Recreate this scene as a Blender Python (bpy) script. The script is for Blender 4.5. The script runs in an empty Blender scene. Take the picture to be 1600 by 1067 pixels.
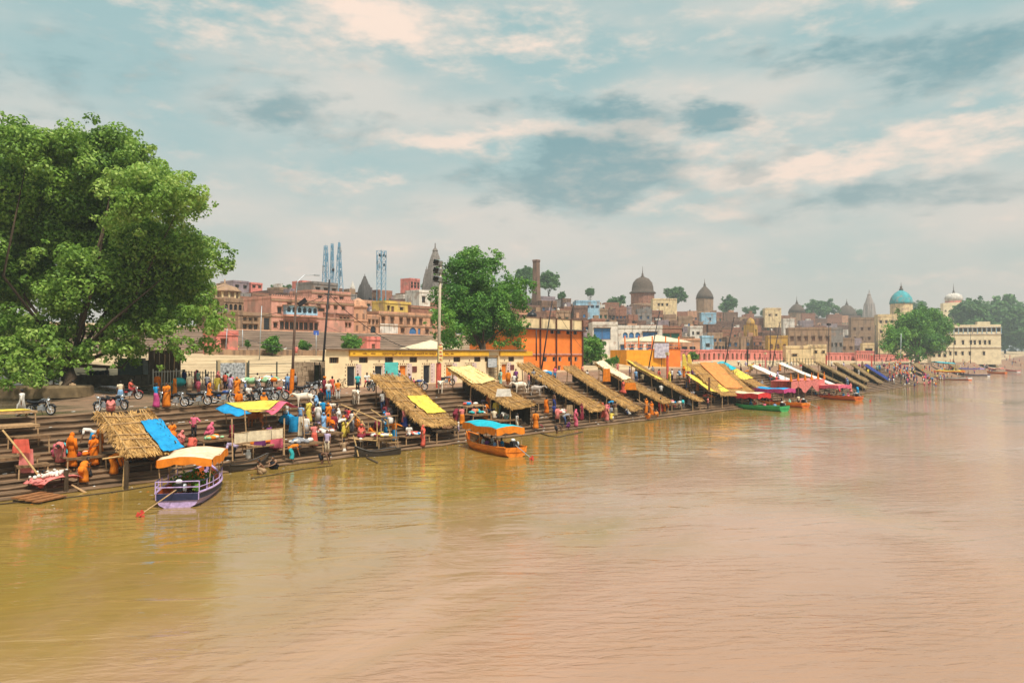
import bpy, bmesh, math, random
from mathutils import Vector, Matrix, Euler, noise
random.seed(11)
sc = bpy.context.scene
col = sc.collection
PI = math.pi
R = math.radians

# ------------------------------------------------------------------ camera
CAMZ = 7.2
TH = 39.8                      # angle between the bank (+X) and the view axis
cam = bpy.data.cameras.new('camera')
cam.lens = 27.0
cam.sensor_width = 36.0
cam.clip_end = 12000
camo = bpy.data.objects.new('camera', cam)
col.objects.link(camo)
camo.location = (0, 0, CAMZ)
camo.rotation_euler = (R(90 + 1.027), 0, R(-(90 - TH)))
sc.camera = camo
CR = camo.rotation_euler.to_matrix()

# ------------------------------------------------------------------ sky
SUN_EL, SUN_AZ = 62.0, 252.0   # azimuth of the sun, degrees anticlockwise from +X
w = bpy.data.worlds.new('World'); sc.world = w; w.use_nodes = True
nt = w.node_tree; nt.nodes.clear()
def N(tree, t, **kw):
    n = tree.nodes.new(t)
    for k, v in kw.items():
        setattr(n, k, v)
    return n
def L(tree, a, b): tree.links.new(a, b)
def math_(tree, op, a, b=None, c=None):
    n = N(tree, 'ShaderNodeMath', operation=op)
    for i, s in enumerate((a, b, c)):
        if s is None: continue
        if isinstance(s, (int, float)): n.inputs[i].default_value = s
        else: L(tree, s, n.inputs[i])
    return n.outputs[0]
def mixc(tree, f, a, b, mode='MIX'):
    n = N(tree, 'ShaderNodeMix', data_type='RGBA', blend_type=mode)
    for s, i in ((f, 0), (a, 6), (b, 7)):
        if isinstance(s, (int, float)): n.inputs[i].default_value = s
        elif isinstance(s, tuple): n.inputs[i].default_value = (*s[:3], 1)
        else: L(tree, s, n.inputs[i])
    return n.outputs[2]
def build_sky():
    t = nt
    m = lambda op, a, b=None, c=None: math_(t, op, a, b, c)
    tc = N(t, 'ShaderNodeTexCoord')
    sp = N(t, 'ShaderNodeSeparateXYZ'); L(t, tc.outputs['Generated'], sp.inputs[0])
    az = m('MULTIPLY', m('ARCTAN2', sp.outputs[1], sp.outputs[0]), 180 / PI)
    sx = m('SUBTRACT', TH, az)
    el = m('MULTIPLY', m('ARCSINE', sp.outputs[2]), 180 / PI)
    cb = N(t, 'ShaderNodeCombineXYZ'); L(t, sx, cb.inputs[0]); L(t, m('MULTIPLY', el, 2.6), cb.inputs[1])
    def noise_(scale, detail, rough, off=0.0, dist=0.0):
        n = N(t, 'ShaderNodeTexNoise'); n.inputs['Scale'].default_value = scale
        n.inputs['Detail'].default_value = detail; n.inputs['Roughness'].default_value = rough
        n.inputs['Distortion'].default_value = dist
        mp = N(t, 'ShaderNodeMapping'); mp.inputs['Location'].default_value = (off, off * .7, off * .3)
        L(t, cb.outputs[0], mp.inputs[0]); L(t, mp.outputs[0], n.inputs[0])
        return n
    wv = noise_(.13, 5, .6, 3.0)
    ws = N(t, 'ShaderNodeSeparateColor'); L(t, wv.outputs['Color'], ws.inputs[0])
    px = m('ADD', sx, m('MULTIPLY', m('SUBTRACT', ws.outputs[0], .5), 9.0))
    py = m('ADD', el, m('MULTIPLY', m('SUBTRACT', ws.outputs[1], .5), 5.0))
    def gauss(cx, cy, rx, ry, a):
        u = m('DIVIDE', m('SUBTRACT', px, cx), rx); v = m('DIVIDE', m('SUBTRACT', py, cy), ry)
        return m('MULTIPLY', m('EXPONENT', m('MULTIPLY', m('ADD', m('MULTIPLY', u, u), m('MULTIPLY', v, v)), -1.0)), a)
    def total(lst):
        s = None
        for g in lst:
            q = gauss(*g); s = q if s is None else m('ADD', s, q)
        return s
    n1 = noise_(.10, 6, .58, 11.0, .4).outputs['Fac']
    n2 = noise_(.30, 5, .6, 31.0).outputs['Fac']
    def sstep(x, lo, hi):
        n = N(t, 'ShaderNodeMapRange', interpolation_type='SMOOTHSTEP'); L(t, x, n.inputs[0]); n.inputs[1].default_value = lo; n.inputs[2].default_value = hi; return n.outputs[0]
    dark = total([(7, 13.4, 7.2, 2.3, 1.35), (30, 18.6, 10, 2.6, .62), (27, 10.6, 10, 1.7, .7), (-17, 17, 8, 2.6, .55),
                  (5.0, 17.6, 6, 1.2, .7), (-32, 17, 6, 2.5, .5), (15, 17.2, 2.4, 1.2, .9), (17.5, 13.2, 1.8, .7, .8), (20, 14, 1.6, .5, .5), (-4, 11.5, 9, 1.6, .35), (-25, 13, 8, 2, .3), (22, 20.5, 6, 1.0, .4)])
    dark = m('ADD', dark, m('MULTIPLY', m('SUBTRACT', n1, .5), 1.5))
    dark = m('MULTIPLY', sstep(m('ADD', dark, m('MULTIPLY', m('SUBTRACT', n2, .5), 1.0)), .2, .8), .9)
    lite = total([(22, 13.0, 11, 1.0, 1.05), (-3, 15.8, 10, .9, .7), (-10, 23.4, 4, 1.5, 1.0), (-30, 23.2, 9, 1.3, .6), (-19, 21.4, 5, 1.3, .55),
                  (13, 15.6, 8, 1.1, .6), (33, 14.4, 7, .9, .7), (1, 22.4, 9, 1.5, .5), (11, 10.9, 7, .8, .5), (-12, 12.6, 3.5, .7, .5), (24, 23, 7, 1.6, .3)])
    lite = m('ADD', lite, m('MULTIPLY', m('SUBTRACT', n2, .50), 2.1))
    lite = m('MULTIPLY', sstep(lite, .0, 1.05), m('SUBTRACT', 1.0, m('MULTIPLY', dark, .55)))
    sky = N(t, 'ShaderNodeTexSky', sky_type='NISHITA'); sky.sun_disc = False
    sky.sun_elevation = R(SUN_EL); sky.sun_rotation = R(90 - SUN_AZ); sky.dust_density = 3.0; sky.air_density = 1.2
    K = 10.0 * .66                              # background strength is 0.1
    S = lambda *c: tuple(x * K for x in c)
    clear = mixc(t, .82, sky.outputs[0], S(.37, .585, .57))
    veil = sstep(noise_(.055, 4, .5, 57.0).outputs['Fac'], .38, .66)
    clear = mixc(t, m('MULTIPLY', veil, .8), clear, S(.77, .725, .66))
    c = mixc(t, dark, clear, S(.15, .355, .405))
    c = mixc(t, m('MULTIPLY', lite, .92), c, S(1.06, .84, .70))
    # haze veil low on the horizon
    hz = m('EXPONENT', m('MULTIPLY', m('MAXIMUM', el, 0.0), -.13))
    c = mixc(t, m('MULTIPLY', hz, .96), c, S(.79, .66, .575))
    bg = N(t, 'ShaderNodeBackground'); bg.inputs[1].default_value = 0.1
    L(t, c, bg.inputs[0])
    out = N(t, 'ShaderNodeOutputWorld'); L(t, bg.outputs[0], out.inputs[0])
build_sky()

# ------------------------------------------------------------------ sun behind thin cloud
sl = bpy.data.lights.new('sun', 'SUN'); sl.energy = 3.7; sl.angle = R(9); sl.color = (1.0, .93, .82)
so = bpy.data.objects.new('sun', sl); col.objects.link(so)
sd = Vector((math.cos(R(SUN_EL)) * math.cos(R(SUN_AZ)), math.cos(R(SUN_EL)) * math.sin(R(SUN_AZ)), math.sin(R(SUN_EL))))
so.rotation_euler = (-sd).to_track_quat('-Z', 'Y').to_euler()
sc.view_settings.view_transform = 'Standard'; sc.view_settings.look = 'None'
sc.view_settings.exposure = 0.58; sc.view_settings.gamma = 1.0; sc.view_settings.use_curve_mapping = False
sc.render.engine = 'CYCLES'
sc.cycles.max_bounces = 6; sc.cycles.transparent_max_bounces = 8
sc.cycles.volume_bounces = 0; sc.cycles.use_denoising = True
try: sc.cycles.denoiser = 'OPENIMAGEDENOISE'
except Exception: pass

# ------------------------------------------------------------------ rays from picture points to places
def ray(px, py):
    return CR @ Vector((px - 800, -(py - 533.5), -1200)).normalized()
O = Vector((0, 0, CAMZ))
def aty(px, py, Y): d = ray(px, py); return O + d * (Y / d.y)
def atx(px, py, X): d = ray(px, py); return O + d * (X / d.x)
def atz(px, py, Z): d = ray(px, py); return O + d * ((Z - CAMZ) / d.z)
def lerp(a, b, t): return a + (b - a) * t
def interp(x, pts):
    if x <= pts[0][0]: return pts[0][1]
    for (a, b), (c, d) in zip(pts, pts[1:]):
        if x <= c: return lerp(b, d, (x - a) / (c - a))
    return pts[-1][1]
SHORE = [(-400, 45), (20, 43.6), (60, 43.2), (90, 42.6), (130, 41.6), (170, 42.2), (240, 46), (320, 50), (420, 54), (520, 57), (600, 40), (760, -120), (1400, -900), (5000, -4000)]
def shore(x): return interp(x, SHORE)
def terr(x): return interp(x, [(10, 3.35), (50, 4.0)])
NST, TREAD = 14, .66
SW = NST * TREAD
def stepf(k): return (k / NST) ** 1.28 if k > 0 else 0.0
def land(x, s):
    """height of the ground sheet by distance s from the water's edge"""
    T = terr(x)
    if s < 0: return max(-2.5, s * .3 - .35)
    if s < SW: return T * (s / SW) ** 1.3 - .5
    if s < SW + .3: return T - .06
    far = interp(s, [(24, T), (62, 7.2), (78, 7.45), (86, 11.4), (140, 13.5), (230, 18), (420, 24), (900, 26), (4000, 26)])
    if x > 330: far = lerp(far, interp(s, [(20, T), (60, 5.5), (150, 8), (500, 12), (4000, 14)]), min(1, (x - 330) / 120))
    return far
def hgt(x, y):
    s = y - shore(x)
    if 0 <= s < SW and x < 215:
        return terr(x) * stepf(int(s / TREAD) + 1)
    if 0 <= s < SW: return max(terr(x) * s / SW, .02)
    if s < 0: return -9
    return land(x, s)
def atg(px, py, lo=25):
    d = ray(px, py); t = lo
    while t < 900:
        p = O + d * t
        if hgt(p.x, p.y) >= p.z: break
        t += .12 if t < 160 else .5
    p.z = hgt(p.x, p.y)
    return p

# ------------------------------------------------------------------ materials
MATS = {}
def mat(name, c, rough=.85, var=.22, scale=2.5, bump=0.0, metal=0.0, trans=0.0, c2=None, detail=4, spec=.3, stretch=None, sheen=0):
    if name in MATS: return MATS[name]
    m = bpy.data.materials.new(name); m.use_nodes = True
    t = m.node_tree; b = t.nodes['Principled BSDF']
    b.inputs['Roughness'].default_value = rough; b.inputs['Metallic'].default_value = metal
    b.inputs['Specular IOR Level'].default_value = spec
    m.diffuse_color = (*c, 1)
    tc = N(t, 'ShaderNodeTexCoord')
    src = tc.outputs['Object']
    if stretch:
        mp = N(t, 'ShaderNodeMapping'); mp.inputs['Scale'].default_value = stretch
        L(t, src, mp.inputs[0]); src = mp.outputs[0]
    n = N(t, 'ShaderNodeTexNoise'); n.inputs['Scale'].default_value = scale; n.inputs['Detail'].default_value = detail
    n.inputs['Roughness'].default_value = .62
    L(t, src, n.inputs['Vector'])
    rp = N(t, 'ShaderNodeValToRGB'); rp.color_ramp.elements[0].position = .3; rp.color_ramp.elements[1].position = .72
    ca = tuple(x * (1 - var) for x in c); cb = c2 if c2 else tuple(min(1, x * (1 + var * .8)) for x in c)
    rp.color_ramp.elements[0].color = (*ca, 1); rp.color_ramp.elements[1].color = (*cb, 1)
    L(t, n.outputs['Fac'], rp.inputs[0])
    L(t, rp.outputs[0], b.inputs['Base Color'])
    if bump:
        bp = N(t, 'ShaderNodeBump'); bp.inputs['Strength'].default_value = bump; bp.inputs['Distance'].default_value = .05
        L(t, n.outputs['Fac'], bp.inputs['Height']); L(t, bp.outputs[0], b.inputs['Normal'])
    if trans:
        tr = N(t, 'ShaderNodeBsdfTranslucent'); L(t, rp.outputs[0], tr.inputs[0])
        mx = N(t, 'ShaderNodeMixShader'); mx.inputs[0].default_value = trans
        L(t, b.outputs[0], mx.inputs[1]); L(t, tr.outputs[0], mx.inputs[2])
        L(t, mx.outputs[0], t.nodes['Material Output'].inputs[0])
    MATS[name] = m
    return m

# ------------------------------------------------------------------ mesh builder
class MB:
    def __init__(s): s.v = []; s.f = []; s.m = []
    def add(s, vs, fs, mi=0):
        o = len(s.v); s.v.extend(Vector(v) for v in vs)
        s.f.extend(tuple(i + o for i in f) for f in fs); s.m.extend([mi] * len(fs))
        return s
    def box(s, c, d, mi=0, rot=None, taper=1.0):
        x, y, z = (q / 2 for q in d)
        vs = [Vector((sx * x * (taper if sz > 0 else 1), sy * y * (taper if sz > 0 else 1), sz * z)) for sz in (-1, 1) for sy in (-1, 1) for sx in (-1, 1)]
        if rot is not None: vs = [rot @ q for q in vs]
        c = Vector(c)
        return s.add([q + c for q in vs], [(0, 2, 3, 1), (4, 5, 7, 6), (0, 1, 5, 4), (2, 6, 7, 3), (0, 4, 6, 2), (1, 3, 7, 5)], mi)
    def box2(s, a, b, mi=0):
        return s.box([(p + q) / 2 for p, q in zip(a, b)], [abs(q - p) for p, q in zip(a, b)], mi)
    def tube(s, pts, rad, n=6, mi=0, caps=True, flat=1.0, lat=None, pleat=0.0):
        pts = [Vector(p) for p in pts]
        if not hasattr(rad, '__len__'): rad = [rad] * len(pts)
        vs = []; k = len(pts)
        for i, p in enumerate(pts):
            d = (pts[min(i + 1, k - 1)] - pts[max(i - 1, 0)])
            if d.length < 1e-6: d = Vector((0, 0, 1))
            d.normalize()
            if lat is not None: a = (lat - d * lat.dot(d)).normalized()
            else:
                up = Vector((0, 0, 1)) if abs(d.z) < .95 else Vector((0, 1, 0))
                a = d.cross(up).normalized()
            b = d.cross(a).normalized()
            r = rad[i]; ra, rb = r if hasattr(r, '__len__') else (r, r * flat)
            for j in range(n):
                q = 2 * PI * j / n; pf = 1 + pleat * (1 if j % 2 else -1) * min(1, i / 2)
                vs.append(p + a * (ra * pf * math.cos(q)) + b * (rb * pf * math.sin(q)))
        fs = [(i * n + j, i * n + (j + 1) % n, (i + 1) * n + (j + 1) % n, (i + 1) * n + j) for i in range(k - 1) for j in range(n)]
        if caps: fs += [tuple(reversed(range(n))), tuple((k - 1) * n + j for j in range(n))]
        return s.add(vs, fs, mi)
    def lathe(s, prof, c=(0, 0, 0), n=12, mi=0, sq=0.0, rot0=0.0):
        c = Vector(c); vs = []
        for r, z in prof:
            for j in range(n):
                q = 2 * PI * j / n + rot0
                vs.append(c + Vector((r * math.cos(q), r * math.sin(q), z)))
        k = len(prof)
        fs = [(i * n + j, i * n + (j + 1) % n, (i + 1) * n + (j + 1) % n, (i + 1) * n + j) for i in range(k - 1) for j in range(n)]
        fs += [tuple(reversed(range(n))), tuple((k - 1) * n + j for j in range(n))]
        return s.add(vs, fs, mi)
    def ball(s, c, r, nu=10, nv=7, mi=0, jit=0.0, rnd=None):
        c = Vector(c); r = Vector(r) if hasattr(r, '__len__') else Vector((r, r, r)); vs = []
        for i in range(nv + 1):
            a = PI * i / nv
            for j in range(nu):
                q = 2 * PI * j / nu
                k = 1 + (rnd.uniform(-jit, jit) if jit else 0)
                vs.append(c + Vector((r.x * math.sin(a) * math.cos(q), r.y * math.sin(a) * math.sin(q), r.z * math.cos(a))) * k if not jit else c + Vector((r.x * math.sin(a) * math.cos(q) * k, r.y * math.sin(a) * math.sin(q) * k, r.z * math.cos(a) * k)))
        fs = [(i * nu + j, (i + 1) * nu + j, (i + 1) * nu + (j + 1) % nu, i * nu + (j + 1) % nu) for i in range(nv) for j in range(nu)]
        return s.add(vs, fs, mi)
    def grid(s, fn, nu, nv, mi=0, thick=0.0):
        vs = [Vector(fn(i / nu, j / nv)) for j in range(nv + 1) for i in range(nu + 1)]
        W = nu + 1
        fs = [(j * W + i, j * W + i + 1, (j + 1) * W + i + 1, (j + 1) * W + i) for j in range(nv) for i in range(nu)]
        if thick:
            n = len(vs); vs += [v - Vector((0, 0, thick)) for v in vs]
            fs += [tuple(reversed([q + n for q in f])) for f in fs]
            bd = [i for i in range(W)] + [j * W + nu for j in range(1, nv + 1)] + [nv * W + i for i in range(nu - 1, -1, -1)] + [j * W for j in range(nv - 1, 0, -1)]
            fs += [(bd[q], bd[q] + n, bd[(q + 1) % len(bd)] + n, bd[(q + 1) % len(bd)]) for q in range(len(bd))]
        return s.add(vs, fs, mi)
    def mesh(s, name):
        me = bpy.data.meshes.new(name); me.from_pydata([tuple(v) for v in s.v], [], s.f)
        if any(s.m): me.polygons.foreach_set('material_index', s.m)
        return me
    def build(s, name, mats, parent=None, smooth=False, loc=None):
        me = s.mesh(name)
        return put(name, me, mats, parent, smooth, loc)
def put(name, me, mats, parent=None, smooth=False, loc=None):
    if not isinstance(mats, (list, tuple)): mats = [mats]
    if not len(me.materials):
        for q in mats: me.materials.append(q)
    if smooth: me.polygons.foreach_set('use_smooth', [True] * len(me.polygons))
    o = bpy.data.objects.new(name, me); col.objects.link(o)
    if parent is not None: o.parent = parent
    if loc is not None: o.location = loc
    return o
def tag(o, label=None, cat=None, group=None, kind=None):
    for k, v in (('label', label), ('category', cat), ('group', group), ('kind', kind)):
        if v: o[k] = v
    return o
def thing(name, label, cat, loc=(0, 0, 0), rz=0.0, group=None):
    o = bpy.data.objects.new(name, None); col.objects.link(o)
    o.empty_display_size = .2; o.location = loc; o.rotation_euler = (0, 0, rz)
    return tag(o, label, cat, group, 'thing' if cat else None)
def copy_tree(o, parent=None):
    c = o.copy(); col.objects.link(c); c.parent = parent
    for ch in list(o.children): copy_tree(ch, c)
    return c
def recolor(o, m, slot=0):
    o.material_slots[slot].link = 'OBJECT'; o.material_slots[slot].material = m

# common materials
WOOD = mat('old_wood', (.20, .115, .055), .85, .45, 6, .4, stretch=(1, 1, .3))
BAMBOO = mat('bamboo', (.46, .29, .12), .7, .35, 5, .2)
PALEWOOD = mat('pale_wood', (.42, .26, .13), .8, .35, 5, .2)
DARKWOOD = mat('wet_and_shaded_wood', (.07, .045, .025), .6, .4, 6, .3)
IRON = mat('dark_iron', (.035, .032, .035), .55, .3, 5, metal=.4)
STEEL = mat('galvanised_steel', (.42, .45, .47), .5, .2, 5, metal=.5)
RUBBER = mat('tyre_rubber', (.018, .018, .02), .75, .2, 8)
CHROME = mat('chrome', (.75, .75, .75), .25, .1, 8, metal=.9)
BLACKP = mat('black_plastic', (.015, .015, .018), .4, .2, 8)
STONE = mat('weathered_stone', (.23, .155, .095), .9, .45, 1.2, .5, c2=(.42, .27, .17))
GLASSD = mat('dark_window', (.02, .022, .025), .25, .3, 2, spec=.5)
# ================================================================== ground, river, steps
def ground_material():
    m = bpy.data.materials.new('earth_and_paving'); m.use_nodes = True
    t = m.node_tree; b = t.nodes['Principled BSDF']; b.inputs['Specular IOR Level'].default_value = .35
    geo = N(t, 'ShaderNodeNewGeometry'); sp = N(t, 'ShaderNodeSeparateXYZ'); L(t, geo.outputs['Position'], sp.inputs[0])
    def nz(scale, det=6, stretch=(1, 1, 1)):
        n = N(t, 'ShaderNodeTexNoise'); n.inputs['Scale'].default_value = scale; n.inputs['Detail'].default_value = det; n.inputs['Roughness'].default_value = .65
        mp = N(t, 'ShaderNodeMapping'); mp.inputs['Scale'].default_value = stretch
        L(t, geo.outputs['Position'], mp.inputs[0]); L(t, mp.outputs[0], n.inputs[0]); return n.outputs['Fac']
    def ramp(f, a, ca, bpos, cb):
        r = N(t, 'ShaderNodeValToRGB'); r.color_ramp.elements[0].position = a; r.color_ramp.elements[1].position = bpos
        r.color_ramp.elements[0].color = (*ca, 1); r.color_ramp.elements[1].color = (*cb, 1); L(t, f, r.inputs[0]); return r.outputs[0]
    big = nz(.12); fine = nz(1.6, 8); streak = nz(.35, 5, (.25, 1.6, 1))
    pave = ramp(fine, .3, (.15, .085, .05), .7, (.36, .20, .12))
    mud = ramp(big, .35, (.055, .046, .03), .65, (.17, .115, .065))
    wetm = math_(t, 'ADD', big, math_(t, 'MULTIPLY', math_(t, 'MAXIMUM', math_(t, 'MINIMUM', math_(t, 'SUBTRACT', sp.outputs[0], 34.0), 12.0), -14.0), .011))
    pave = mixc(t, ramp(wetm, .38, (0, 0, 0), .6, (1, 1, 1)), mud, pave)
    sand = ramp(streak, .36, (.20, .135, .07), .58, (.60, .44, .26))
    sand = mixc(t, .35, sand, ramp(fine, .35, (.25, .17, .09), .65, (.66, .5, .3)))
    mask = math_(t, 'SMOOTH_MIN', math_(t, 'MAXIMUM', math_(t, 'MULTIPLY', math_(t, 'SUBTRACT', math_(t, 'ADD', sp.outputs[1], math_(t, 'MULTIPLY', streak, 8.0)), 75.5), .25), 0.0), 1.0, .1)
    L(t, mixc(t, mask, pave, sand), b.inputs['Base Color'])
    wet = ramp(wetm, .34, (.16, .16, .16), .46, (.9, .9, .9))
    L(t, wet, b.inputs['Roughness'])
    bp = N(t, 'ShaderNodeBump'); bp.inputs['Strength'].default_value = .5; bp.inputs['Distance'].default_value = .08
    L(t, fine, bp.inputs['Height']); L(t, bp.outputs[0], b.inputs['Normal'])
    return m
def build_ground():
    xs = [-900, -400, -150, -80] + [-40 + 4 * i for i in range(150)] + [580, 620, 680, 760, 900, 1200, 1800, 3000, 5000]
    ss = [-3000, -600, -100, -30, -10, -4, -1, 0] + [SW * k / 4 for k in (1, 2, 3)] + [SW + .05, SW + .3] + [12 + 2 * i for i in range(40)] + [95, 105, 120, 140, 170, 200, 230, 280, 340, 420, 600, 900, 1500, 2500, 4500]
    vs = []
    for x in xs:
        for s in ss:
            y = s + shore(x); z = land(x, s)
            if s > 12: z += .10 * noise.noise((x * .11, y * .11, 0)) * min(1, (s - 12) / 10) * (1 if s < 80 else 0)
            vs.append((x, y, z))
    W = len(ss)
    fs = [(i * W + j, (i + 1) * W + j, (i + 1) * W + j + 1, i * W + j + 1) for i in range(len(xs) - 1) for j in range(W - 1)]
    tag(MB().add(vs, fs).build('ground', ground_material(), smooth=True), kind='structure')
build_ground()

def water_material():
    m = bpy.data.materials.new('muddy_river_water'); m.use_nodes = True
    t = m.node_tree; b = t.nodes['Principled BSDF']
    b.inputs['Roughness'].default_value = .05; b.inputs['IOR'].default_value = 1.5
    geo = N(t, 'ShaderNodeNewGeometry')
    def nz(scale, det, stretch, rot=0, rough=.55, dist=0.0):
        n = N(t, 'ShaderNodeTexNoise'); n.inputs['Scale'].default_value = scale; n.inputs['Detail'].default_value = det
        n.inputs['Roughness'].default_value = rough; n.inputs['Distortion'].default_value = dist
        mp = N(t, 'ShaderNodeMapping', vector_type='TEXTURE'); mp.inputs['Scale'].default_value = tuple(1 / q for q in stretch); mp.inputs['Rotation'].default_value = (0, 0, rot)
        L(t, geo.outputs['Position'], mp.inputs[0]); L(t, mp.outputs[0], n.inputs[0]); return n.outputs['Fac']
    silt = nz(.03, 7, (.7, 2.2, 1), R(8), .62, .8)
    def rampc(f, p0, c0, p1, c1):
        r = N(t, 'ShaderNodeValToRGB'); r.color_ramp.elements[0].position = p0; r.color_ramp.elements[1].position = p1
        r.color_ramp.elements[0].color = (*c0, 1); r.color_ramp.elements[1].color = (*c1, 1); L(t, f, r.inputs[0]); return r.outputs[0]
    # muddy colour, ochre tree reflection near the bank and pink sky reflection painted in
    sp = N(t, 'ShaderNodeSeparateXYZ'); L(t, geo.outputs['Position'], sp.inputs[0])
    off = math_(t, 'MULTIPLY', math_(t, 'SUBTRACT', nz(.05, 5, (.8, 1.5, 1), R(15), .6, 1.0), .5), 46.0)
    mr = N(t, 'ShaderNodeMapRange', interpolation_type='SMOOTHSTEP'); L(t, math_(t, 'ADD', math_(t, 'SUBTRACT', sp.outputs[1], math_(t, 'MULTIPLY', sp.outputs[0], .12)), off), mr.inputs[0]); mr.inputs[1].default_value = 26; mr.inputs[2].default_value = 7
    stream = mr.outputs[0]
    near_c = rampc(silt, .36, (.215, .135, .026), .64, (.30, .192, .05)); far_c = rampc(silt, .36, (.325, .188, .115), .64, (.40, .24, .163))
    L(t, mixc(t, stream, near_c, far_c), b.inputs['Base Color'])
    # patches of wind ripple between calmer, slowly rolling water
    patch = nz(.045, 5, (1, 1.3, 1), R(-20), .6, .6)
    patch = math_(t, 'ADD', patch, math_(t, 'MULTIPLY', math_(t, 'SUBTRACT', stream, .5), .22))
    pr = math_(t, 'MINIMUM', math_(t, 'MAXIMUM', math_(t, 'MULTIPLY', math_(t, 'SUBTRACT', patch, .47), 5.0), .07), 1.0)
    r1 = nz(2.2, 4, (.45, 1.5, 1), R(-47), .55, .7)
    r2 = nz(.30, 3, (.6, 1.6, 1), R(-40), .5, 1.2)
    r3 = nz(6.5, 4, (.5, 1.4, 1), R(-58), .6, .4)
    h = math_(t, 'ADD', math_(t, 'MULTIPLY', math_(t, 'MULTIPLY', r1, pr), .21), math_(t, 'MULTIPLY', r2, .20))
    h = math_(t, 'ADD', h, math_(t, 'MULTIPLY', math_(t, 'MULTIPLY', r3, pr), .035))
    bp = N(t, 'ShaderNodeBump'); bp.inputs['Strength'].default_value = .8; bp.inputs['Distance'].default_value = .55
    L(t, h, bp.inputs['Height']); L(t, bp.outputs[0], b.inputs['Normal'])
    return m
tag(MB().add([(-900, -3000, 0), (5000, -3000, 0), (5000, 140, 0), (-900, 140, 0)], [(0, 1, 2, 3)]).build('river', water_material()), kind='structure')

def build_steps():
    root = thing('ghat_steps', None, None); root['kind'] = 'structure'
    rnd = random.Random(5)
    xs = [-30 + 1.15 * i for i in range(92)] + [78 + 2.2 * i for i in range(64)]
    for k in range(NST):
        mb = MB(); vs = []
        for i, x in enumerate(xs):
            T = terr(x); z1 = T * stepf(k + 1); z0 = T * stepf(k) - (.6 if k == 0 else .25)
            if k == NST - 1: pass
            j = rnd.uniform(-.06, .05); jz = rnd.choice((0, 0, 0, -.05)) + rnd.uniform(-.03, .02); y0 = shore(x) + k * TREAD + j; y1 = shore(x) + (k + 1) * TREAD + (.12 if k < NST - 1 else .25)
            c = .05
            vs += [(x, y0 + .04, z0), (x, y0 + .04, z1 - .10), (x, y0 - .02, z1 - .09), (x, y0 - .02, z1 - .025 + jz), (x, y0 + .02, z1 + jz), (x, y1, z1 - .005)]
        W = 6
        fs = [(i * W + q, (i + 1) * W + q, (i + 1) * W + q + 1, i * W + q + 1) for i in range(len(xs) - 1) for q in range(W - 1)]
        mb.add(vs, fs)
        mb.build('step', STEPM, root)
STEPM = mat('wet_worn_sandstone', (.062, .041, .023), .65, .5, .9, .8, c2=(.33, .20, .112), stretch=(.55, 3.0, 3.0), detail=7)
build_steps()
# ================================================================== trees and shrubs
def leaf_material(name, dark, mid, light, trans=.35):
    m = bpy.data.materials.new(name); m.use_nodes = True
    t = m.node_tree; b = t.nodes['Principled BSDF']; b.inputs['Roughness'].default_value = .55; b.inputs['Specular IOR Level'].default_value = .35
    at = N(t, 'ShaderNodeAttribute', attribute_name='tint')
    rp = N(t, 'ShaderNodeValToRGB'); e = rp.color_ramp.elements; e[0].position = 0; e[1].position = 1
    e[0].color = (*dark, 1); e[1].color = (*light, 1); q = e.new(.5); q.color = (*mid, 1)
    L(t, at.outputs['Fac'], rp.inputs[0]); L(t, rp.outputs[0], b.inputs['Base Color'])
    tr = N(t, 'ShaderNodeBsdfTranslucent'); L(t, rp.outputs[0], tr.inputs[0])
    mx = N(t, 'ShaderNodeMixShader'); mx.inputs[0].default_value = trans
    L(t, b.outputs[0], mx.inputs[1]); L(t, tr.outputs[0], mx.inputs[2]); L(t, mx.outputs[0], t.nodes['Material Output'].inputs[0])
    return m
LEAF_PIPAL = leaf_material('pipal_leaves', (.075, .165, .022), (.23, .39, .055), (.46, .58, .15), .42)
LEAF_GREEN = leaf_material('broad_leaves', (.03, .11, .014), (.10, .26, .03), (.23, .42, .06))
LEAF_DULL = leaf_material('dusty_leaves', (.03, .10, .022), (.08, .19, .045), (.15, .29, .075))
BARK = mat('bark', (.075, .05, .03), .9, .45, 3, .8, stretch=(1, 1, .25))
import numpy as np
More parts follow.
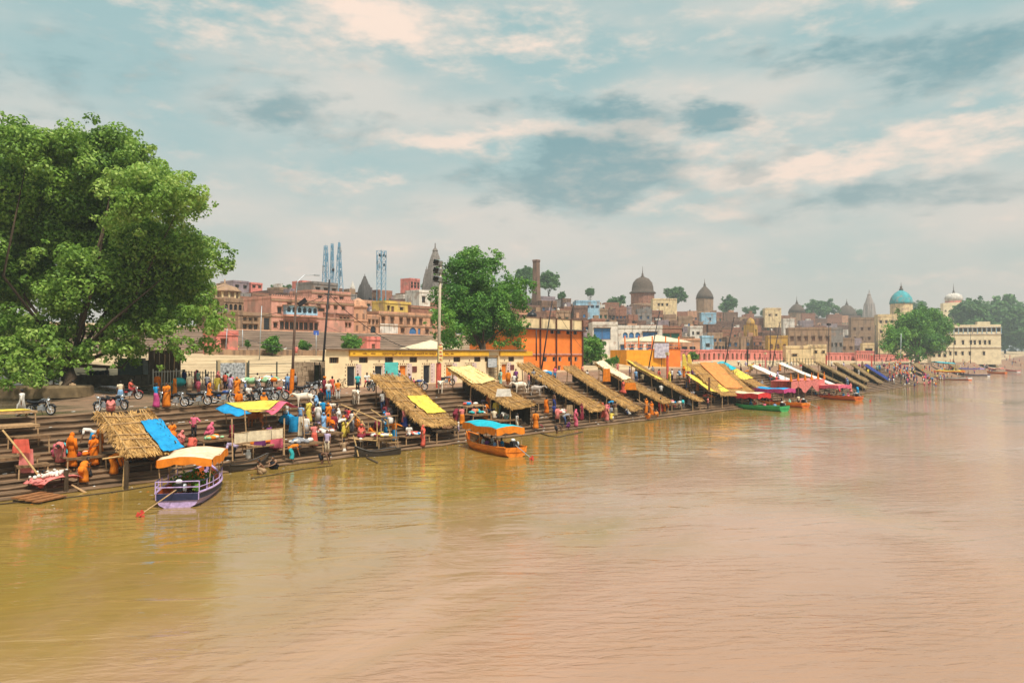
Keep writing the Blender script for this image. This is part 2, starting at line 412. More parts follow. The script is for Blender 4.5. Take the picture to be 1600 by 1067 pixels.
def leaf_cloud(clumps, n_per, size, seed):
    """clumps: list of (centre, radius, tint); returns a mesh of leaf quads"""
    rg = np.random.default_rng(seed)
    V = []; T = []
    for c, r, tint in clumps:
        n = max(6, int(n_per * (r ** 2)))
        d = rg.normal(size=(n, 3)); d[:, 2] += .25; d /= np.linalg.norm(d, axis=1)[:, None]
        rad = r * (1 - .45 * rg.random(n) ** 2.0)
        p = np.array(c)[None] + d * rad[:, None] * np.array([1, 1, .8])
        nr = d + rg.normal(size=(n, 3)) * .55 + np.array([0, 0, .35]); nr /= np.linalg.norm(nr, axis=1)[:, None]
        a = np.cross(nr, rg.normal(size=(n, 3))); a /= np.linalg.norm(a, axis=1)[:, None]
        b = np.cross(nr, a)
        s = size * (.65 + .7 * rg.random(n))
        a *= s[:, None]; b *= (s * .62)[:, None]
        q = np.stack([p - a, p + b - a * .1, p + a, p - b - a * .1], axis=1)
        q[:, 2, 2] -= s * .25
        V.append(q.reshape(-1, 3)); T.append(np.clip(tint + rg.normal(size=n) * .17, 0, 1))
    V = np.concatenate(V); T = np.concatenate(T); n = len(T)
    me = bpy.data.meshes.new('crown')
    me.vertices.add(4 * n); me.vertices.foreach_set('co', V.astype(np.float32).ravel())
    me.loops.add(4 * n); me.loops.foreach_set('vertex_index', np.arange(4 * n, dtype=np.int32))
    me.polygons.add(n); me.polygons.foreach_set('loop_start', np.arange(0, 4 * n, 4, dtype=np.int32))
    me.update(); me.validate()
    at = me.attributes.new('tint', 'FLOAT', 'FACE'); at.data.foreach_set('value', T.astype(np.float32))
    return me
def sub_clumps(lobes, per, rnd, rr=(.28, .5)):
    out = []
    for c, r in lobes:
        lt = rnd.uniform(.36, .62)
        k = max(14, int(per * r * r))
        for _ in range(k):
            d = Vector((rnd.gauss(0, 1), rnd.gauss(0, 1), rnd.gauss(.15, 1))).normalized() * r * rnd.uniform(.45, .98)
            d.z *= .85; q = 1.0
            if rnd.random() < .22: d *= rnd.uniform(1.1, 1.35) * r * .95 / max(d.length, .1); q = rnd.uniform(.35, .6)
            out.append((tuple(Vector(c) + d), r * rnd.uniform(*rr) * q, min(1, max(0, lt + rnd.uniform(-.24, .24)))))
    return out
def tree(name, label, base, lobes, trunk_r, leaf, n_per, size, per, seed, group=None, cat='tree', fork=.45, rr=(.28, .5)):
    rnd = random.Random(seed)
    root = thing(name, label, cat, base, 0, group)
    B = Vector(base); loc = [(Vector(c) - B, r) for c, r in lobes]
    me = leaf_cloud(sub_clumps(loc, per, rnd, rr), n_per, size, seed)
    put('crown', me, leaf, root)
    mb = MB(); top = sum((c for c, r in loc), Vector()) / len(loc)
    f = Vector((top.x * .25, top.y * .25, top.z * fork))
    mid = f * .5 + Vector((rnd.uniform(-.15, .15) * trunk_r, rnd.uniform(-.15, .15), 0))
    mb.tube([(0, 0, -.4), (0, 0, .4), mid, f], [trunk_r * 1.45, trunk_r * 1.05, trunk_r * .9, trunk_r * .75], 9)
    for li, (c, r) in enumerate(loc):
        if len(loc) > 20 and li % 4: continue
        k = f * rnd.uniform(.72, 1.0); m_ = (k + c) / 2 + Vector((rnd.uniform(-.18, .18), rnd.uniform(-.18, .18), -.1)) * (c - k).length
        mb.tube([k, m_, lerp(k, c, .95)], [trunk_r * .30, trunk_r * .16, trunk_r * .04], 6)
    mb.build('trunk', BARK, root, True)
    return root
def tree_px(name, label, pxl, pxr, yt, yb, Y, zbase, trunk_px, leaf, n_lobe=9, seed=1, group=None, n_per=46, per=17, tr=.3, flat=.55, cat='tree'):
    """a tree whose crown fills the box pxl..pxr, yt..yb at the plane y = Y"""
    rnd = random.Random(seed)
    a = aty(pxl, yt, Y); b = aty(pxr, yb, Y)
    cx, w_ = (a.x + b.x) / 2, abs(b.x - a.x) / 2
    # width seen across the view, not along the bank
    D = (aty((pxl + pxr) / 2, (yt + yb) / 2, Y) - O).length
    wv = (pxr - pxl) * D / 1200 / 2; hv = (yb - yt) * D / 1200 / 2
    c = aty((pxl + pxr) / 2, (yt + yb) / 2, Y)
    lobes = []
    for i in range(n_lobe):
        q = 2 * PI * (i + rnd.uniform(-.3, .3)) / n_lobe; e = rnd.uniform(-.85, .95)
        rr = math.sqrt(max(.05, 1 - e * e * .8)) * rnd.uniform(.36, .55)
        lobes.append((Vector((c.x + math.cos(q) * wv * rr, c.y + math.sin(q) * wv * rr, c.z + e * hv * .58)), min(wv, hv) * rnd.uniform(.42, .58)))
    lobes.append((c.copy(), min(wv, hv) * .7))
    t = aty(trunk_px, 500, Y)
    rl = min(wv, hv) * .5; rc = rl * .42
    return tree(name, label, (t.x, Y, zbase), lobes, tr, leaf, n_per / rc ** 2, rc * .36, per / rl ** 2, seed, group, cat, rr=(.34, .52))

# the great pipal over the terrace
def big_tree():
    px = [(40, 228, 50), (112, 252, 62), (182, 246, 52), (232, 300, 62), (284, 322, 42), (55, 330, 80), (150, 345, 75), (228, 392, 70), (300, 396, 46), (341, 398, 27),
          (288, 462, 55), (322, 500, 36), (215, 480, 55), (130, 440, 65), (40, 430, 60), (14, 520, 52), (66, 548, 44), (190, 530, 42), (252, 532, 36), (322, 538, 22),
          (100, 500, 44), (92, 566, 28), (150, 556, 30), (210, 556, 26), (285, 545, 26), (16, 562, 40), (60, 592, 22), (-20, 300, 80), (-40, 420, 70), (-30, 560, 45), (10, 205, 34), (262, 290, 34), (200, 215, 22), (30, 585, 26), (355, 415, 14), (8, 588, 34), (44, 600, 20), (-22, 600, 30), (80, 585, 18)]
    D0 = 68.0; rnd = random.Random(3); lobes = []
    for x, y, r in px:
        d = ray(x, y); fw = CR @ Vector((0, 0, -1))
        depth = D0 + rnd.uniform(-5, 4) - (5 if y > 480 and x < 120 else 0)
        lobes.append((O + d * (depth / d.dot(fw)), r * depth / 1200))
        if r > 40:                                   # the far half of the crown
            p = O + d * ((depth + rnd.uniform(5, 8)) / d.dot(fw)); lobes.append((p, r * depth / 1200 * .9))
    b = atg(104, 617)
    tree('pipal_tree', 'huge old pipal tree with a spreading green crown shading the parked motorcycles', b, lobes, .7, LEAF_PIPAL, 150, .155, 4.8, 8, fork=.28, rr=(.26, .40))
big_tree()
def mid_tree():
    px = [(735, 408, 26), (712, 425, 26), (765, 418, 22), (795, 455, 26), (740, 450, 34), (705, 465, 28), (690, 495, 22), (730, 490, 34), (770, 485, 34), (810, 470, 20), (826, 445, 14),
          (715, 525, 22), (755, 520, 28), (800, 510, 24), (812, 540, 13), (690, 520, 14), (775, 400, 14), (780, 540, 14), (700, 540, 10)]
    Y = 72.0; rnd = random.Random(5); lobes = []
    for x, y, r in px:
        p = aty(x, y, Y); D = (p - O).length
        d = (p - O).normalized(); lobes.append((p + d * rnd.uniform(-3.2, 3.2), r * D / 1200))
        if r > 24: lobes.append((p + d * rnd.uniform(2, 4.5), r * D / 1200 * .85))
    t = aty(755, 540, Y)
    tree('shade_tree', 'broad leafy green tree rising behind the cream and yellow bathing-room building', (t.x, Y, hgt(t.x, Y)), lobes, .55, LEAF_GREEN, 120, .16, 6.5, 12, rr=(.28, .44))
mid_tree()
tree_px('leafy_tree', 'small bushy tree beside the tall orange building', 898, 948, 519, 572, 82, 4.8, 925, LEAF_GREEN, 7, 21, tr=.16)
def riverside_tree():
    px = [(1400, 528, 20), (1424, 508, 22), (1450, 498, 20), (1466, 514, 20), (1440, 532, 24), (1408, 546, 14), (1474, 536, 12), (1388, 544, 10), (1456, 546, 14), (1428, 552, 12), (1438, 490, 10)]
    Y = 64.0; rnd = random.Random(15); lobes = []
    for x, y, r in px:
        p = aty(x, y, Y); D = (p - O).length; d = (p - O).normalized(); p += d * rnd.uniform(-4, 4); lobes.append((p, r * D / 1200))
        if r > 18: lobes.append((p + d * rnd.uniform(4, 8), r * D / 1200 * .85))
    t = aty(1432, 552, Y)
    tree('riverside_tree', 'wide green tree in front of the turquoise domed temple', (t.x, Y, hgt(t.x, Y)), lobes, .7, LEAF_GREEN, 26, .36, 1.6, 15, rr=(.28, .46))
riverside_tree()
tree_px('tall_tree', 'massive dusky tree towering behind the yellow three-storey house', 1530, 1606, 456, 556, 92, 8, 1570, LEAF_DULL, 13, 23, tr=.8)
tree_px('tall_tree', 'lower dusky tree between the white onion dome and the massive tree', 1494, 1546, 468, 540, 100, 8, 1518, LEAF_DULL, 9, 24, tr=.6)
tree_px('tall_tree', 'dusky tree at the far end of the bank past the massive tree', 1590, 1660, 480, 566, 85, 8, 1625, LEAF_DULL, 9, 25, tr=.6)
FT = 'distant trees on the skyline'
for i, (a, b, c, d, Y, lab) in enumerate([
    (802, 842, 413, 450, 240, 'distant tree with its crown spreading behind the brick chimney tower'),
    (838, 876, 421, 456, 236, 'distant feathery tree just beyond the brick chimney tower'),
    (415, 462, 441, 458, 260, 'low clump-shaped tree on the skyline above the pink palace'),
    (914, 930, 447, 468, 250, 'slender tree standing behind the pale blue roofed hall'),
    (940, 992, 461, 482, 230, 'low scrubby tree between the pale blue hall and the tall brick dome'),
    (1028, 1084, 447, 476, 250, 'wide distant tree between the two brown temple domes'),
    (1116, 1162, 463, 489, 250, 'rounded dark tree beside the smooth pointed temple dome'),
    (1156, 1192, 477, 492, 255, 'low rounded tree behind the mustard arched pavilion'),
    (1244, 1322, 466, 498, 230, 'long dark grove-like tree behind the ribbed temple domes'),
    (1412, 1450, 469, 490, 190, 'distant tree beside the turquoise dome'),
    (1180, 1215, 482, 494, 262, 'small distant tree beside the flat roofed house'),
    (658, 672, 441, 455, 250, 'small bluish tree beside the grey temple spire'),
    (870, 885, 455, 470, 235, 'small tree tucked under the feathery tree'),
    (1330, 1352, 483, 500, 240, 'dim tree beside the white pinnacled spire')]):
    p = aty((a + b) / 2, d, Y)
    tree_px('distant_tree', lab, a, b, c, d, Y, max(p.z - 6, 12), (a + b) / 2, LEAF_DULL, 8, 40 + i, FT, tr=.35)
GB = 'round shrubs on the sandy ground'
for i, (a, b, c, d, Y, lab) in enumerate([
    (410, 441, 522, 553, 104, 'round green shrub by the people seated on the sandy ground'),
    (528, 572, 521, 556, 100, 'large round green shrub behind the yellow building roof'),
    (464, 487, 531, 552, 106, 'small flat-topped green shrub near the blue signboard'),
    (688, 712, 514, 545, 98, 'green bush beside the tall floodlight mast'),
    (1072, 1092, 549, 566, 86, 'round green potted bush in front of the pink wall'),
    (950, 972, 556, 572, 74, 'dark green hedge bush below the orange temple platform'),
    (930, 966, 560, 582, 66, 'tangled green bush at the top of the steps by the cloth awning'),
    (382, 392, 529, 550, 108, 'tiny green bush beside the pink pavilion on the sand')]):
    p = aty((a + b) / 2, d, Y)
    tree_px('round_shrub', lab, a, b, c, d - 1, Y, hgt(p.x, Y), (a + b) / 2, LEAF_GREEN, 6, 70 + i, GB, tr=.08, cat='shrub')
# ================================================================== buildings
WCACHE = {}
def window_mesh(w_, h_, style):
    k = (round(w_, 2), round(h_, 2), style)
    if k in WCACHE: return WCACHE[k]
    f = MB(); b = .07
    if style == 'door':
        f.box2((-w_ / 2, .10, 0), (-w_ / 2 + b, .2, h_)); f.box2((w_ / 2 - b, .10, 0), (w_ / 2, .2, h_)); f.box2((-w_ / 2 + b, .10, h_ - b), (w_ / 2 - b, .2, h_))
        p = MB().box2((-w_ / 2 + b, .16, 0), (w_ / 2 - b, .22, h_ - b))
    elif style == 'arch':
        n = 8; r = w_ / 2; zc = h_ - r
        for s in (-1, 1):
            arc = [(s * r * math.cos(PI / 2 * i / n), zc + r * math.sin(PI / 2 * i / n)) for i in range(n + 1)]
            for y in (.0, .09):
                f.add([(s * r, y, h_)] + [(x, y, z) for x, z in arc], [tuple(range(n + 2)) if (s > 0) == (y == 0) else tuple(reversed(range(n + 2)))])
            for i in range(n): f.add([(arc[i][0], 0, arc[i][1]), (arc[i + 1][0], 0, arc[i + 1][1]), (arc[i + 1][0], .09, arc[i + 1][1]), (arc[i][0], .09, arc[i][1])], [(0, 1, 2, 3)])
        p = MB().box2((-w_ / 2, .18, 0), (w_ / 2, .24, h_))
    else:
        f.box2((-w_ / 2 - .1, -.06, -.09), (w_ / 2 + .1, .03, -.002)); f.box2((-w_ / 2, .06, 0), (-w_ / 2 + b, .14, h_)); f.box2((w_ / 2 - b, .06, 0), (w_ / 2, .14, h_))
        f.box2((-w_ / 2 + b, .06, h_ - b), (w_ / 2 - b, .14, h_)); f.box2((-.03, .07, 0), (.03, .13, h_ - b))
        f.box2((-w_ / 2 - .18, -.38, h_ + .1), (w_ / 2 + .18, -.001, h_ + .17))
        p = MB().box2((-w_ / 2 + b, .16, 0), (w_ / 2 - b, .2, h_ - b))
    WCACHE[k] = (f.mesh('window'), p.mesh('pane'))
    return WCACHE[k]
def wall(mb, x0, x1, z0, z1, holes, depth=.22, y=0.0):
    xs = sorted({x0, x1, *[h[0] for h in holes], *[h[1] for h in holes]}); zs = sorted({z0, z1, *[h[2] for h in holes], *[h[3] for h in holes]})
    for a, b in zip(xs, xs[1:]):
        for c, d in zip(zs, zs[1:]):
            mx, mz = (a + b) / 2, (c + d) / 2
            if any(h[0] < mx < h[1] and h[2] < mz < h[3] for h in holes): continue
            mb.add([(a, y, c), (b, y, c), (b, y, d), (a, y, d)], [(0, 1, 2, 3)])
    for a, b, c, d in holes:
        q = y + depth
        mb.add([(a, y, c), (a, y, d), (a, q, d), (a, q, c)], [(0, 1, 2, 3)]); mb.add([(b, y, c), (b, q, c), (b, q, d), (b, y, d)], [(0, 1, 2, 3)])
        mb.add([(a, y, d), (b, y, d), (b, q, d), (a, q, d)], [(0, 1, 2, 3)]); mb.add([(a, y, c), (a, q, c), (b, q, c), (b, y, c)], [(0, 1, 2, 3)])
        mb.add([(a, q, c), (b, q, c), (b, q, d), (a, q, d)], [(0, 1, 2, 3)])
def plaster(key, c, dirt=.5):
    m = mat('plaster_' + key, c, .9, dirt * .7, .45, .25, c2=tuple(min(1, x * 1.15) for x in c), detail=8)
    t = m.node_tree; bs = t.nodes['Principled BSDF']; src = bs.inputs['Base Color'].links[0].from_socket
    geo = N(t, 'ShaderNodeNewGeometry')
    def nz(sc__, st, lo, hi):
        n = N(t, 'ShaderNodeTexNoise'); n.inputs['Scale'].default_value = sc__; n.inputs['Detail'].default_value = 6; mp = N(t, 'ShaderNodeMapping'); mp.inputs['Scale'].default_value = st
        L(t, geo.outputs['Position'], mp.inputs[0]); L(t, mp.outputs[0], n.inputs[0]); r = N(t, 'ShaderNodeMapRange', interpolation_type='SMOOTHSTEP'); L(t, n.outputs['Fac'], r.inputs[0]); r.inputs[1].default_value = lo; r.inputs[2].default_value = hi; return r.outputs[0]
    drip = nz(1.3, (1, 1, .12), .50, .68); peel = nz(.5, (1, 1, 1), .56, .64)
    x = mixc(t, math_(t, 'MULTIPLY', drip, .72), src, tuple(q * .32 + .02 for q in c)); x = mixc(t, math_(t, 'MULTIPLY', peel, .6), x, (.34, .215, .155))
    L(t, x, bs.inputs['Base Color']); return m
PL = {k: plaster(k, c) for k, c in dict(pink=(.64, .31, .225), peach=(.60, .315, .185), tan=(.36, .225, .135), cream=(.80, .61, .34), yellow=(.72, .49, .12), white=(.72, .66, .58),
      grey=(.26, .23, .21), brown=(.22, .125, .08), orange=(.80, .165, .025), rose=(.76, .24, .19), blue=(.16, .36, .56), skyblue=(.34, .55, .70), mustard=(.52, .30, .06), mauve=(.33, .25, .27), teal=(.06, .35, .38)).items()}
PL['ivory'] = mat('ivory_wash', (.84, .70, .45), .85, .2, .5, .15)
PL['orange'] = mat('orange_wash', (.86, .225, .035), .85, .2, .5, .15)
PL['brick'] = mat('old_brick', (.33, .15, .095), .95, .5, 1.1, .5, c2=(.42, .19, .12), detail=8)
PL['darkbrick'] = mat('sooty_brick', (.16, .085, .06), .95, .5, 1.0, .5, c2=(.27, .15, .105), detail=8)
PANES = {'dark': GLASSD, 'brown': mat('brown_shutter', (.16, .07, .035), .7, .3, 4), 'blue': mat('blue_shutter', (.05, .16, .36), .6, .3, 4),
         'orange': mat('orange_door_paint', (.72, .20, .02), .6, .25, 3), 'teal': mat('teal_door_paint', (.03, .13, .17), .5, .3, 2), 'green': mat('green_shutter', (.04, .2, .14), .6, .3, 4)}
def house(name, label, pxl, pxr, ytop, ybase, Y, colr, rows=(), depth=8, frame='brown', pane='dark', parapet=.5, bands=(), group=None, cat='building', zb=None, rz=0, roofcol=None, face=None, sub=None):
    a = aty(pxl, ytop, Y); b = aty(pxr, ytop, Y); z1 = aty((pxl + pxr) / 2, ytop, Y).z
    z0 = aty((pxl + pxr) / 2, ybase, Y).z if zb is None else zb
    W_ = b.x - a.x; pc = (pxl + pxr) / 2; dv = ray(pc, ytop); phi = math.atan2(dv.y, dv.x)
    if face is None: face = 0 if pc < 700 or cat == 'wall' else (.5 if pc < 900 else .86)
    if face:
        rz += (phi - PI / 2) * face
        fw = (a - O).dot(CR @ Vector((0, 0, -1))); W_ = (pxr - pxl) * fw / 1200 / math.cos((PI / 2 - phi) * (1 - face)) * .97
    H = max(1.5, z1 - z0); sub = sub if sub is not None else (min(5.0, max(1.0, z0 - (hgt((a.x + b.x) / 2, Y) - 1))) if zb is None else .5)
    root = thing(name, label, cat, (a.x, Y, z0), rz, group)
    holes = []; wins = []
    for zf, spec, w_, h_, st, pn in rows:
        xs = spec if isinstance(spec, (list, tuple)) else [(i + .5) / spec for i in range(spec)]
        w_ = min(w_, W_ / max(1, len(xs)) * .7); h_ = min(h_, H * .85)
        for xf in xs:
            x = xf * W_; zc = zf * H
            if st == 'door': zc = max(zc, h_ / 2 + .02)
            q = (x - w_ / 2, x + w_ / 2, zc - h_ / 2, zc + h_ / 2)
            if q[0] < .1 or q[1] > W_ - .1 or q[3] > H - .08 or q[2] < 0: continue
            if any(q[0] < o[1] and q[1] > o[0] and q[2] < o[3] and q[3] > o[2] for o in holes): continue
            holes.append(q); wins.append((x, zc - h_ / 2, w_, h_, st, pn))
    mb = MB(); wall(mb, 0, W_, -sub, H, holes)
    mb.add([(0, 0, -sub), (0, depth, -sub), (W_, depth, -sub), (W_, 0, -sub), (0, 0, H), (0, depth, H), (W_, depth, H), (W_, 0, H)], [(0, 4, 5, 1), (1, 5, 6, 2), (2, 6, 7, 3)])
    mb.build('wall', PL[colr], root)
    rm = PL[roofcol] if roofcol else ROOFM
    MB().box2((.02, .02, H - .12), (W_ - .02, depth - .02, H - .02)).build('roof', rm, root)
    if parapet:
        p = MB(); t = .18
        p.box2((-.05, -.05, H + .002), (W_ + .05, t, H + parapet)); p.box2((-.05, t, H + .002), (t, depth, H + parapet)); p.box2((W_ - t, t, H + .002), (W_ + .05, depth, H + parapet))
        p.build('parapet', PL[colr], root)
    for zf, th in bands:
        MB().box2((-.1, -.14, zf * H), (W_ + .1, -.001, zf * H + th)).build('cornice', PL['tan'] if colr in ('pink', 'peach', 'brick') else PL[colr], root)
    fm = {'brown': WOOD, 'white': PL['white'], 'wall': PL[colr]}[frame]
    for x, z, w_, h_, st, pn in wins:
        fme, pme = window_mesh(w_, h_, st)
        f = put('door' if st == 'door' else ('arch' if st == 'arch' else 'window'), fme, fm, root, loc=(x, 0, z))
        recolor(f, PL[colr] if st == 'arch' else fm)
        q = put('pane' if st != 'door' else 'panel', pme, PANES[pn], f); recolor(q, PANES[pn])
    return root, W_, H
ROOFM = mat('flat_roof', (.24, .17, .12), .95, .4, 1.2, .3)

# --- the cream and yellow bathing rooms on the terrace
def bathing_rooms():
    Y = 62.0; xl = aty(508, 545, Y).x; xr = aty(818, 545, Y).x; z0 = 4.0; H = 3.75
    root = thing('bathing_rooms', 'long low cream building with yellow frieze and dotted orange doors behind the steps', 'building', (xl, Y, z0))
    X = lambda px: aty(px, 580, Y).x - xl
    W_ = xr - xl
    doors = [(549, 'dark'), (592, 'dark'), (630, 'orange'), (667, 'dark'), (702, 'orange'), (733, 'orange'), (788, 'orange')]
    vents = [522, 568, 608, 646, 714, 746, 760, 799]
    holes = []; dw = 1.05; items = []
    for px, p in doors: x = X(px); holes.append((x - dw / 2, x + dw / 2, .12, 2.12)); items.append((x, .12, dw, 2.0, 'door', p))
    for i, px in enumerate(vents): x = X(px); ww = 1.15 if i != 6 else .6; holes.append((x - ww / 2, x + ww / 2, 2.42, 3.0)); items.append((x, 2.42, ww, .58, 'vent', 'dark'))
    g0, g1 = X(763), X(779); holes.append((g0, g1, .1, 3.2))
    mb = MB(); wall(mb, 0, W_, -.5, H, holes, .3)
    mb.add([(0, 0, -.5), (3.4, 4.5, -.5), (W_, 4.5, -.5), (W_, 0, -.5), (0, 0, H), (3.4, 4.5, H), (W_, 4.5, H), (W_, 0, H)], [(0, 4, 5, 1), (1, 5, 6, 2), (2, 6, 7, 3)])
    mb.build('wall', mat('clean_cream_wash', (.86, .67, .40), .85, .16, .8, .15), root)
    pl = [(-.1, -.35), (W_ + .3, -.35), (W_ + .3, 4.7), (3.5, 4.7)]
    MB().add([(x, y, z) for z in (H + .002, H + .14) for x, y in pl], [(3, 2, 1, 0), (4, 5, 6, 7), (0, 1, 5, 4), (1, 2, 6, 5), (2, 3, 7, 6), (3, 0, 4, 7)]).build('roof', ROOFM, root)
    fr = mat('yellow_frieze_paint', (.78, .42, .03), .8, .2, 1.5)
    MB().box2((X(545), -.22, 3.12), (X(762), -.002, 3.72)).build('frieze', fr, root)
    MB().box2((X(780), -.22, 3.12), (W_ + 1.6, -.002, 3.72)).build('frieze', fr, root)
    dot = mat('dark_red_paint', (.12, .03, .02), .7, .2, 3); pk = mat('lilac_wash', (.66, .50, .44), .85, .2, 1)
    for x, z, w_, h_, st, p in items:
        if st == 'door':
            f = MB(); b = .07
            f.box2((x - w_ / 2, .1, z), (x - w_ / 2 + b, .22, z + h_)); f.box2((x + w_ / 2 - b, .1, z), (x + w_ / 2, .22, z + h_)); f.box2((x - w_ / 2 + b, .1, z + h_ - b), (x + w_ / 2 - b, .22, z + h_))
            d = f.build('door', PL['white'], root)
            MB().box2((x - w_ / 2 + b, .18, z), (x + w_ / 2 - b, .26, z + h_ - b)).build('panel', PANES[p], d)
            s = MB().box2((x + w_ / 2 + .02, -.012, .12), (x + w_ / 2 + .75, -.003, 2.3)).build('painted_panel', pk, root)
            q = MB()                                   # the scalloped row of dots painted round each door
            for k in range(6): q.box2((x - w_ / 2 - .2 + k * .27, -.03, 2.22), (x - w_ / 2 - .09 + k * .27, -.013, 2.33))
            for k in range(5):
                for sx in (-.28, w_ + .2): q.box2((x - w_ / 2 + sx, -.03, .4 + k * .38), (x - w_ / 2 + sx + .1, -.013, .5 + k * .38))
            q.build('door_border', dot, root)['kind'] = 'stuff'
            MB().ball((x, -.06, 2.62), .07, 6, 4).build('door_number_blob', dot, root)  # blank dark blob standing for the number plaque above each door
        else:
            f = MB(); b = .06
            f.box2((x - w_ / 2, .08, z), (x - w_ / 2 + b, .2, z + h_)); f.box2((x + w_ / 2 - b, .08, z), (x + w_ / 2, .2, z + h_)); f.box2((x - w_ / 2 + b, .08, z + h_ - b), (x + w_ / 2 - b, .2, z + h_))
            for k in range(1, 5): f.box2((x - w_ / 2 + k * w_ / 5 - .015, .1, z), (x - w_ / 2 + k * w_ / 5 + .015, .13, z + h_ - b))
            d = f.build('window', WOOD, root); MB().box2((x - w_ / 2 + b, .2, z), (x + w_ / 2 - b, .26, z + h_ - b)).build('pane', GLASSD, d)
    MB().box2((X(601), -.02, .95), (X(622), -.003, 2.45)).build('turquoise_panel', mat('turquoise_paint', (.10, .52, .47), .7, .2, 1.5), root)
    MB().box2((X(644), -.05, 1.35), (X(651), -.003, 2.0)).build('notice_plaque', mat('maroon_plaque', (.16, .05, .04), .5, .4, 6), root)
    MB().box2((X(797), -.05, 1.35), (X(803), -.003, 2.0)).build('notice_plaque', mat('maroon_plaque', (.16, .05, .04), .5, .4, 6), root)
    g = MB()
    for k in range(9): g.tube([(g0 + (g1 - g0) * k / 8, .05, .1), (g0 + (g1 - g0) * k / 8, .05, 2.0)], .03, 5)
    for z in (.25, 1.1, 1.95): g.tube([(g0, .05, z), (g1, .05, z)], .03, 5)
    g.build('gate', IRON, root)
    ink = mat('maroon_lettering', (.16, .025, .01), .7, .1, 3)
    def txt(s, x, z, size, m, y=-.235, nm='lettering', wid=None):
        c = bpy.data.curves.new(nm, 'FONT'); c.body = s; c.size = size; c.extrude = .006
        try:
            global DEVF
            if DEVF is None: DEVF = bpy.data.fonts.load(bpy.utils.system_resource('DATAFILES') + '/fonts/NotoSansDevanagari-Regular.woff2')
            if any(ord(ch) > 2000 for ch in s): c.font = DEVF
        except Exception: pass
        tmp = bpy.data.objects.new('tmp', c); col.objects.link(tmp)
        bpy.context.view_layer.update()
        me = bpy.data.meshes.new_from_object(tmp.evaluated_get(bpy.context.evaluated_depsgraph_get())); bpy.data.objects.remove(tmp)
        o = put(nm, me, m, root, loc=(x, y, z)); o.rotation_euler = (PI / 2, 0, 0)
        if wid and me.vertices: o.scale.x = wid / max(.1, max(v.co.x for v in me.vertices))
        return o
    txt('\u0936\u094d\u0930\u0926\u094d\u0927\u093e\u0932\u0941\u0913\u0902 \u0915\u0947 \u0938\u0939\u093e\u092f\u0924\u093e\u0930\u094d\u0925 \u092c\u0926\u0932\u0928\u0947 \u0915\u093e \u0915\u0915\u094d\u0937', X(595), 3.27, .5, ink, wid=X(679) - X(595))
    for px, s in ((549, '\u0928\u0917\u0930'), (564, '\u092a\u093e\u0932\u093f\u0915\u093e'), (577, '\u0905\u092f\u094b\u0927\u094d\u092f\u093e'), (693, '\u0938\u094c\u091c\u0928\u094d\u092f'), (702, '\u0935\u093f\u092d\u093e\u0917')): txt(s, X(px), 3.3, .36, ink)
    txt('AIR', X(606), .98, .55, mat('red_lettering', (.55, .04, .03), .6, .1, 3), y=-.03)
    # a pale board hung by the gate
    bd = thing('notice_board', 'pale grey notice board hung beside the barred gate of the bathing rooms', 'sign', (xl + X(759), Y - .35, z0 + 1.75))
    MB().box2((0, 0, 0), (X(769) - X(755), .08, 1.1)).build('board', mat('faded_print', (.46, .50, .52), .6, .5, 5, c2=(.7, .7, .68)), bd)
    fb = MB(); wd = X(769) - X(755)
    for q in ((-.04, -.04, wd + .04, .0), (-.04, 1.1, wd + .04, 1.14)): fb.box2((q[0], -.03, q[1]), (q[2], .1, q[3]))
    for q in (-.04, wd): fb.box2((q, -.03, 0), (q + .04, .1, 1.1))
    fb.build('frame', IRON, bd)
DEVF = None
bathing_rooms()

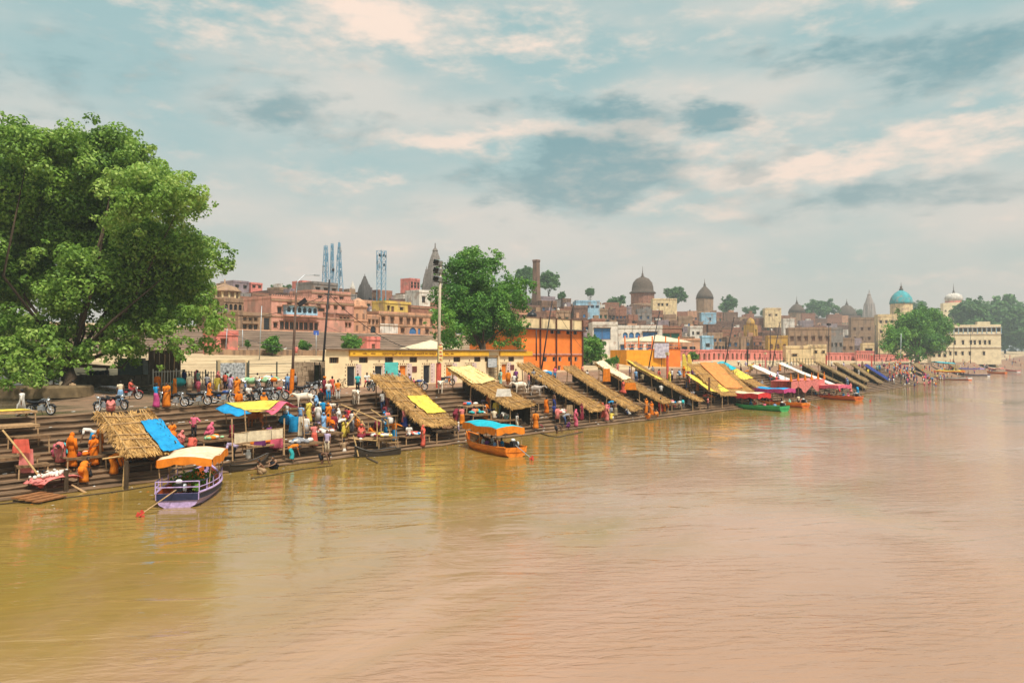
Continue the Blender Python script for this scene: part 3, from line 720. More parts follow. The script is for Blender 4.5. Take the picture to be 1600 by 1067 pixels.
# --- the tall orange building with its cream parapet and brown pipes
def orange_building():
    Y = 75.0; a = aty(815, 500, Y); b = aty(910, 500, Y); zt = 13.2; z0 = 4.2; W_ = b.x - a.x; H = zt - z0; dp = 11
    root = thing('orange_building', 'tall windowless orange building with cream parapet and brown drainpipes', 'building', (a.x, Y, z0))
    X = lambda px: aty(px, 540, Y).x - a.x
    holes = []
    for px in (852, 866, 875, 890, 900): x = X(px); holes.append((x - .45, x + .45, 2.0, 2.75))
    for px in (863, 873, 888, 899): x = X(px); holes.append((x - .55, x + .55, 6.5, 7.15))
    for px in (874, 893): x = X(px); holes.append((x - .4, x + .4, .3, 1.3))
    mb = MB(); wall(mb, 0, W_, -1, H - 1.95, holes, .3)
    h2 = H - 1.95
    mb.add([(0, 0, -1), (0, dp, -1), (W_, dp, -1), (W_, 0, -1), (0, 0, h2), (0, dp, h2), (W_, dp, h2), (W_, 0, h2)], [(0, 4, 5, 1), (1, 5, 6, 2), (2, 6, 7, 3)])
    mb.build('wall', PL['orange'], root)
    MB().box2((-.5, -.7, h2 + .002), (W_ + .6, dp, h2 + .22)).build('ledge', mat('dark_ledge', (.07, .05, .045), .8, .3, 2), root)
    MB().box2((.05, 0, h2 + .224), (W_ - .05, .25, H - .1)).build('parapet', PL['cream'], root)
    MB().box2((.05, .26, h2 + .224), (.3, dp, H - .1)).build('parapet', PL['cream'], root)
    MB().box2((0, -.05, H - .098), (W_, .3, H + .05)).build('coping', PL['brown'], root)
    MB().box2((-.1, -.16, 3.05), (W_ + .1, -.002, 3.3)).build('string_course', PL['pink'], root)
    pp = mat('brown_pipe', (.10, .035, .02), .6, .3, 3)
    for px in (843, 868, 891, 909): MB().tube([(X(px), -.22, -.6), (X(px), -.22, H)], .13, 7).build('drainpipe', pp, root)
    for h in holes:
        f = MB(); b_ = .06
        f.box2((h[0], .1, h[2]), (h[0] + b_, .2, h[3])); f.box2((h[1] - b_, .1, h[2]), (h[1], .2, h[3])); f.box2((h[0] + b_, .1, h[3] - b_), (h[1] - b_, .2, h[3]))
        d = f.build('window', PL['white'], root); MB().box2((h[0] + b_, .2, h[2]), (h[1] - b_, .26, h[3] - b_)).build('pane', GLASSD, d)
    t = thing('water_tank', 'black ribbed water tank on a roof beside the leafy shade tree', 'tank', tuple(aty(831, 497, 90) + Vector((0, 0, -.3))))
    MB().lathe([(.9, 0), (.98, .25), (.92, .5), (.98, .75), (.92, 1.0), (.7, 1.3), (.3, 1.45), (.28, 1.6)], n=14).build('drum', BLACKP, t, True)
    MB().box2((-1.1, -1.1, -4), (1.1, 1.1, -.01)).build('stand', PL['white'], t)
orange_building()

# --- the stepped embankment and the pink palace above it
def embankment():
    root = thing('embankment_steps', None, None); root['kind'] = 'structure'
    EM = mat('grey_step_stone', (.42, .325, .26), .9, .4, .6, .3, c2=(.62, .49, .39), stretch=(.3, 4, 4), detail=6)
    for k in range(11):
        z1 = 7.5 + (k + 1) * .39; y = 120 + k * .8
        MB().box2((30, y, z1 - 1.2), (250, y + (.9 if k < 10 else 4.0), z1 - .1)).build('step', EM, root); MB().box2((30, y - .16, z1 - .098), (250, y + (.8 if k < 10 else 4.0), z1)).build('nosing', EM, root)
    MB().box2((30, 131.2, 11.8), (250, 131.5, 12.1)).build('coping', PL['peach'], root)
embankment()
def palace():
    Y = 132.5; Z = 11.7
    r, W_, H = house('pink_palace', 'pink two-storey palace front with an arched balcony and a teal gateway', 424, 553, 470, 523, Y, 'pink',
        [(.22, [.12, .175, .23, .285, .34, .395, .46, .52], .9, 1.5, 'win', 'dark'), (.84, [.2, .3, .4, .55, .66, .76, .86], .8, .7, 'win', 'brown'), (.22, [.045], .8, .9, 'win', 'dark'), (.66, [.09], .9, 1.2, 'win', 'dark'), (.30, [.90, .945], .55, .9, 'win', 'brown'),
         (.19, [.70], 2.4, 3.3, 'arch', 'teal'), (.5, [.83, .88, .925], .6, .6, 'win', 'dark'), (.74, [.58], 1.5, .5, 'win', 'dark')], 10, bands=((.93, .35), (.46, .2)), zb=Z)
    # arched balcony
    x0, x1 = .135 * W_, .50 * W_; zb = .54 * H; bh = .27 * H
    b = MB(); holes = []; n = 6; wd = (x1 - x0) / n
    for i in range(n): holes.append((x0 + (i + .14) * wd, x0 + (i + .86) * wd, zb + .45, zb + bh - .3))
    wall(b, x0, x1, zb, zb + bh, holes, .25, y=-1.0)
    b.add([(x0, -1, zb), (x0, 0, zb), (x1, 0, zb), (x1, -1, zb), (x0, -1, zb + bh), (x0, 0, zb + bh), (x1, 0, zb + bh), (x1, -1, zb + bh)], [(0, 4, 5, 1), (2, 6, 7, 3), (4, 7, 6, 5), (0, 1, 2, 3)])
    bo = b.build('balcony', PL['skyblue'], r)
    MB().box2((x0 - .3, -1.5, zb + bh), (x1 + .3, 0, zb + bh + .15)).build('balcony_eave', PL['tan'], r)
    MB().box2((x0 - .2, -1.25, zb - .35), (x1 + .2, -.002, zb - .002)).build('balcony_base', PL['pink'], r)
    for h in holes:
        f, p = window_mesh(h[1] - h[0], h[3] - h[2], 'arch')
        a = put('balcony_arch', f, PL['skyblue'], bo, loc=((h[0] + h[1]) / 2, -1, h[2])); recolor(a, PL['skyblue'])
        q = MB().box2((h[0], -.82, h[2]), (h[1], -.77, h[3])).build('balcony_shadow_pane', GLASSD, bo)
    mb = MB()
    for i in range(40): mb.box2((W_ * i / 40 + .1, -.1, H + .5), (W_ * i / 40 + .35, .1, H + .75))
    mb.build('merlons', PL['pink'], r)['kind'] = 'stuff'
    for f0, f1 in ((.60, .74), (.76, .98)):
        q = MB().box2((W_ * f0, -.35, H * .615), (W_ * f1, -.002, H * .655)).build('brackets', PL['darkbrick'], r)
    # set-back upper storey
    house('palace_upper_storey', 'set-back pink upper storey with weeds on its roof above the teal gateway', 487, 548, 458, 478, Y + 6, 'pink', [(.5, [.2, .75], .9, 1.3, 'win', 'dark'), (.5, [.42, .6], .8, .8, 'win', 'brown')], 8, bands=((.9, .25),))
    # octagonal corner tower
    p = aty(564, 500, Y); R_ = 2.0; t = thing('octagonal_tower', 'peach octagonal tower with a shallow dome at the corner of the pink palace', 'tower', (p.x, Y + 1, Z))
    zt = aty(564, 466, Y).z - Z
    MB().lathe([(R_ * 1.1, -1), (R_ * 1.1, .35 * zt), (R_ * 1.18, .36 * zt), (R_ * 1.18, .39 * zt), (R_, .4 * zt), (R_, .74 * zt), (R_ * 1.14, .75 * zt), (R_ * 1.14, .79 * zt), (R_ * .95, .8 * zt), (R_ * .7, .93 * zt), (R_ * .2, zt), (.05, zt + .1)], n=8, rot0=PI / 8).build('shaft', PL['peach'], t)
    for q in range(8):
        a = -PI / 2 + q * PI / 4
        if math.sin(a) > .3: continue
        for zf in (.5, .18):
            d = R_ * (.93 if zf == .5 else 1.025)
            o = MB().box((0, 0, 0), (.5, .12, 1.1)).build('niche', PL['brown'], t, loc=(math.cos(a) * d, math.sin(a) * d, zf * zt)); o.rotation_euler = (0, 0, a + PI / 2)
    house('gate_house', 'small peach gatehouse with a dark archway between tower and long peach block', 573, 593, 495, 530, Y, 'peach', [(.25, [.5], 1.5, 2.0, 'arch', 'dark'), (.72, [.2, .5, .8], .5, .9, 'win', 'brown')], 6, zb=Z, bands=((.5, .15),))
    house('peach_block', 'long peach two-storey block with a row of brown windows and a whitewashed ground floor', 592, 694, 492, 532, Y, 'peach',
        [(.70, [.06, .19, .32, .43, .52, .62, .80], 1.0, 1.4, 'win', 'brown'), (.22, [.07, .19], .9, 1.7, 'door', 'dark'), (.25, [.34, .72], 1.0, 1.0, 'win', 'brown'), (.24, [.5], 2.2, 1.6, 'arch', 'blue'), (.2, [.6], .8, 1.7, 'door', 'blue')], 9, zb=Z, bands=((.93, .3), (.44, .18)))
    MB().box2((.35, -.03, .05), (5.6, -.002, 2.6)).build('whitewash', PL['white'], bpy.data.objects['peach_block'])
    house('tan_house', 'tan house with small square windows at the end of the pink palace', 372, 424, 492, 523, Y, 'tan', [(.75, [.2, .36, .52], .6, .6, 'win', 'dark'), (.28, [.2, .36, .52], .75, .95, 'win', 'dark'), (.3, [.86], 1.3, 3.0, 'door', 'dark')], 8, zb=Z, bands=((.95, .2),))
    house('cream_hall', 'pale ochre hall with a colonnaded roof pavilion behind the tan house', 350, 386, 470, 520, Y + 14, 'tan', [(.8, 5, .8, 1.2, 'arch', 'dark'), (.45, 4, .8, 1.1, 'win', 'brown')], 10, bands=((.62, .3), (.95, .3)))
    c = aty(367, 470, Y + 14); t = thing('roof_pavilion', 'round stone roof pavilion with a shallow dome and finial on the pale ochre hall', 'pavilion', (c.x, Y + 18, c.z + .3))
    MB().lathe([(3.4, 0), (3.4, .3), (2.9, .35), (2.9, 1.6), (3.5, 1.7), (3.3, 2.0), (2.5, 2.7), (1.0, 3.2), (.2, 3.5), (.1, 4.5)], n=14).build('dome', PL['tan'], t, True)
    for i in range(14):
        a = 2 * PI * i / 14; MB().box((math.cos(a) * 2.9, math.sin(a) * 2.9, .95), (.35, .35, 1.2)).build('column', PL['cream'], t)
    house('lower_pavilion', 'flat bright pink pavilion on the sand at the foot of the stepped embankment', 338, 372, 521, 549, 112, 'rose', [(.45, [.35], 1.0, 1.3, 'win', 'brown')], 4, bands=((.9, .2),))
    house('pink_kiosk', 'little pink kiosk with a white slab roof at the foot of the embankment', 573, 594, 530, 552, 110, 'rose', [(.42, [.5], .8, 1.6, 'door', 'brown')], 4, zb=7.3, bands=((.94, .3),))
palace()

# --- named buildings along the bank, far to near
NB = [
 ('yellow_roof_room', 'small yellow room with a brown door on the roof of the peach block', 602, 642, 474, 492, 142, 'yellow', [(.4, [.28], .9, 1.8, 'door', 'brown'), (.55, [.12], .7, 1.0, 'win', 'brown'), (.55, [.62], .9, .5, 'win', 'dark')], 5),
 ('brick_roof_wall', 'raw brick roof enclosure next to the small yellow roof room', 642, 672, 481, 494, 141, 'brick', [], 4),
 ('white_room', 'whitewashed upper room with one dark window near the grey temple spire', 655, 672, 456, 480, 165, 'white', [(.5, [.4], 1.3, 1.7, 'win', 'dark')], 6),
 ('pink_hotel', 'bright pink block on the skyline beside the grey temple spire', 641, 656, 437, 452, 235, 'rose', [(.6, 3, 1.0, 1.0, 'win', 'dark'), (.25, 3, 1.0, 1.0, 'win', 'dark')], 6),
 ('rose_roof_block', 'small rose-pink block on the skyline beside the telecom masts', 472, 486, 441, 453, 230, 'rose', [(.5, [.5], 1.2, 1.4, 'win', 'brown')], 6),
 ('rose_roof_block', 'low rose-pink block on the skyline beside a violet-grey one', 392, 410, 444, 452, 240, 'rose', [(.5, 2, 1.0, .7, 'win', 'brown')], 6),
 ('violet_block', 'violet-grey concrete block on the skyline above the ochre hall', 364, 389, 441, 455, 238, 'mauve', [(.5, 2, 1.2, 1.0, 'win', 'dark')], 8),
 ('dark_terrace_block', 'sooty block with a concrete roof tank below the telecom masts', 490, 528, 444, 464, 170, 'grey', [(.5, 3, 1.2, 1.2, 'win', 'dark')], 8),
 ('blue_white_house', 'white and blue riverside house with a large turquoise shutter', 926, 966, 507, 546, 112, 'white', [(.62, [.38], 4.4, 2.9, 'win', 'blue'), (.62, [.82], 1.6, 1.6, 'arch', 'blue')], 9),
 ('blue_white_house', 'white house with blue arched windows and a blue lower storey', 966, 1036, 513, 548, 112, 'white', [(.66, [.16, .3, .44], 1.3, 1.5, 'arch', 'blue'), (.66, [.72], 4.0, 1.8, 'win', 'blue'), (.14, [.1, .3, .5, .7], 1.2, 1.3, 'win', 'blue')], 9),
 ('green_awning_shop', 'brick shopfront row with green shutters past the white and blue house', 1030, 1066, 513, 534, 118, 'brick', [(.42, [.3, .7], 3.4, 1.4, 'win', 'green')], 6),
 ('veranda_house', 'brown house with a deep pillared veranda below the twin domes', 1052, 1094, 532, 562, 108, 'peach', [(.45, [.15, .42, .72], 1.7, 2.6, 'door', 'dark')], 8),
 ('small_white_house', 'small white cube house with one dark window below the pointed dome', 1078, 1098, 512, 530, 128, 'white', [(.5, [.25], .7, 1.3, 'door', 'dark'), (.5, [.65], 1.0, .8, 'win', 'dark')], 6),
 ('sky_blue_room', 'sky blue rooftop room with a small dark blue window', 1096, 1119, 491, 506, 165, 'skyblue', [(.42, [.6], .8, 1.2, 'win', 'blue')], 6),
 ('cream_flat_house', 'cream flat-roofed house between the two brown domes', 1020, 1058, 470, 486, 200, 'cream', [(.5, [.25, .4, .6], 1.0, 1.2, 'win', 'dark')], 8),
 ('flat_cream_villa', 'cream house with a violet parapet standing alone on the skyline', 1195, 1220, 484, 500, 180, 'cream', [(.4, [.3, .7], 1.0, 1.0, 'win', 'brown')], 8),
 ('teal_wall_house', 'blue-green walled house with a round dark window', 1097, 1115, 527, 548, 118, 'skyblue', [(.4, [.5], 1.2, 1.0, 'win', 'dark')], 6),
 ('white_cube_house', 'whitewashed tall house at the foot of the ribbed domes', 1224, 1241, 500, 524, 150, 'white', [(.3, [.3], .8, 1.2, 'door', 'dark')], 7),
 ('ochre_house', 'ochre house with arched niches behind the small cream pump house', 1200, 1230, 527, 556, 112, 'mustard', [(.5, 3, 1.1, 1.9, 'arch', 'brown')], 7),
 ('pump_house', 'plain cream two-level house with small dark windows behind the white awnings', 1228, 1266, 543, 574, 84, 'cream', [(.62, [.35], 1.3, .55, 'win', 'dark')], 6),
 ('pump_house_wing', 'cream wing with paired small windows joined to the plain cream house', 1262, 1290, 541, 577, 82, 'cream', [(.75, [.45, .85], .7, .7, 'win', 'dark'), (.25, [.4], .7, 1.4, 'door', 'dark')], 6),
 ('brown_long_house', 'long weathered brown house with pale door frames behind the cream pump house', 1232, 1296, 516, 545, 118, 'tan', [(.5, 6, 1.4, 1.9, 'win', 'brown')], 8),
 ('slate_house', 'slate grey house with a dark upper storey among brown houses', 1296, 1316, 514, 556, 116, 'grey', [(.4, 3, 1.0, 1.8, 'win', 'dark')], 7),
 ('ochre_brick_house', 'ochre brick house beside the slate grey house', 1314, 1334, 530, 558, 114, 'tan', [(.5, 2, 1.2, 1.4, 'win', 'brown')], 7),
 ('white_porch_house', 'house with a white porch and dark lintel near the riverside tree', 1348, 1366, 538, 556, 100, 'cream', [(.5, [.5], 3.0, 1.3, 'win', 'dark')], 6),
 ('sandstone_block', 'wide sandstone block under the white pinnacled spire', 1330, 1372, 500, 540, 140, 'tan', [(.6, 4, 1.4, 1.8, 'win', 'brown'), (.25, 4, 1.4, 1.8, 'win', 'brown')], 10),
 ('dome_temple_hall', 'cream hall with a row of dark openings under the turquoise dome', 1372, 1420, 496, 540, 120, 'cream', [(.78, 6, 1.3, 1.5, 'win', 'dark'), (.45, 5, 1.3, 1.5, 'win', 'dark')], 12),
 ('onion_temple_hall', 'cream tower hall carrying the white onion dome', 1474, 1504, 478, 540, 132, 'ivory', [(.82, 5, 1.5, 1.6, 'arch', 'brown'), (.55, 4, 1.6, 2.0, 'win', 'dark')], 12),
 ('dharamshala', 'yellow three-storey riverside house with white-framed parapet openings and outside stair', 1476, 1553, 515, 560, 74, 'ivory', [(.88, 12, 1.6, 1.7, 'win', 'dark'), (.50, [.08, .18, .33, .47, .54, .63, .72, .8], .9, 1.8, 'win', 'dark'), (.17, [.1, .2, .32, .45, .7], .9, 1.6, 'win', 'dark')], 14),
 ('dharamshala_wing', 'lower yellow wing with small windows beside the three-storey riverside house', 1455, 1478, 538, 560, 72, 'ivory', [(.62, 3, 1.0, 1.2, 'win', 'dark'), (.22, 3, 1.0, 1.2, 'win', 'dark')], 8),
 ('pale_blue_hall', 'long hall with a pale blue tin roof on the skyline', 900, 938, 473, 486, 190, 'skyblue', [(.4, 5, 1.2, .8, 'win', 'blue')], 12),
]
for q in NB: house(q[0], q[1], *q[2:8], q[8], q[9], bands=((.95, .2),), sub=.4 if q[0] in ('sky_blue_room', 'teal_wall_house', 'yellow_roof_room') else None)
dh = bpy.data.objects['dharamshala']
for zf, hh in ((.775, .25), (.985, .3), (.36, .2)):
    wm = dh.children[0].data; W0 = max(v.co.x for v in wm.vertices); H0 = max(v.co.z for v in wm.vertices)
    MB().box2((-.2, -.3, H0 * zf), (W0 + .2, -.002, H0 * zf + hh)).build('white_ledge', PL['white'], dh)
for k in range(13): MB().box2((W0 * k / 12 - .12, -.2, H0 * .79), (W0 * k / 12 + .12, -.003, H0 * .98)).build('blue_pilaster', PL['skyblue'], dh)
MB().box2((W0 * .62, 4, H0 + .01), (W0 * .85, 8, H0 + 2.6)).build('roof_room', PL['ivory'], dh)
# outside stair of the yellow riverside house
def outside_stair():
    y = 73; a = aty(1530, 557, y); b = aty(1548, 532, y)
    t = thing('outside_stair', 'sloping cream staircase climbing the corner of the yellow riverside house', 'stairs', a)
    d = b - a; n = 14
    for i in range(n): MB().box2((d.x * i / n, -1.6, -2), (d.x * (i + 1) / n - .002, -.05, d.z * (i + 1) / n)).build('stair_tread', PL['cream'], t)
    MB().tube([(0, -1.62, .9), (d.x, -1.62, d.z + .9)], .12, 5).build('handrail', PL['cream'], t)
outside_stair()
# long pink wall with niches in several lengths
for i, (l, r, yt, yb, Y, lab) in enumerate([
    (1046, 1112, 546, 568, 88, 'pink painted wall with arched niches beside the orange temple platform'),
    (1112, 1168, 546, 567, 90, 'pink painted wall with a white coping behind the leaning pole'),
    (1166, 1230, 547, 566, 90, 'pink painted wall running up to the cream pump house'),
    (1288, 1342, 551, 568, 88, 'pink painted wall beyond the cream pump house'),
    (1338, 1366, 548, 566, 86, 'taller pink block ending the painted wall'),
    (1366, 1420, 554, 570, 84, 'low faded pink wall under the riverside tree')]):
    house('pink_wall', lab, l, r, yt, yb, Y, 'rose', [(.5, 8, 1.3, 1.7, 'arch', 'brown')], .6, bands=((.9, .25),), group='pink walls along the terrace', cat='wall', parapet=0)

# --- filler houses climbing the hill
def landmarks(px):
    for lim, s in ((430, 'above the tan house'), (500, 'above the pink palace'), (560, 'by the telecom masts'), (610, 'by the lattice mast'), (700, 'by the grey spire'), (850, 'by the brick chimney'),
                   (940, 'by the blue hall'), (1030, 'by the brick dome'), (1100, 'by the pointed dome'), (1170, 'by the round tree'), (1240, 'by the mustard pavilion'), (1320, 'by the ribbed domes'), (1400, 'by the white spire')):
        if px < lim: return s
    return 'at the far end of the town'
def fillers():
    rnd = random.Random(77); sky_y = [(340, 452), (420, 456), (480, 452), (560, 458), (640, 462), (700, 452), (860, 466), (880, 470), (1000, 476), (1080, 486), (1200, 494), (1300, 496), (1400, 500)]
    cols = ['brick', 'darkbrick', 'tan', 'brick', 'brown', 'peach', 'darkbrick', 'darkbrick', 'grey', 'brick', 'brown', 'white', 'mauve', 'brick', 'tan']
    words_ = dict(brick='brick', darkbrick='sooty brick', tan='tan', brown='brown', peach='peach', grey='grey', cream='cream', white='white', mauve='mauve')
    for row, (Y, f) in enumerate([(220, 0.0), (190, .2), (165, .42), (146, .62), (128, .80)]):
        px = 338 + rnd.uniform(0, 12)
        while px < 1390:
            w_ = rnd.uniform(12, 30) * (1 if px < 900 else .8)
            top = interp(px, sky_y); bot = 522 if px < 700 else (540 if px > 900 else 520)
            yt = lerp(top, bot, f) + rnd.uniform(-3, 7); l, r = px, px + w_
            px += w_ * rnd.uniform(.82, 1.2)
            if 424 < (l + r) / 2 < 700 and row >= 3: continue
            if 690 < l < 800 and row > 0: continue
            if 820 < l < 905 and row > 2: continue
            if row == 4 and l < 905: continue
            c = rnd.choice(cols); n = rnd.randint(1, 4); st = rnd.choice(['win', 'win', 'door', 'arch'])
            zf = rnd.uniform(.55, .72); rows = [(zf, n, 1.0, 1.4, st if st != 'door' else 'win', rnd.choice(['dark', 'brown', 'dark', 'blue', 'green']))]
            H_ = (14 + 4 * (4 - row)) if row else 20
            if rnd.random() < .6: rows.append((zf - .3, rnd.randint(1, 3), 1.0, 1.5, rnd.choice(['win', 'arch']), rnd.choice(['dark', 'brown'])))
            num = ('no', 'one', 'two', 'three', 'four')[n]
            ybs = yt + (30 if row < 3 else 24)
            room = rnd.random() < .28
            lab = f'{words_[c]} house with {num} top {"window" if n == 1 else "windows"}{" and roof room" if room else ""} {landmarks((l + r) / 2)}, ' + ['skyline', 'high up', 'halfway up', 'low down', 'terrace level'][row]
            root, W_, H = house('hillside_house', lab, l, r, yt, ybs, Y + rnd.uniform(-4, 4), c, rows, rnd.uniform(6, 11), parapet=rnd.choice([.4, .7, 0, .9]), bands=((.93, .2), (.42, .15)) if rnd.random() < .6 else (), group='houses climbing the hill', rz=rnd.uniform(-.06, .06))
            if rnd.random() < .3:
                x = W_ * rnd.uniform(.1, .8); MB().lathe([(.5, 0), (.55, .2), (.5, .5), (.55, .8), (.3, 1.1), (.2, 1.2)], c=(x, rnd.uniform(1, 3), H), n=8).build('roof_tank', BLACKP if rnd.random() < .6 else PL['white'], root)
            if rnd.random() < .35:
                x = W_ * rnd.uniform(.05, .5); MB().box2((x, -.9, H * .52), (x + W_ * .4, -.001, H * .56)).build('balcony_slab', PL[c], root); MB().box2((x, -.9, H * .56 + .002), (x + W_ * .4, -.82, H * .56 + .9)).build('balcony_rail', PL[rnd.choice(['white', 'grey', 'tan', c])], root)
            if rnd.random() < .4: x = W_ * rnd.uniform(.1, .9); MB().tube([(x, -.1, -1), (x, -.1, H)], .07, 5).build('drainpipe', IRON, root)
            if room:
                x = W_ * rnd.uniform(.2, .6); ww = min(W_ * .35, 3.2)
                MB().box2((x, 1.5, H + .002), (x + ww, 5, H + 2.0)).build('roof_room', PL[rnd.choice(['brick', 'tan', 'white', 'mauve', 'peach'])], root)
fillers()

# --- temple domes, spires, towers
DOMEM = mat('dark_lichened_brick', (.085, .062, .045), .95, .45, 1.4, .5, c2=(.16, .115, .085), detail=8)
def dome(name, label, px, ytop, Y, scale, prof, mats_split, n=16, cat='temple', niches=0, spire=True, finial=2.5):
    """prof: list of (r, z, material key) with z = 0 at the top of the dome"""
    p = aty(px, ytop, Y); root = thing(name, label, cat, (p.x, Y, p.z - max(0, -prof[-1][1]) * scale))
    base = -prof[-1][1] * scale
    cur = []; last = None; parts = []
    for r, z, k in prof:
        if last is not None and k != last: parts.append((last, cur)); cur = [cur[-1]]
        cur.append((r * scale, base + z * scale)); last = k
    parts.append((last, cur))
    names = {'DOME': 'dome', 'TEAL': 'dome', 'WHITE': 'dome'}
    for k, c in parts:
        m_ = {'DOME': DOMEM, 'TEAL': PL['teal'], 'WHITE': PL['white']}.get(k) or PL[k]
        c = list(reversed(c))
        MB().lathe(c, n=n, rot0=PI / n).build(names.get(k, 'drum'), m_, root, k in names)
    if spire:
        s = scale
        MB().lathe([(.16 * s, base - .05 * s), (.2 * s, base + .05 * s), (.08 * s, base + .16 * s), (.12 * s, base + .26 * s), (.05 * s, base + .36 * s), (.03 * s, base + finial * s * .6), (.01 * s, base + finial * s)], n=8).build('finial', DOMEM, root, True)
    if niches:
        rr, z0, z1 = prof[-1][0] * scale * .985, base + prof[-2][1] * scale, base
        for i in range(niches):
            a = 2 * PI * i / niches
            o = MB().box((0, 0, 0), (.9, .25, 1.8)).build('niche', DOMEM, root, loc=(math.cos(a) * rr, math.sin(a) * rr, base + (prof[-1][1] + prof[-2][1]) / 2 * scale)); o.rotation_euler = (0, 0, a + PI / 2)
    return root
s = 250 / 1200
dome('brick_dome_temple', 'tall dark brick temple dome on a round drum with stacked finial', 1004, 433, 228, 6.04,
     [(.22, 0, 'DOME'), (.62, -.18, 'DOME'), (.92, -.55, 'DOME'), (1.03, -1.0, 'DOME'), (1.05, -1.35, 'DOME'), (1.28, -1.5, 'DOME'), (1.26, -1.62, 'DOME'), (1.12, -1.66, 'brick'), (1.12, -2.6, 'brick'), (1.2, -2.65, 'tan'), (1.2, -2.85, 'tan'), (1.14, -2.9, 'brick'), (1.14, -4.4, 'brick')], 0, niches=8, finial=1.05)
dome('pointed_dome_temple', 'smooth pointed brown temple dome over arched brick walls', 1101, 446, 236, 5.33,
     [(.03, 0, 'DOME'), (.35, -.3, 'DOME'), (.75, -.75, 'DOME'), (1.02, -1.25, 'DOME'), (1.14, -1.75, 'DOME'), (1.08, -1.8, 'tan'), (1.06, -3.4, 'tan'), (1.12, -3.5, 'tan'), (1.12, -5, 'tan')], 0, n=8, niches=8, finial=.9)
dome('ribbed_dome_temple', 'brown ribbed temple dome with a slim finial behind the white cube house', 1245, 474, 228, 6.63,
     [(.05, 0, 'DOME'), (.5, -.25, 'DOME'), (.95, -.75, 'DOME'), (1.12, -1.2, 'DOME'), (1.05, -1.3, 'tan'), (1.0, -2.6, 'tan'), (1.0, -4, 'tan')], 0, n=10, niches=6, finial=.95)
dome('ribbed_dome_temple', 'small brown dome in front of the long dark grove', 1271, 488, 226, 3.99,
     [(.05, 0, 'DOME'), (.5, -.3, 'DOME'), (1.0, -.8, 'DOME'), (1.15, -1.2, 'DOME'), (1.05, -1.3, 'brown'), (1.0, -3, 'brown')], 0, n=10, niches=6, finial=.6)
dome('ribbed_dome_temple', 'broad brown temple dome with clustered half-domes beside the white pinnacled spire', 1323, 476, 228, 8.09,
     [(.05, 0, 'DOME'), (.5, -.2, 'DOME'), (.9, -.6, 'DOME'), (1.1, -1.1, 'DOME'), (1.15, -1.5, 'DOME'), (1.08, -1.6, 'brown'), (1.08, -2.6, 'brown'), (1.15, -4, 'brown')], 0, n=12, niches=8, finial=.75)
for k, (px, yy) in enumerate(((1311, 492), (1331, 492))):
    dome('side_dome', ['half-size brown dome at the nearer shoulder of the broad clustered dome', 'half-size brown dome at the farther shoulder of the broad clustered dome'][k], px, yy, 224, 2.8, [(.05, 0, 'DOME'), (.6, -.25, 'DOME'), (1.0, -.8, 'DOME'), (1.1, -1.2, 'DOME'), (1.0, -1.25, 'brown'), (1.0, -3, 'brown')], 0, n=10, finial=.4)
dome('turquoise_dome_temple', 'temple tower with a bright turquoise lobed dome and cream arched walls', 1408, 453, 126, 7.2,
     [(.06, 0, 'TEAL'), (.3, -.12, 'TEAL'), (.62, -.35, 'TEAL'), (.88, -.72, 'TEAL'), (.98, -1.1, 'TEAL'), (1.0, -1.3, 'TEAL'), (.94, -1.32, 'cream'), (.94, -2.6, 'cream'), (1.08, -2.65, 'cream'), (1.08, -3.6, 'cream')], 0, n=8, niches=8, finial=.7)
dome('white_onion_dome', 'pale grey onion dome with a tall dark finial beyond the riverside tree', 1490, 458, 138, 7.4,
     [(.12, 0, 'WHITE'), (.5, -.06, 'WHITE'), (.88, -.3, 'WHITE'), (1.02, -.65, 'WHITE'), (.96, -1.0, 'WHITE'), (.98, -1.05, 'rose'), (.98, -1.2, 'rose'), (1.2, -1.25, 'cream'), (1.2, -2.6, 'cream')], 0, n=18, finial=1.2)
def shikhara(label, px, ytop, ybase, Y, wpx, m_, sub=False, name='temple_spire', cat='temple'):
    p = aty(px, ytop, Y); b = aty(px, ybase, Y); H = p.z - b.z; D = (p - O).length; w_ = wpx * D / 1200
    root = thing(name, label, cat, (p.x, Y, b.z))
    prof = [(1, -.35), (1, 0), (.97, .18), (.86, .38), (.66, .58), (.42, .74), (.24, .83), (.28, .85), (.2, .88), (.07, .91), (.04, 1.0)]
    MB().lathe([(w_ * .7 * r, H * z) for r, z in prof], n=8, rot0=PI / 8).build('spire', m_, root)
    for i in range(4):
        a = PI / 4 + i * PI / 2
        MB().lathe([(w_ * .3 * r, H * .55 * z) for r, z in prof], c=(math.cos(a) * w_ * .55, math.sin(a) * w_ * .55, 0), n=8).build('side_spire', m_, root)
    if sub:
        for i in range(8):
            a = i * PI / 4
            MB().lathe([(w_ * .16 * r, H * .35 * z) for r, z in prof], c=(math.cos(a) * w_ * .5, math.sin(a) * w_ * .5, H * .28), n=6).build('pinnacle', m_, root)
GREYST = mat('grey_temple_stone', (.17, .145, .125), .95, .4, 1.5, .5, c2=(.27, .23, .2))
shikhara('tall grey curved temple spire tapering to a needle behind the floodlight mast', 680, 380, 460, 240, 24, GREYST)
shikhara('small dark conical temple spire between the telecom masts and the lattice mast', 570, 428, 462, 200, 13, mat('dark_spire_stone', (.09, .08, .075), .9, .3, 2))
shikhara('pale pinnacled temple spire beside the riverside tree', 1358, 453, 505, 226, 13, mat('pale_pinnacle_stone', (.30, .25, .225), .9, .4, 1.5), True)
shikhara('little whitish spire on the skyline beside the telecom masts', 551, 438, 456, 225, 5, PL['white'])
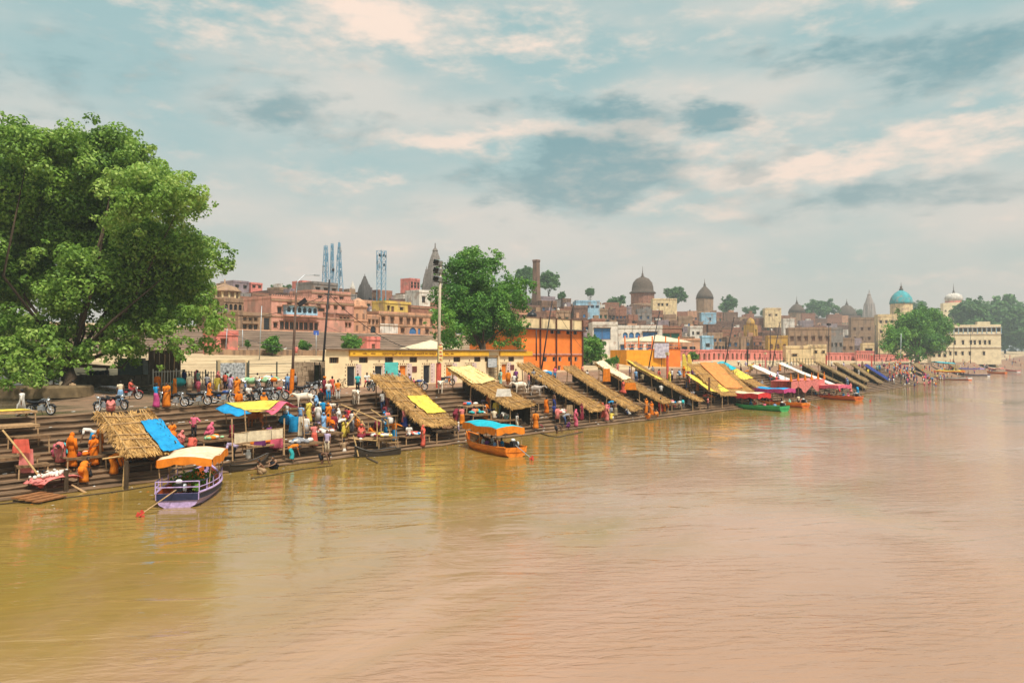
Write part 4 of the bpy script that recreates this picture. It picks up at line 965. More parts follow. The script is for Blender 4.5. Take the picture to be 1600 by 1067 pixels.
def pavilion():
    p = aty(1181, 497, 140); b = aty(1181, 535, 140); H = p.z - b.z
    t = thing('mustard_pavilion', 'mustard yellow domed gate pavilion with a tall pointed arch', 'pavilion', (p.x, 140, b.z))
    w_ = 2.9 * 140 / 1200 * 12 * .5
    mb = MB(); wall(mb, -w_, w_, -2, H * .72, [(-w_ * .5, w_ * .5, 0, H * .55)], .5)
    mb.add([(-w_, 0, -2), (-w_, 5, -2), (w_, 5, -2), (w_, 0, -2), (-w_, 0, H * .72), (-w_, 5, H * .72), (w_, 5, H * .72), (w_, 0, H * .72)], [(0, 4, 5, 1), (1, 5, 6, 2), (2, 6, 7, 3), (4, 7, 6, 5)])
    mb.build('wall', PL['mustard'], t)
    f, q = window_mesh(w_, H * .55, 'arch'); a = put('arch', f, PL['mustard'], t); recolor(a, PL['mustard'])
    MB().lathe([(w_ * .98, H * .72), (w_ * .95, H * .82), (w_ * .75, H * .93), (w_ * .35, H * .99), (.1, H * 1.02)], c=(0, 2.5, 0), n=14).build('dome', PL['mustard'], t, True)
pavilion()
def chimney():
    p = aty(838, 406, 215); b = aty(838, 490, 215); H = p.z - b.z
    t = thing('chimney_tower', 'tall square brick chimney tower rising above the trees', 'tower', (p.x, 215, b.z))
    w_ = 1.3
    MB().lathe([(w_ * 1.9, -6), (w_ * 1.55, H * .3), (w_ * 1.3, H * .62), (w_ * 1.25, H * .95)], n=4, rot0=PI / 4).build('shaft', PL['brown'], t)
    MB().lathe([(w_ * 1.25, H * .951), (w_ * 1.42, H * .97), (w_ * 1.42, H * .99), (w_ * 1.3, H)], n=4, rot0=PI / 4).build('cap', PL['darkbrick'], t)
chimney()
# --- telecom masts
MASTB = mat('mast_blue_white', (.16, .32, .45), .6, .3, 1.5)
def mast(label, px, yt, yb, Y, w0, w1, head=False):
    p = aty(px, yt, Y); b = aty(px, yb, Y); H = p.z - b.z
    t = thing('telecom_mast', label, 'mast', (p.x, Y, b.z), 0, 'telecom masts on the skyline')
    hw = lambda f: lerp(w0, w1, f)
    legs = [(1, 1), (-1, 1), (-1, -1), (1, -1)]
    for a, c in legs: MB().tube([(a * w0, c * w0, -5), (a * w0, c * w0, 0), (a * w1, c * w1, H)], .14, 5).build('leg', MASTB, t)
    n = 7; br = MB()
    for i in range(n):
        f0, f1 = i / n, (i + 1) / n
        for k in range(4):
            (a, c), (e, g) = legs[k], legs[(k + 1) % 4]
            br.tube([(a * hw(f0), c * hw(f0), H * f0), (e * hw(f1), g * hw(f1), H * f1)], .05, 4, caps=False)
            br.tube([(a * hw(f1), c * hw(f1), H * f1), (e * hw(f1), g * hw(f1), H * f1)], .05, 4, caps=False)
            br.tube([(e * hw(f0), g * hw(f0), H * f0), (a * hw(f1), c * hw(f1), H * f1)], .07, 4, caps=False)
    br.build('lattice', MASTB, t)
    rnd = random.Random(int(px))
    for i in range(12 if head else 7):
        z = H * (rnd.uniform(.55, .98) if head else rnd.uniform(.3, .95)); a = rnd.uniform(0, 2 * PI); q = hw(z / H) * 1.35
        if rnd.random() < .7: MB().box((math.cos(a) * q, math.sin(a) * q, z), (.35, .35, 2.0)).build('antenna', STEEL if i % 2 else MASTB, t)
        else:
            o = MB().lathe([(.1, -.2), (.55, 0), (.6, .12)], n=10).build('dish', IRON, t, True, loc=(math.cos(a) * q, math.sin(a) * q, z)); o.rotation_euler = (PI / 2, 0, a + PI / 2)
    MB().tube([(0, 0, H), (0, 0, H * 1.06)], .06, 4).build('rod', STEEL, t)
mast('leftmost slim lattice telecom mast of the three standing together'.replace('leftmost slim', 'slim blunt-topped'), 509, 384, 448, 225, .9, .4)
mast('slim telecom mast with a collared top in the middle of the three', 519, 381, 448, 232, .55, .3)
mast('pointed lattice telecom mast at the end of the three, beside the conical spire', 530, 379, 449, 222, 1.0, .2)
mast('broad lattice mast crowded with antennas standing alone', 596, 392, 452, 218, 1.15, 1.25, True)
# ================================================================== shelters over the steps
def thatch_material():
    m = mat('golden_thatch', (.34, .165, .042), .95, .55, 7, .9, c2=(.62, .33, .095), stretch=(2.4, .35, .35), detail=6)
    return m
THATCH = thatch_material()
STRAW = mat('loose_straw', (.36, .19, .055), .9, .55, 1.6, c2=(.66, .38, .13))
STRAWD = mat('old_grey_straw', (.24, .17, .09), .9, .45, 3, c2=(.36, .26, .14))
THATCHD = mat('old_thatch', (.20, .135, .065), .95, .5, 7, .8, c2=(.36, .25, .12), stretch=(2.4, .35, .35), detail=6)
CLOTH = {}
def cloth(key, c):
    if key not in CLOTH: CLOTH[key] = mat('cloth_' + key, c, .78, .3, 2.6, .35, trans=.2, spec=.2, detail=7)
    return CLOTH[key]
for k, c in dict(yellow=(.86, .63, .10), paleyellow=(.80, .62, .27), blue=(.02, .33, .66), cyan=(.02, .50, .62), red=(.72, .05, .05), pink=(.80, .16, .25), orange=(.86, .24, .02), peach=(.84, .30, .085), cream=(.84, .68, .47), white=(.82, .76, .68),
                 saffron=(.84, .20, .01), rose=(.82, .25, .22), navy=(.03, .05, .22), violet=(.42, .32, .62), magenta=(.62, .08, .25), green=(.05, .36, .16), lightgreen=(.35, .62, .35), brown=(.22, .11, .05), black=(.015, .015, .02), grey=(.32, .32, .34), turquoise=(.05, .48, .50)).items(): cloth(k, c)
SHN = [0]
SHADECLOTH = mat('dark_shade_cloth', (.045, .035, .018), .95, .5, 3, .3)  # near-black cloth for the shade screens added inside the shelters
def shelter(label, LL, LR, HL, Y=44.2, cover='thatch', posts=3, straw=700, old=False, group='thatched shelters over the steps', wob=.07, ragged=.0, lowpost=-.8):
    SHN[0] += 1; rnd = random.Random(100 + SHN[0])
    a = aty(*LL, Y); b = aty(LR, LL[1], Y); h = atx(*HL, a.x)
    W_ = b.x - a.x; dY = h.y - Y; dZ = h.z - a.z
    roll = rnd.uniform(-.3, .25); bow = rnd.uniform(.0, .2)
    root = thing('thatched_shelter' if cover == 'thatch' else 'awning_shelter', label, 'shelter', (a.x, Y, 0), 0, group)
    def P(u, v, off=0.0):            # v = 0 at the high end, 1 at the water
        y = dY * (1 - v); z = a.z + dZ * (1 - v) - bow * math.sin(PI * v) + roll * (u * (.3 + .7 * v)) - .10 * math.sin(PI * u) * (1 if cover == 'thatch' else 2.0)
        z += wob * noise.noise((u * 2.1 + SHN[0] * 7, v * 5.0, .3)) * 2
        return Vector((u * W_, y, z + off))
    if cover == 'thatch':
        tm, sm = (THATCHD, STRAWD) if old else (THATCH, STRAW)
        def PR(u, v):
            e = .12 * noise.noise((u * 9, v * 9, SHN[0]))
            q = P(u, v); q.x += e * (1 if .02 < u < .98 else 2.0); q.y += e * 1.2; return q
        MB().grid(PR, 10, 18, thick=.13).build('thatch', tm, root)
        st = MB()
        for i in range(straw):
            u, v = rnd.random(), rnd.random()
            edge = rnd.random()
            if edge < .26: u = rnd.choice((-.015, -.01, 1.015)) + rnd.uniform(-.02, .02)
            elif edge < .36: v = rnd.choice((0, 1.0)) + rnd.uniform(-.01, .02)
            q = P(min(1, max(0, u)), min(1, max(0, v)), .03 + rnd.uniform(0, .05)); q.x = u * W_
            d = Vector((rnd.gauss(0, .38), -1, -dZ / dY * 1.0 + rnd.gauss(0, .05)))
            if edge < .26: d = Vector((rnd.uniform(.2, 1.0) * (1 if u > .5 else -1), rnd.gauss(-.3, .4), -.35 - rnd.random() * .5))
            d = d.normalized() * rnd.uniform(.3, .85)
            sdv = d.cross(Vector((0, 0, 1))).normalized() * rnd.uniform(.016, .042)
            st.add([q - d * .5 - sdv, q - d * .5 + sdv, q + d * .5 + sdv * .5 - Vector((0, 0, .03)), q + d * .5 - sdv * .5 - Vector((0, 0, .03))], [(0, 1, 2, 3)])
        o = st.build('straw', sm, root); o['kind'] = 'stuff'
        for i in range(4):
            u = (i + .5) / 4 + rnd.uniform(-.06, .06); v1 = rnd.uniform(.92, 1.06)
            MB().tube([P(u, -.02, .1), P(u + rnd.uniform(-.03, .03), .5, .11), P(u + rnd.uniform(-.04, .04), min(1, v1), .1)], .035, 5).build('bamboo_pole', BAMBOO, root)
        for i in range(5):
            v = .1 + .2 * i + rnd.uniform(-.04, .04)
            MB().tube([P(-.03, v, .09), P(.5, v, .12), P(1.03, v, .09)], .03, 5).build('bamboo_batten', PALEWOOD, root)
    else:
        MB().grid(lambda u, v: P(u, v, .05), 10, 22, thick=.02).build('awning_sheet', CLOTH[cover], root, True)
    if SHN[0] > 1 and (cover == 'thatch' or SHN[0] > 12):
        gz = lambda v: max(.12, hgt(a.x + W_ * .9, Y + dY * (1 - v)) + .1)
        for us in (.45, .985): MB().grid(lambda u, v: (W_ * us + .05 * math.sin(u * 40), dY * (1 - lerp(.06, .93, u)), lerp(gz(lerp(.06, .93, u)), P(us, lerp(.06, .93, u), -.16).z, v)), 26, 2).build('shade_screen', SHADECLOTH, root)  # dark sheets added under the roof to stand in for its shade
    for u in (.03, .97): MB().tube([P(u, 0, -.2), P(u, .5, -.2), P(u, 1, -.2)], .05, 6).build('rafter', BAMBOO, root)
    for i in range(posts):
        v = .06 + .9 * i / max(1, posts - 1)
        MB().tube([P(.0, v, -.2), P(.5, v, -.26), P(1.0, v, -.2)], .045, 6).build('cross_beam', WOOD, root)
        for u in (.05, .95):
            p = P(u, v, -.16); lx = rnd.uniform(-.15, .15); ly = rnd.uniform(-.1, .1)
            wy = Y + p.y + ly; g = hgt(a.x + p.x, wy); g = lowpost if g < -1 else g - .05
            MB().tube([(p.x, p.y, p.z + rnd.uniform(.05, .3)), (p.x + lx, p.y + ly, g)], [.05, .06], 6).build('post', (PALEWOOD if rnd.random() < .65 else WOOD), root)
    return root, P, W_
def sheet_on(sh, label, u0, u1, v0, v1, colr, name='tarpaulin', drop=0.0, off=.17):
    root, P, W_ = sh
    rnd = random.Random(hash(label) % 999)
    s0 = sum(ord(ch) for ch in label)
    o = MB().grid(lambda u, v: P(lerp(u0, u1, u), lerp(v0, v1, v), off + .07 * noise.noise((u * 4, v * 4, s0)) + .035 * noise.noise((u * 13, v * 13, s0))) + Vector((.06 * noise.noise((v * 5, 1, s0)), .08 * noise.noise((u * 5, 2, s0)), -drop * max(0, u - .8) * 5 if drop else 0)), 26, 26, thick=.02).build(name, CLOTH[colr], None, True)
    o.location = root.location
    return tag(o, label, 'tarpaulin')
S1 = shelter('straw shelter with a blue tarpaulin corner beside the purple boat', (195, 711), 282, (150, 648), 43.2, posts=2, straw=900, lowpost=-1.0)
sheet_on(S1, 'bright blue tarpaulin tied over the straw shelter by the purple boat', .66, 1.05, .28, 1.04, 'blue', off=.2)
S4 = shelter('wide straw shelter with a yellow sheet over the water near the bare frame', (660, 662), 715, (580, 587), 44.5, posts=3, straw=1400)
sheet_on(S4, 'yellow plastic sheet spread on the wide straw shelter', .42, .98, .42, .80, 'yellow')
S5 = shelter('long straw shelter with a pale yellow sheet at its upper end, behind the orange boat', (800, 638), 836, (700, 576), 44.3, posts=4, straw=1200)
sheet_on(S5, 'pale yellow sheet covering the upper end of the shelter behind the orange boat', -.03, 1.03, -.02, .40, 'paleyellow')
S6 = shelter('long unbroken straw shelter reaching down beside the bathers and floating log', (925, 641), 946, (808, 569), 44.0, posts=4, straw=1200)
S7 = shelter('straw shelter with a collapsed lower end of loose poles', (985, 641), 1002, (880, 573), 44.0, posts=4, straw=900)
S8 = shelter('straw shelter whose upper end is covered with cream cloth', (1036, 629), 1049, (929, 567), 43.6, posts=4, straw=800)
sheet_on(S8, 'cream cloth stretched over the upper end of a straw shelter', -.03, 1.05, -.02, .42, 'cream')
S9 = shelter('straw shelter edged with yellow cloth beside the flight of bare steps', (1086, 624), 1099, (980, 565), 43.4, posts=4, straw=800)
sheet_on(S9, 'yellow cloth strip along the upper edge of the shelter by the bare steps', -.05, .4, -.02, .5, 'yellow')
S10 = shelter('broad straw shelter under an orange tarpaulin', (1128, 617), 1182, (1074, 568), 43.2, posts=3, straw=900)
sheet_on(S10, 'long orange tarpaulin over the broad straw shelter', .32, .80, -.02, .80, 'peach')
S10b = shelter('low yellow cloth awning slung in front of the orange tarpaulin', (1112, 612), 1140, (1070, 583), 43.6, cover='yellow', posts=2, group='cloth awnings over the steps')
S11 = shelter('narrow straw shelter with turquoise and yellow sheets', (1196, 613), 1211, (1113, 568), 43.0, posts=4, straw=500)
sheet_on(S11, 'turquoise sheet on the upper end of the narrow straw shelter', -.05, 1.1, -.02, .25, 'cyan')
sheet_on(S11, 'lemon yellow sheet below the turquoise one on the narrow straw shelter', -.05, 1.1, .26, .58, 'yellow', off=.15)
S12 = shelter('long white canvas awning beside the green boat', (1238, 600), 1248, (1168, 570), 45.0, cover='white', posts=3, group='cloth awnings over the steps')
S13 = shelter('long white canvas awning ending at the red draped stage', (1300, 602), 1309, (1211, 566), 43.0, cover='white', posts=4, group='cloth awnings over the steps')
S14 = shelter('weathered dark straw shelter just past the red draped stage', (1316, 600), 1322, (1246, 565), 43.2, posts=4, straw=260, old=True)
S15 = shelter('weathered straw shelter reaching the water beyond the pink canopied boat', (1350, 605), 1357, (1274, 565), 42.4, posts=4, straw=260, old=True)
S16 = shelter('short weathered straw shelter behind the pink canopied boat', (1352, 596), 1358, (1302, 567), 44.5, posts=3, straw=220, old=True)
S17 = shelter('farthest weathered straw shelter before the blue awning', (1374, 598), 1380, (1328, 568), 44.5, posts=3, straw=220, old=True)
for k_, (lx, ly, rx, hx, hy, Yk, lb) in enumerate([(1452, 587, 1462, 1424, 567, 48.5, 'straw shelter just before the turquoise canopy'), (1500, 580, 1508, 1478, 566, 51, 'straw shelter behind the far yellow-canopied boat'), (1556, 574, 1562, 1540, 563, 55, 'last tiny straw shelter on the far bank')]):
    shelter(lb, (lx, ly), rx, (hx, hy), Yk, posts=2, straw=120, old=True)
S18 = shelter('blue cloth awning on dark poles at the crowded bathing place', (1386, 594), 1393, (1347, 569), 46.0, cover='navy', posts=3, group='cloth awnings over the steps')
def scene_extra_cloth():
    # turquoise parasol cloth on poles, far along the bank
    p = aty(1474, 566, 54); t = thing('turquoise_canopy', 'turquoise cloth canopy on four poles at the far bathing place', 'canopy', (p.x, 54, p.z - 2.6), R(-40))
    MB().grid(lambda u, v: ((u - .5) * 7, (v - .5) * 3.4, 2.6 - .5 * u + .35 * math.sin(PI * v)), 8, 6, thick=.03).build('cloth', CLOTH['cyan'], t, True)
    for x in (-3.3, 3.3):
        for y in (-1.5, 1.5): MB().tube([(x, y, -1.2), (x, y, 2.6 - .5 * (x / 7 + .5))], .06, 5).build('pole', WOOD, t)
    # pyramid tent over the sand and the temple platform tent
    for (l, r, yt, ye, Y, lab, nm) in ((638, 706, 531, 546, 98, 'cream pyramid-roofed tent behind the yellow bathing-room roof', 'tent'), (984, 1066, 523, 533, 92, 'wide cream tent roof over the orange temple platform', 'tent')):
        a = aty(l, ye, Y); b = aty(r, ye, Y); c = aty((l + r) / 2, yt, Y); W_ = b.x - a.x; g = hgt((a.x + b.x) / 2, Y)
        t = thing(nm, lab, 'tent', ((a.x + b.x) / 2, Y, g)); e = a.z - g; top = c.z - g; dp = 6
        mb = MB()
        mb.grid(lambda u, v: ((u - .5) * W_, (v - .5) * dp, e + (top - e) * (1 - max(abs(2 * u - 1), abs(2 * v - 1))) ** .8), 10, 8, thick=.03)
        mb.build('tent_roof', CLOTH['cream'], t, True)
        for x in (-W_ / 2, 0, W_ / 2):
            for y in (-dp / 2, dp / 2): MB().tube([(x, y, 0), (x, y, e)], .06, 5).build('pole', STEEL, t)
scene_extra_cloth()

# --- the patched cloth canopy with the blank white banner
def patched_canopy():
    Y = 46.6; z = 2.9
    A, B = aty(384, 640, Y + 2.6), aty(468, 640, Y + 2.6)
    x0 = aty(392, 668, Y).x; x1 = aty(474, 655, Y).x; W_ = x1 - x0
    t = thing('patched_canopy', 'patched yellow, red and blue cloth canopy over a vending platform on the steps', 'canopy', (x0, Y, 0))
    zc = aty(430, 650, Y).z
    def P(u, v):
        zz = zc + .35 + .55 * v - .22 * math.sin(PI * u * 2) * (1 - v) + .12 * noise.noise((u * 4, v * 4, 2)) + (.5 * math.exp(-((u - .62) / .13) ** 2) * (1 - v))
        return Vector((u * W_, v * 3.4 - .3 * math.sin(PI * u), zz))
    MB().grid(lambda u, v: P(.0 + .98 * u, .28 + .72 * v), 14, 8, thick=.02).build('yellow_cloth', CLOTH['yellow'], t, True)
    MB().grid(lambda u, v: P(.34 + .56 * u, .25 * v) + Vector((0, 0, -.03)), 10, 5, thick=.02).build('red_cloth', CLOTH['pink'], t, True)
    MB().grid(lambda u, v: P(-.17 + .20 * u, .05 + .9 * v) + Vector((0, 0, -.45 * (1 - u))), 6, 8, thick=.02).build('blue_cloth', CLOTH['blue'], t, True)
    for u, v in ((-.1, 0), (.98, .0), (.0, 1), (.98, 1), (.5, 1)):
        p = P(u, v); g = hgt(x0 + p.x, Y + p.y)
        MB().tube([p, (p.x + .15, p.y - .1, g - .1)], .045, 6).build('post', PALEWOOD, t)
    MB().tube([P(-.1, 0), P(.98, 0)], .035, 5).build('ridge_pole', BAMBOO, t)
    q = aty(366, 690, 44.2); r = aty(442, 685, 44.2); zb = aty(404, 690, 44.2).z; zt = aty(404, 674, 44.2).z
    b = thing('stretched_banner', 'long blank cream banner stretched between two poles standing at the water', 'banner', (q.x, 44.2, 0))
    wb = r.x - q.x
    MB().grid(lambda u, v: (u * wb, .05 * math.sin(u * 9), lerp(zb, zt, v) + .1 * u + .03 * math.sin(u * 6)), 12, 3, thick=.0).build('banner_cloth', CLOTH['cream'], b, True)
    for k in range(1, 4): MB().tube([(wb * k / 4, -.03, zb + .05), (wb * k / 4, -.03, zt)], .012, 4).build('seam', BLACKP, b)
    for x, top in ((-.1, .9), (wb + .1, .7)):
        MB().tube([(x, 0, -1), (x, 0, .6)], .1, 6).build('pile', DARKWOOD, b); MB().tube([(x, 0, .58), (x + (.2 if x > 1 else .1), .3, zt + top)], .05, 6).build('post', PALEWOOD, b)
    for z_ in (zb, zt): MB().tube([(-.1, .03, z_), (wb + .1, .03, z_ + .1)], .02, 5).build('rope', PALEWOOD, b)
patched_canopy()

# --- the bare pole frame with a plank tray
def bare_frame():
    a = atz(586, 712, 0.0); t = thing('bare_shelter_frame', 'bare wooden pole frame of an unroofed shelter over the water', 'shelter', (a.x, a.y, 0), R(0))
    Z = lambda px, py, Y: aty(px, py, Y)
    poles = [((554, 686), (622, 692), 43.6, 43.6), ((589, 657), (589, 697), 43.6, 43.6), ((604, 656), (612, 690), 43.6, 43.6), ((533, 632), (596, 659), 47.5, 43.8), ((552, 680), (560, 713), 43.6, 43.0),
             ((566, 657), (566, 690), 45.5, 45.0), ((580, 640), (602, 656), 47.0, 44.0), ((548, 640), (570, 665), 48, 45.0), ((562, 640), (540, 668), 46.5, 46.2), ((572, 676), (594, 676), 44.4, 44.4)]
    for (p, q, y0, y1) in poles:
        u, v = Z(*p, y0) - a, Z(*q, y1) - a
        u.z += a.z; v.z += a.z
        MB().tube([u, (u + v) / 2 + Vector((.02, .0, .03)), v], .05, 6).build('pole', BAMBOO, t)
    c = Z(597, 650, 45.0); sh = thing('plank_tray', 'slanting grey plank tray propped on the bare pole frame', 'tray', (c.x, c.y, c.z), R(12))
    for k in range(4): MB().box((0, -.6 + k * .4, -.02 * k), (2.0, .38, .05)).build('plank', WOOD, sh)
    for x in (-.9, .9):
        for y in (-.6, .6): MB().tube([(x, y, -.04), (x, y, hgt(c.x + x, c.y + y) - c.z if hgt(c.x + x, c.y + y) > -1 else -c.z - .5)], .04, 5).build('leg', PALEWOOD, sh)
    # the loose, fallen poles at the lower end of the collapsed shelter
    rnd = random.Random(4)
    for k in range(9):
        p = aty(rnd.uniform(985, 1030), rnd.uniform(622, 640), 44.5); q = p + Vector((rnd.uniform(-1.5, 2.5), rnd.uniform(-1.6, .6), -rnd.uniform(.6, 1.8)))
        o = MB().tube([(0, 0, 0), q - p], .045, 5).build('fallen_pole', PALEWOOD, None, loc=p); tag(o, 'loose bamboo pole fallen at the end of the collapsed straw shelter', 'pole', 'fallen poles of the collapsed shelter')
bare_frame()

# --- wooden vending platforms (low cots) with their loads
PLN = [0]
def platform(px, py, Lx, Wy, H, label, rz=0.0, load=None, at=None, wood=WOOD, group='wooden platforms on the steps', z=None):
    PLN[0] += 1; rnd = random.Random(300 + PLN[0])
    p = atg(px, py) if at is None else Vector(at)
    t = thing('wooden_platform', label, 'platform', p, rz, group)
    n = max(3, int(Wy / .28)); wd = Wy / n
    for k in range(n): MB().box((rnd.uniform(-.04, .04), -Wy / 2 + (k + .5) * wd, H - .03 + rnd.uniform(-.01, .01)), (Lx + rnd.uniform(-.1, .1), wd * .9, .05)).build('plank', wood, t)
    for sx in (-1, 1):
        for sy in (-1, 1):
            x, y = sx * (Lx / 2 - .1), sy * (Wy / 2 - .08)
            g = hgt(p.x + x * math.cos(rz) - y * math.sin(rz), p.y + x * math.sin(rz) + y * math.cos(rz)) - p.z
            MB().tube([(x, y, H - .06), (x * 1.03, y * 1.05, max(-1.8, min(g, H - .2)) - .04)], .045, 5).build('leg', PALEWOOD, t)
    for sy in (-1, 1): MB().box((0, sy * (Wy / 2 - .04), H - .1), (Lx, .05, .08)).build('rail', wood, t)
    return p + Vector((0, 0, H))
def bundle(p, r, label, colr, name='cloth_bundle', seed=1, cat='bundle', sq=.55):
    rnd = random.Random(seed); mb = MB()
    if sq < .2: mb.box((0, 0, .05), (r * 2.4, r * 1.7, .06))
    elif sq >= .7: mb.ball((0, 0, r * .6), (r, r * .85, r * .62), 10, 7, jit=.08, rnd=rnd)
    else:
        for k in range(16):
            q = rnd.uniform(0, 2 * PI); d = r * math.sqrt(rnd.random()) * .95; s = r * rnd.uniform(.2, .36)
            mb.ball((d * math.cos(q) * 1.15, d * math.sin(q) * .8, s * .5 + (1 - d / r) * r * sq * .5), (s * 1.2, s, s * rnd.uniform(.5, .8)), 7, 5, rnd.choice((0, 0, 0, 1, 2)), jit=.15, rnd=rnd)
    o = mb.build(name, [CLOTH[colr], CLOTH['white'], CLOTH[('orange', 'maroon', 'blue', 'rose')[seed % 4]]], None, True, loc=p)
    return tag(o, label, cat)
# ================================================================== boats
HULLP = {k: mat('boat_paint_' + k, c, .5, .42, 2.2, .35, spec=.4, detail=8, stretch=(.5, 2, 2.5)) for k, c in dict(orange=(.80, .21, .015), purple=(.50, .36, .62), navy=(.02, .025, .07), green=(.05, .36, .11), rust=(.62, .13, .02), white=(.75, .72, .68), wood=(.13, .075, .035), black=(.035, .024, .015), red=(.6, .06, .04)).items()}
def boat(label, px, py, head, Lb, B, low, up, canopy=None, val=None, inner='wood', engine=True, cx=(.18, .72), ch=1.75, shaft=True, at=None, group='passenger boats moored at the steps', rail=False, bench=3, name='passenger_boat', draft=.22, valh=.42, arch=.16):
    p = atz(px, py, 0.0) if at is None else Vector(at)
    t = thing(name, label, 'boat', (p.x, p.y, -.22 if name == 'wooden_skiff' else 0), R(head), group)
    S = 12
    def sec(f):
        b = B / 2 * (.78 + .22 * math.sin(min(1, f / .45) * PI / 2)) * (1 if f < .55 else max(.07, 1 - ((f - .55) / .45) ** 2.1 * .95))
        sh = .52 + .16 * (1 - f) ** 3 + .62 * max(0, f - .5) ** 2 * 3.2
        k = -draft + .12 * (1 - min(1, f / .15)) + (0 if f < .6 else ((f - .6) / .4) ** 2 * (draft + .30))
        return b, sh, k
    vs = []; n = 9
    def ring(f, ins=0.0):
        b, sh, k = sec(f); x = Lb * f; b = max(.03, b - ins); k += ins
        out = []
        for i in range(n):
            q = -1 + 2 * i / (n - 1); s_ = abs(q)
            y = b * (1 if s_ > .75 else .82 * s_ / .5 if s_ <= .5 else lerp(.82, 1, (s_ - .5) / .25)); z = k if s_ <= .3 else lerp(k, sh, ((s_ - .3) / .7) ** 1.0)
            out.append((x, math.copysign(y, q) if q else 0, z))
        return out
    for i in range(S + 1): vs += ring(i / S)
    fs = []; mi = []
    for i in range(S):
        for j in range(n - 1):
            fs.append((i * n + j, (i + 1) * n + j, (i + 1) * n + j + 1, i * n + j + 1)); mi.append(1 if j in (0, n - 2) else 0)
    mb = MB(); mb.v = [Vector(v) for v in vs]; mb.f = fs + [tuple(range(n)), tuple(reversed([S * n + j for j in range(n)]))]; mb.m = mi + [0, 0]
    mb.build('hull', [HULLP[low], HULLP[up]], t)
    MB().box((-.02, 0, lerp(sec(0)[2], sec(0)[1], .78)), (.05, sec(0)[0] * 1.9, (sec(0)[1] - sec(0)[2]) * .42)).build('transom_board', HULLP[up], t)
    iv = [q for i in range(S + 1) for q in ring(min(.97, max(.015, i / S)), .07)]
    MB().add(iv, [tuple(reversed(f)) for f in fs]).build('inner_hull', HULLP[inner], t)
    for s in (-1, 1):
        MB().tube([(Lb * i / S, s * sec(i / S)[0], sec(i / S)[1] + .02) for i in range(S + 1)], .055, 6).build('gunwale', HULLP[up if up != 'navy' else 'purple'], t)
    for k in range(5): MB().box((Lb * (.14 + .14 * k), 0, .02 - draft + .18), (Lb * .13, B * .55, .04)).build('floor_board', PALEWOOD, t)
    for k in range(bench):
        f = lerp(.2, .74, k / max(1, bench - 1)); MB().box((Lb * f, 0, .38), (.28, sec(f)[0] * 1.86, .05)).build('bench', PALEWOOD, t)
    if canopy:
        x0, x1 = Lb * cx[0], Lb * cx[1]; hw = B / 2 * 1.02
        def C(u, v, o=0): return Vector((lerp(x0, x1, u), (v - .5) * 2 * hw, ch + arch * math.sin(PI * v) + .06 * math.sin(PI * u * 3) + .03 * noise.noise((u * 6, v * 6, px)) + o))
        MB().grid(lambda u, v: C(u, v), 12, 10, thick=.03).build('canopy', CLOTH[canopy], t, True)
        vc = CLOTH[val or canopy]
        scal = lambda q: valh * (.78 + .22 * abs(math.sin(q * 9)))
        for v in (0, 1):
            MB().grid(lambda u, w_: C(u, v, .01) + Vector((.0, (v - .5) * (.06 + .08 * w_), -w_ * scal(u * 1.4))), 24, 2).build('valance', vc, t)
        for u in (0, 1):
            MB().grid(lambda v, w_: C(u, v, .01) + Vector(((u - .5) * (.06 + .08 * w_), 0, -w_ * scal(v))), 16, 2).build('valance', vc, t)
        for u in (.02, .5, .98):
            f = lerp(cx[0], cx[1], u)
            for s in (-1, 1): MB().tube([(Lb * f, s * sec(f)[0] * .96, sec(f)[1]), (Lb * f, s * hw * .97, ch)], .03, 5).build('canopy_post', PALEWOOD, t)
    if rail:
        for s in (-1, 1):
            for z in (.28, .55):
                MB().tube([(Lb * f, s * sec(f)[0], sec(f)[1] + z) for f in (.0, .15, .3, .5, .7)], .025, 5).build('rail', HULLP['purple'] if z < .4 else HULLP['navy'], t)
            for f in (.0, .15, .3, .5, .7): MB().tube([(Lb * f, s * sec(f)[0], sec(f)[1]), (Lb * f, s * sec(f)[0], sec(f)[1] + .56)], .03, 5).build('rail_post', HULLP['purple'], t)
        for z in (.28, .55): MB().tube([(0, -sec(0)[0], sec(0)[1] + z), (0, sec(0)[0], sec(0)[1] + z)], .025, 5).build('rail', HULLP['purple'], t)
    if engine:
        e = thing_part('engine', t); z = sec(0)[1] + .1
        MB().box((.35, 0, z + .12), (.55, .35, .34)).build('engine_block', IRON, e); MB().lathe([(.05, 0), (.2, .02), (.2, .12), (.05, .14)], n=12).build('flywheel', STEEL, e, loc=(.3, -.2, z + .1)).rotation_euler = (PI / 2, 0, 0)
        MB().ball((.4, .02, z + .38), (.22, .17, .12), 8, 6).build('fuel_tank', HULLP['white'], e, True)
        if shaft:
            sy = 1.1 if px < 400 else -.25
            MB().tube([(.2, 0, z + .1), (-1.9, sy, .12)], .028, 6).build('shaft', PALEWOOD if px < 400 else STEEL, e)
            q = MB()
            for a in range(3): q.box((0, math.cos(a * 2.09) * .12, math.sin(a * 2.09) * .12), (.03, .12, .2), rot=Matrix.Rotation(a * 2.09 + .4, 3, 'X'))
            q.tube([(-.1, 0, 0), (.1, 0, 0)], .05, 6)
            q.build('propeller', HULLP['red'], e, loc=(-1.95, sy, .12))
    return t, (lambda f, s, z: Matrix.Translation(t.location) @ Matrix.Rotation(R(head), 4, 'Z') @ Vector((Lb * f, s * B / 2, z)))
def thing_part(name, parent):
    o = bpy.data.objects.new(name, None); col.objects.link(o); o.parent = parent; o.empty_display_size = .1; return o
BOATS = {}
BOATS['purple'] = boat('lilac and navy motor boat with an orange-fringed cream canopy and long propeller shaft', 277, 793, 51, 7.4, 2.5, 'purple', 'navy', 'cream', 'orange', 'rust', True, (.2, .80), 2.05, rail=True, valh=.42)
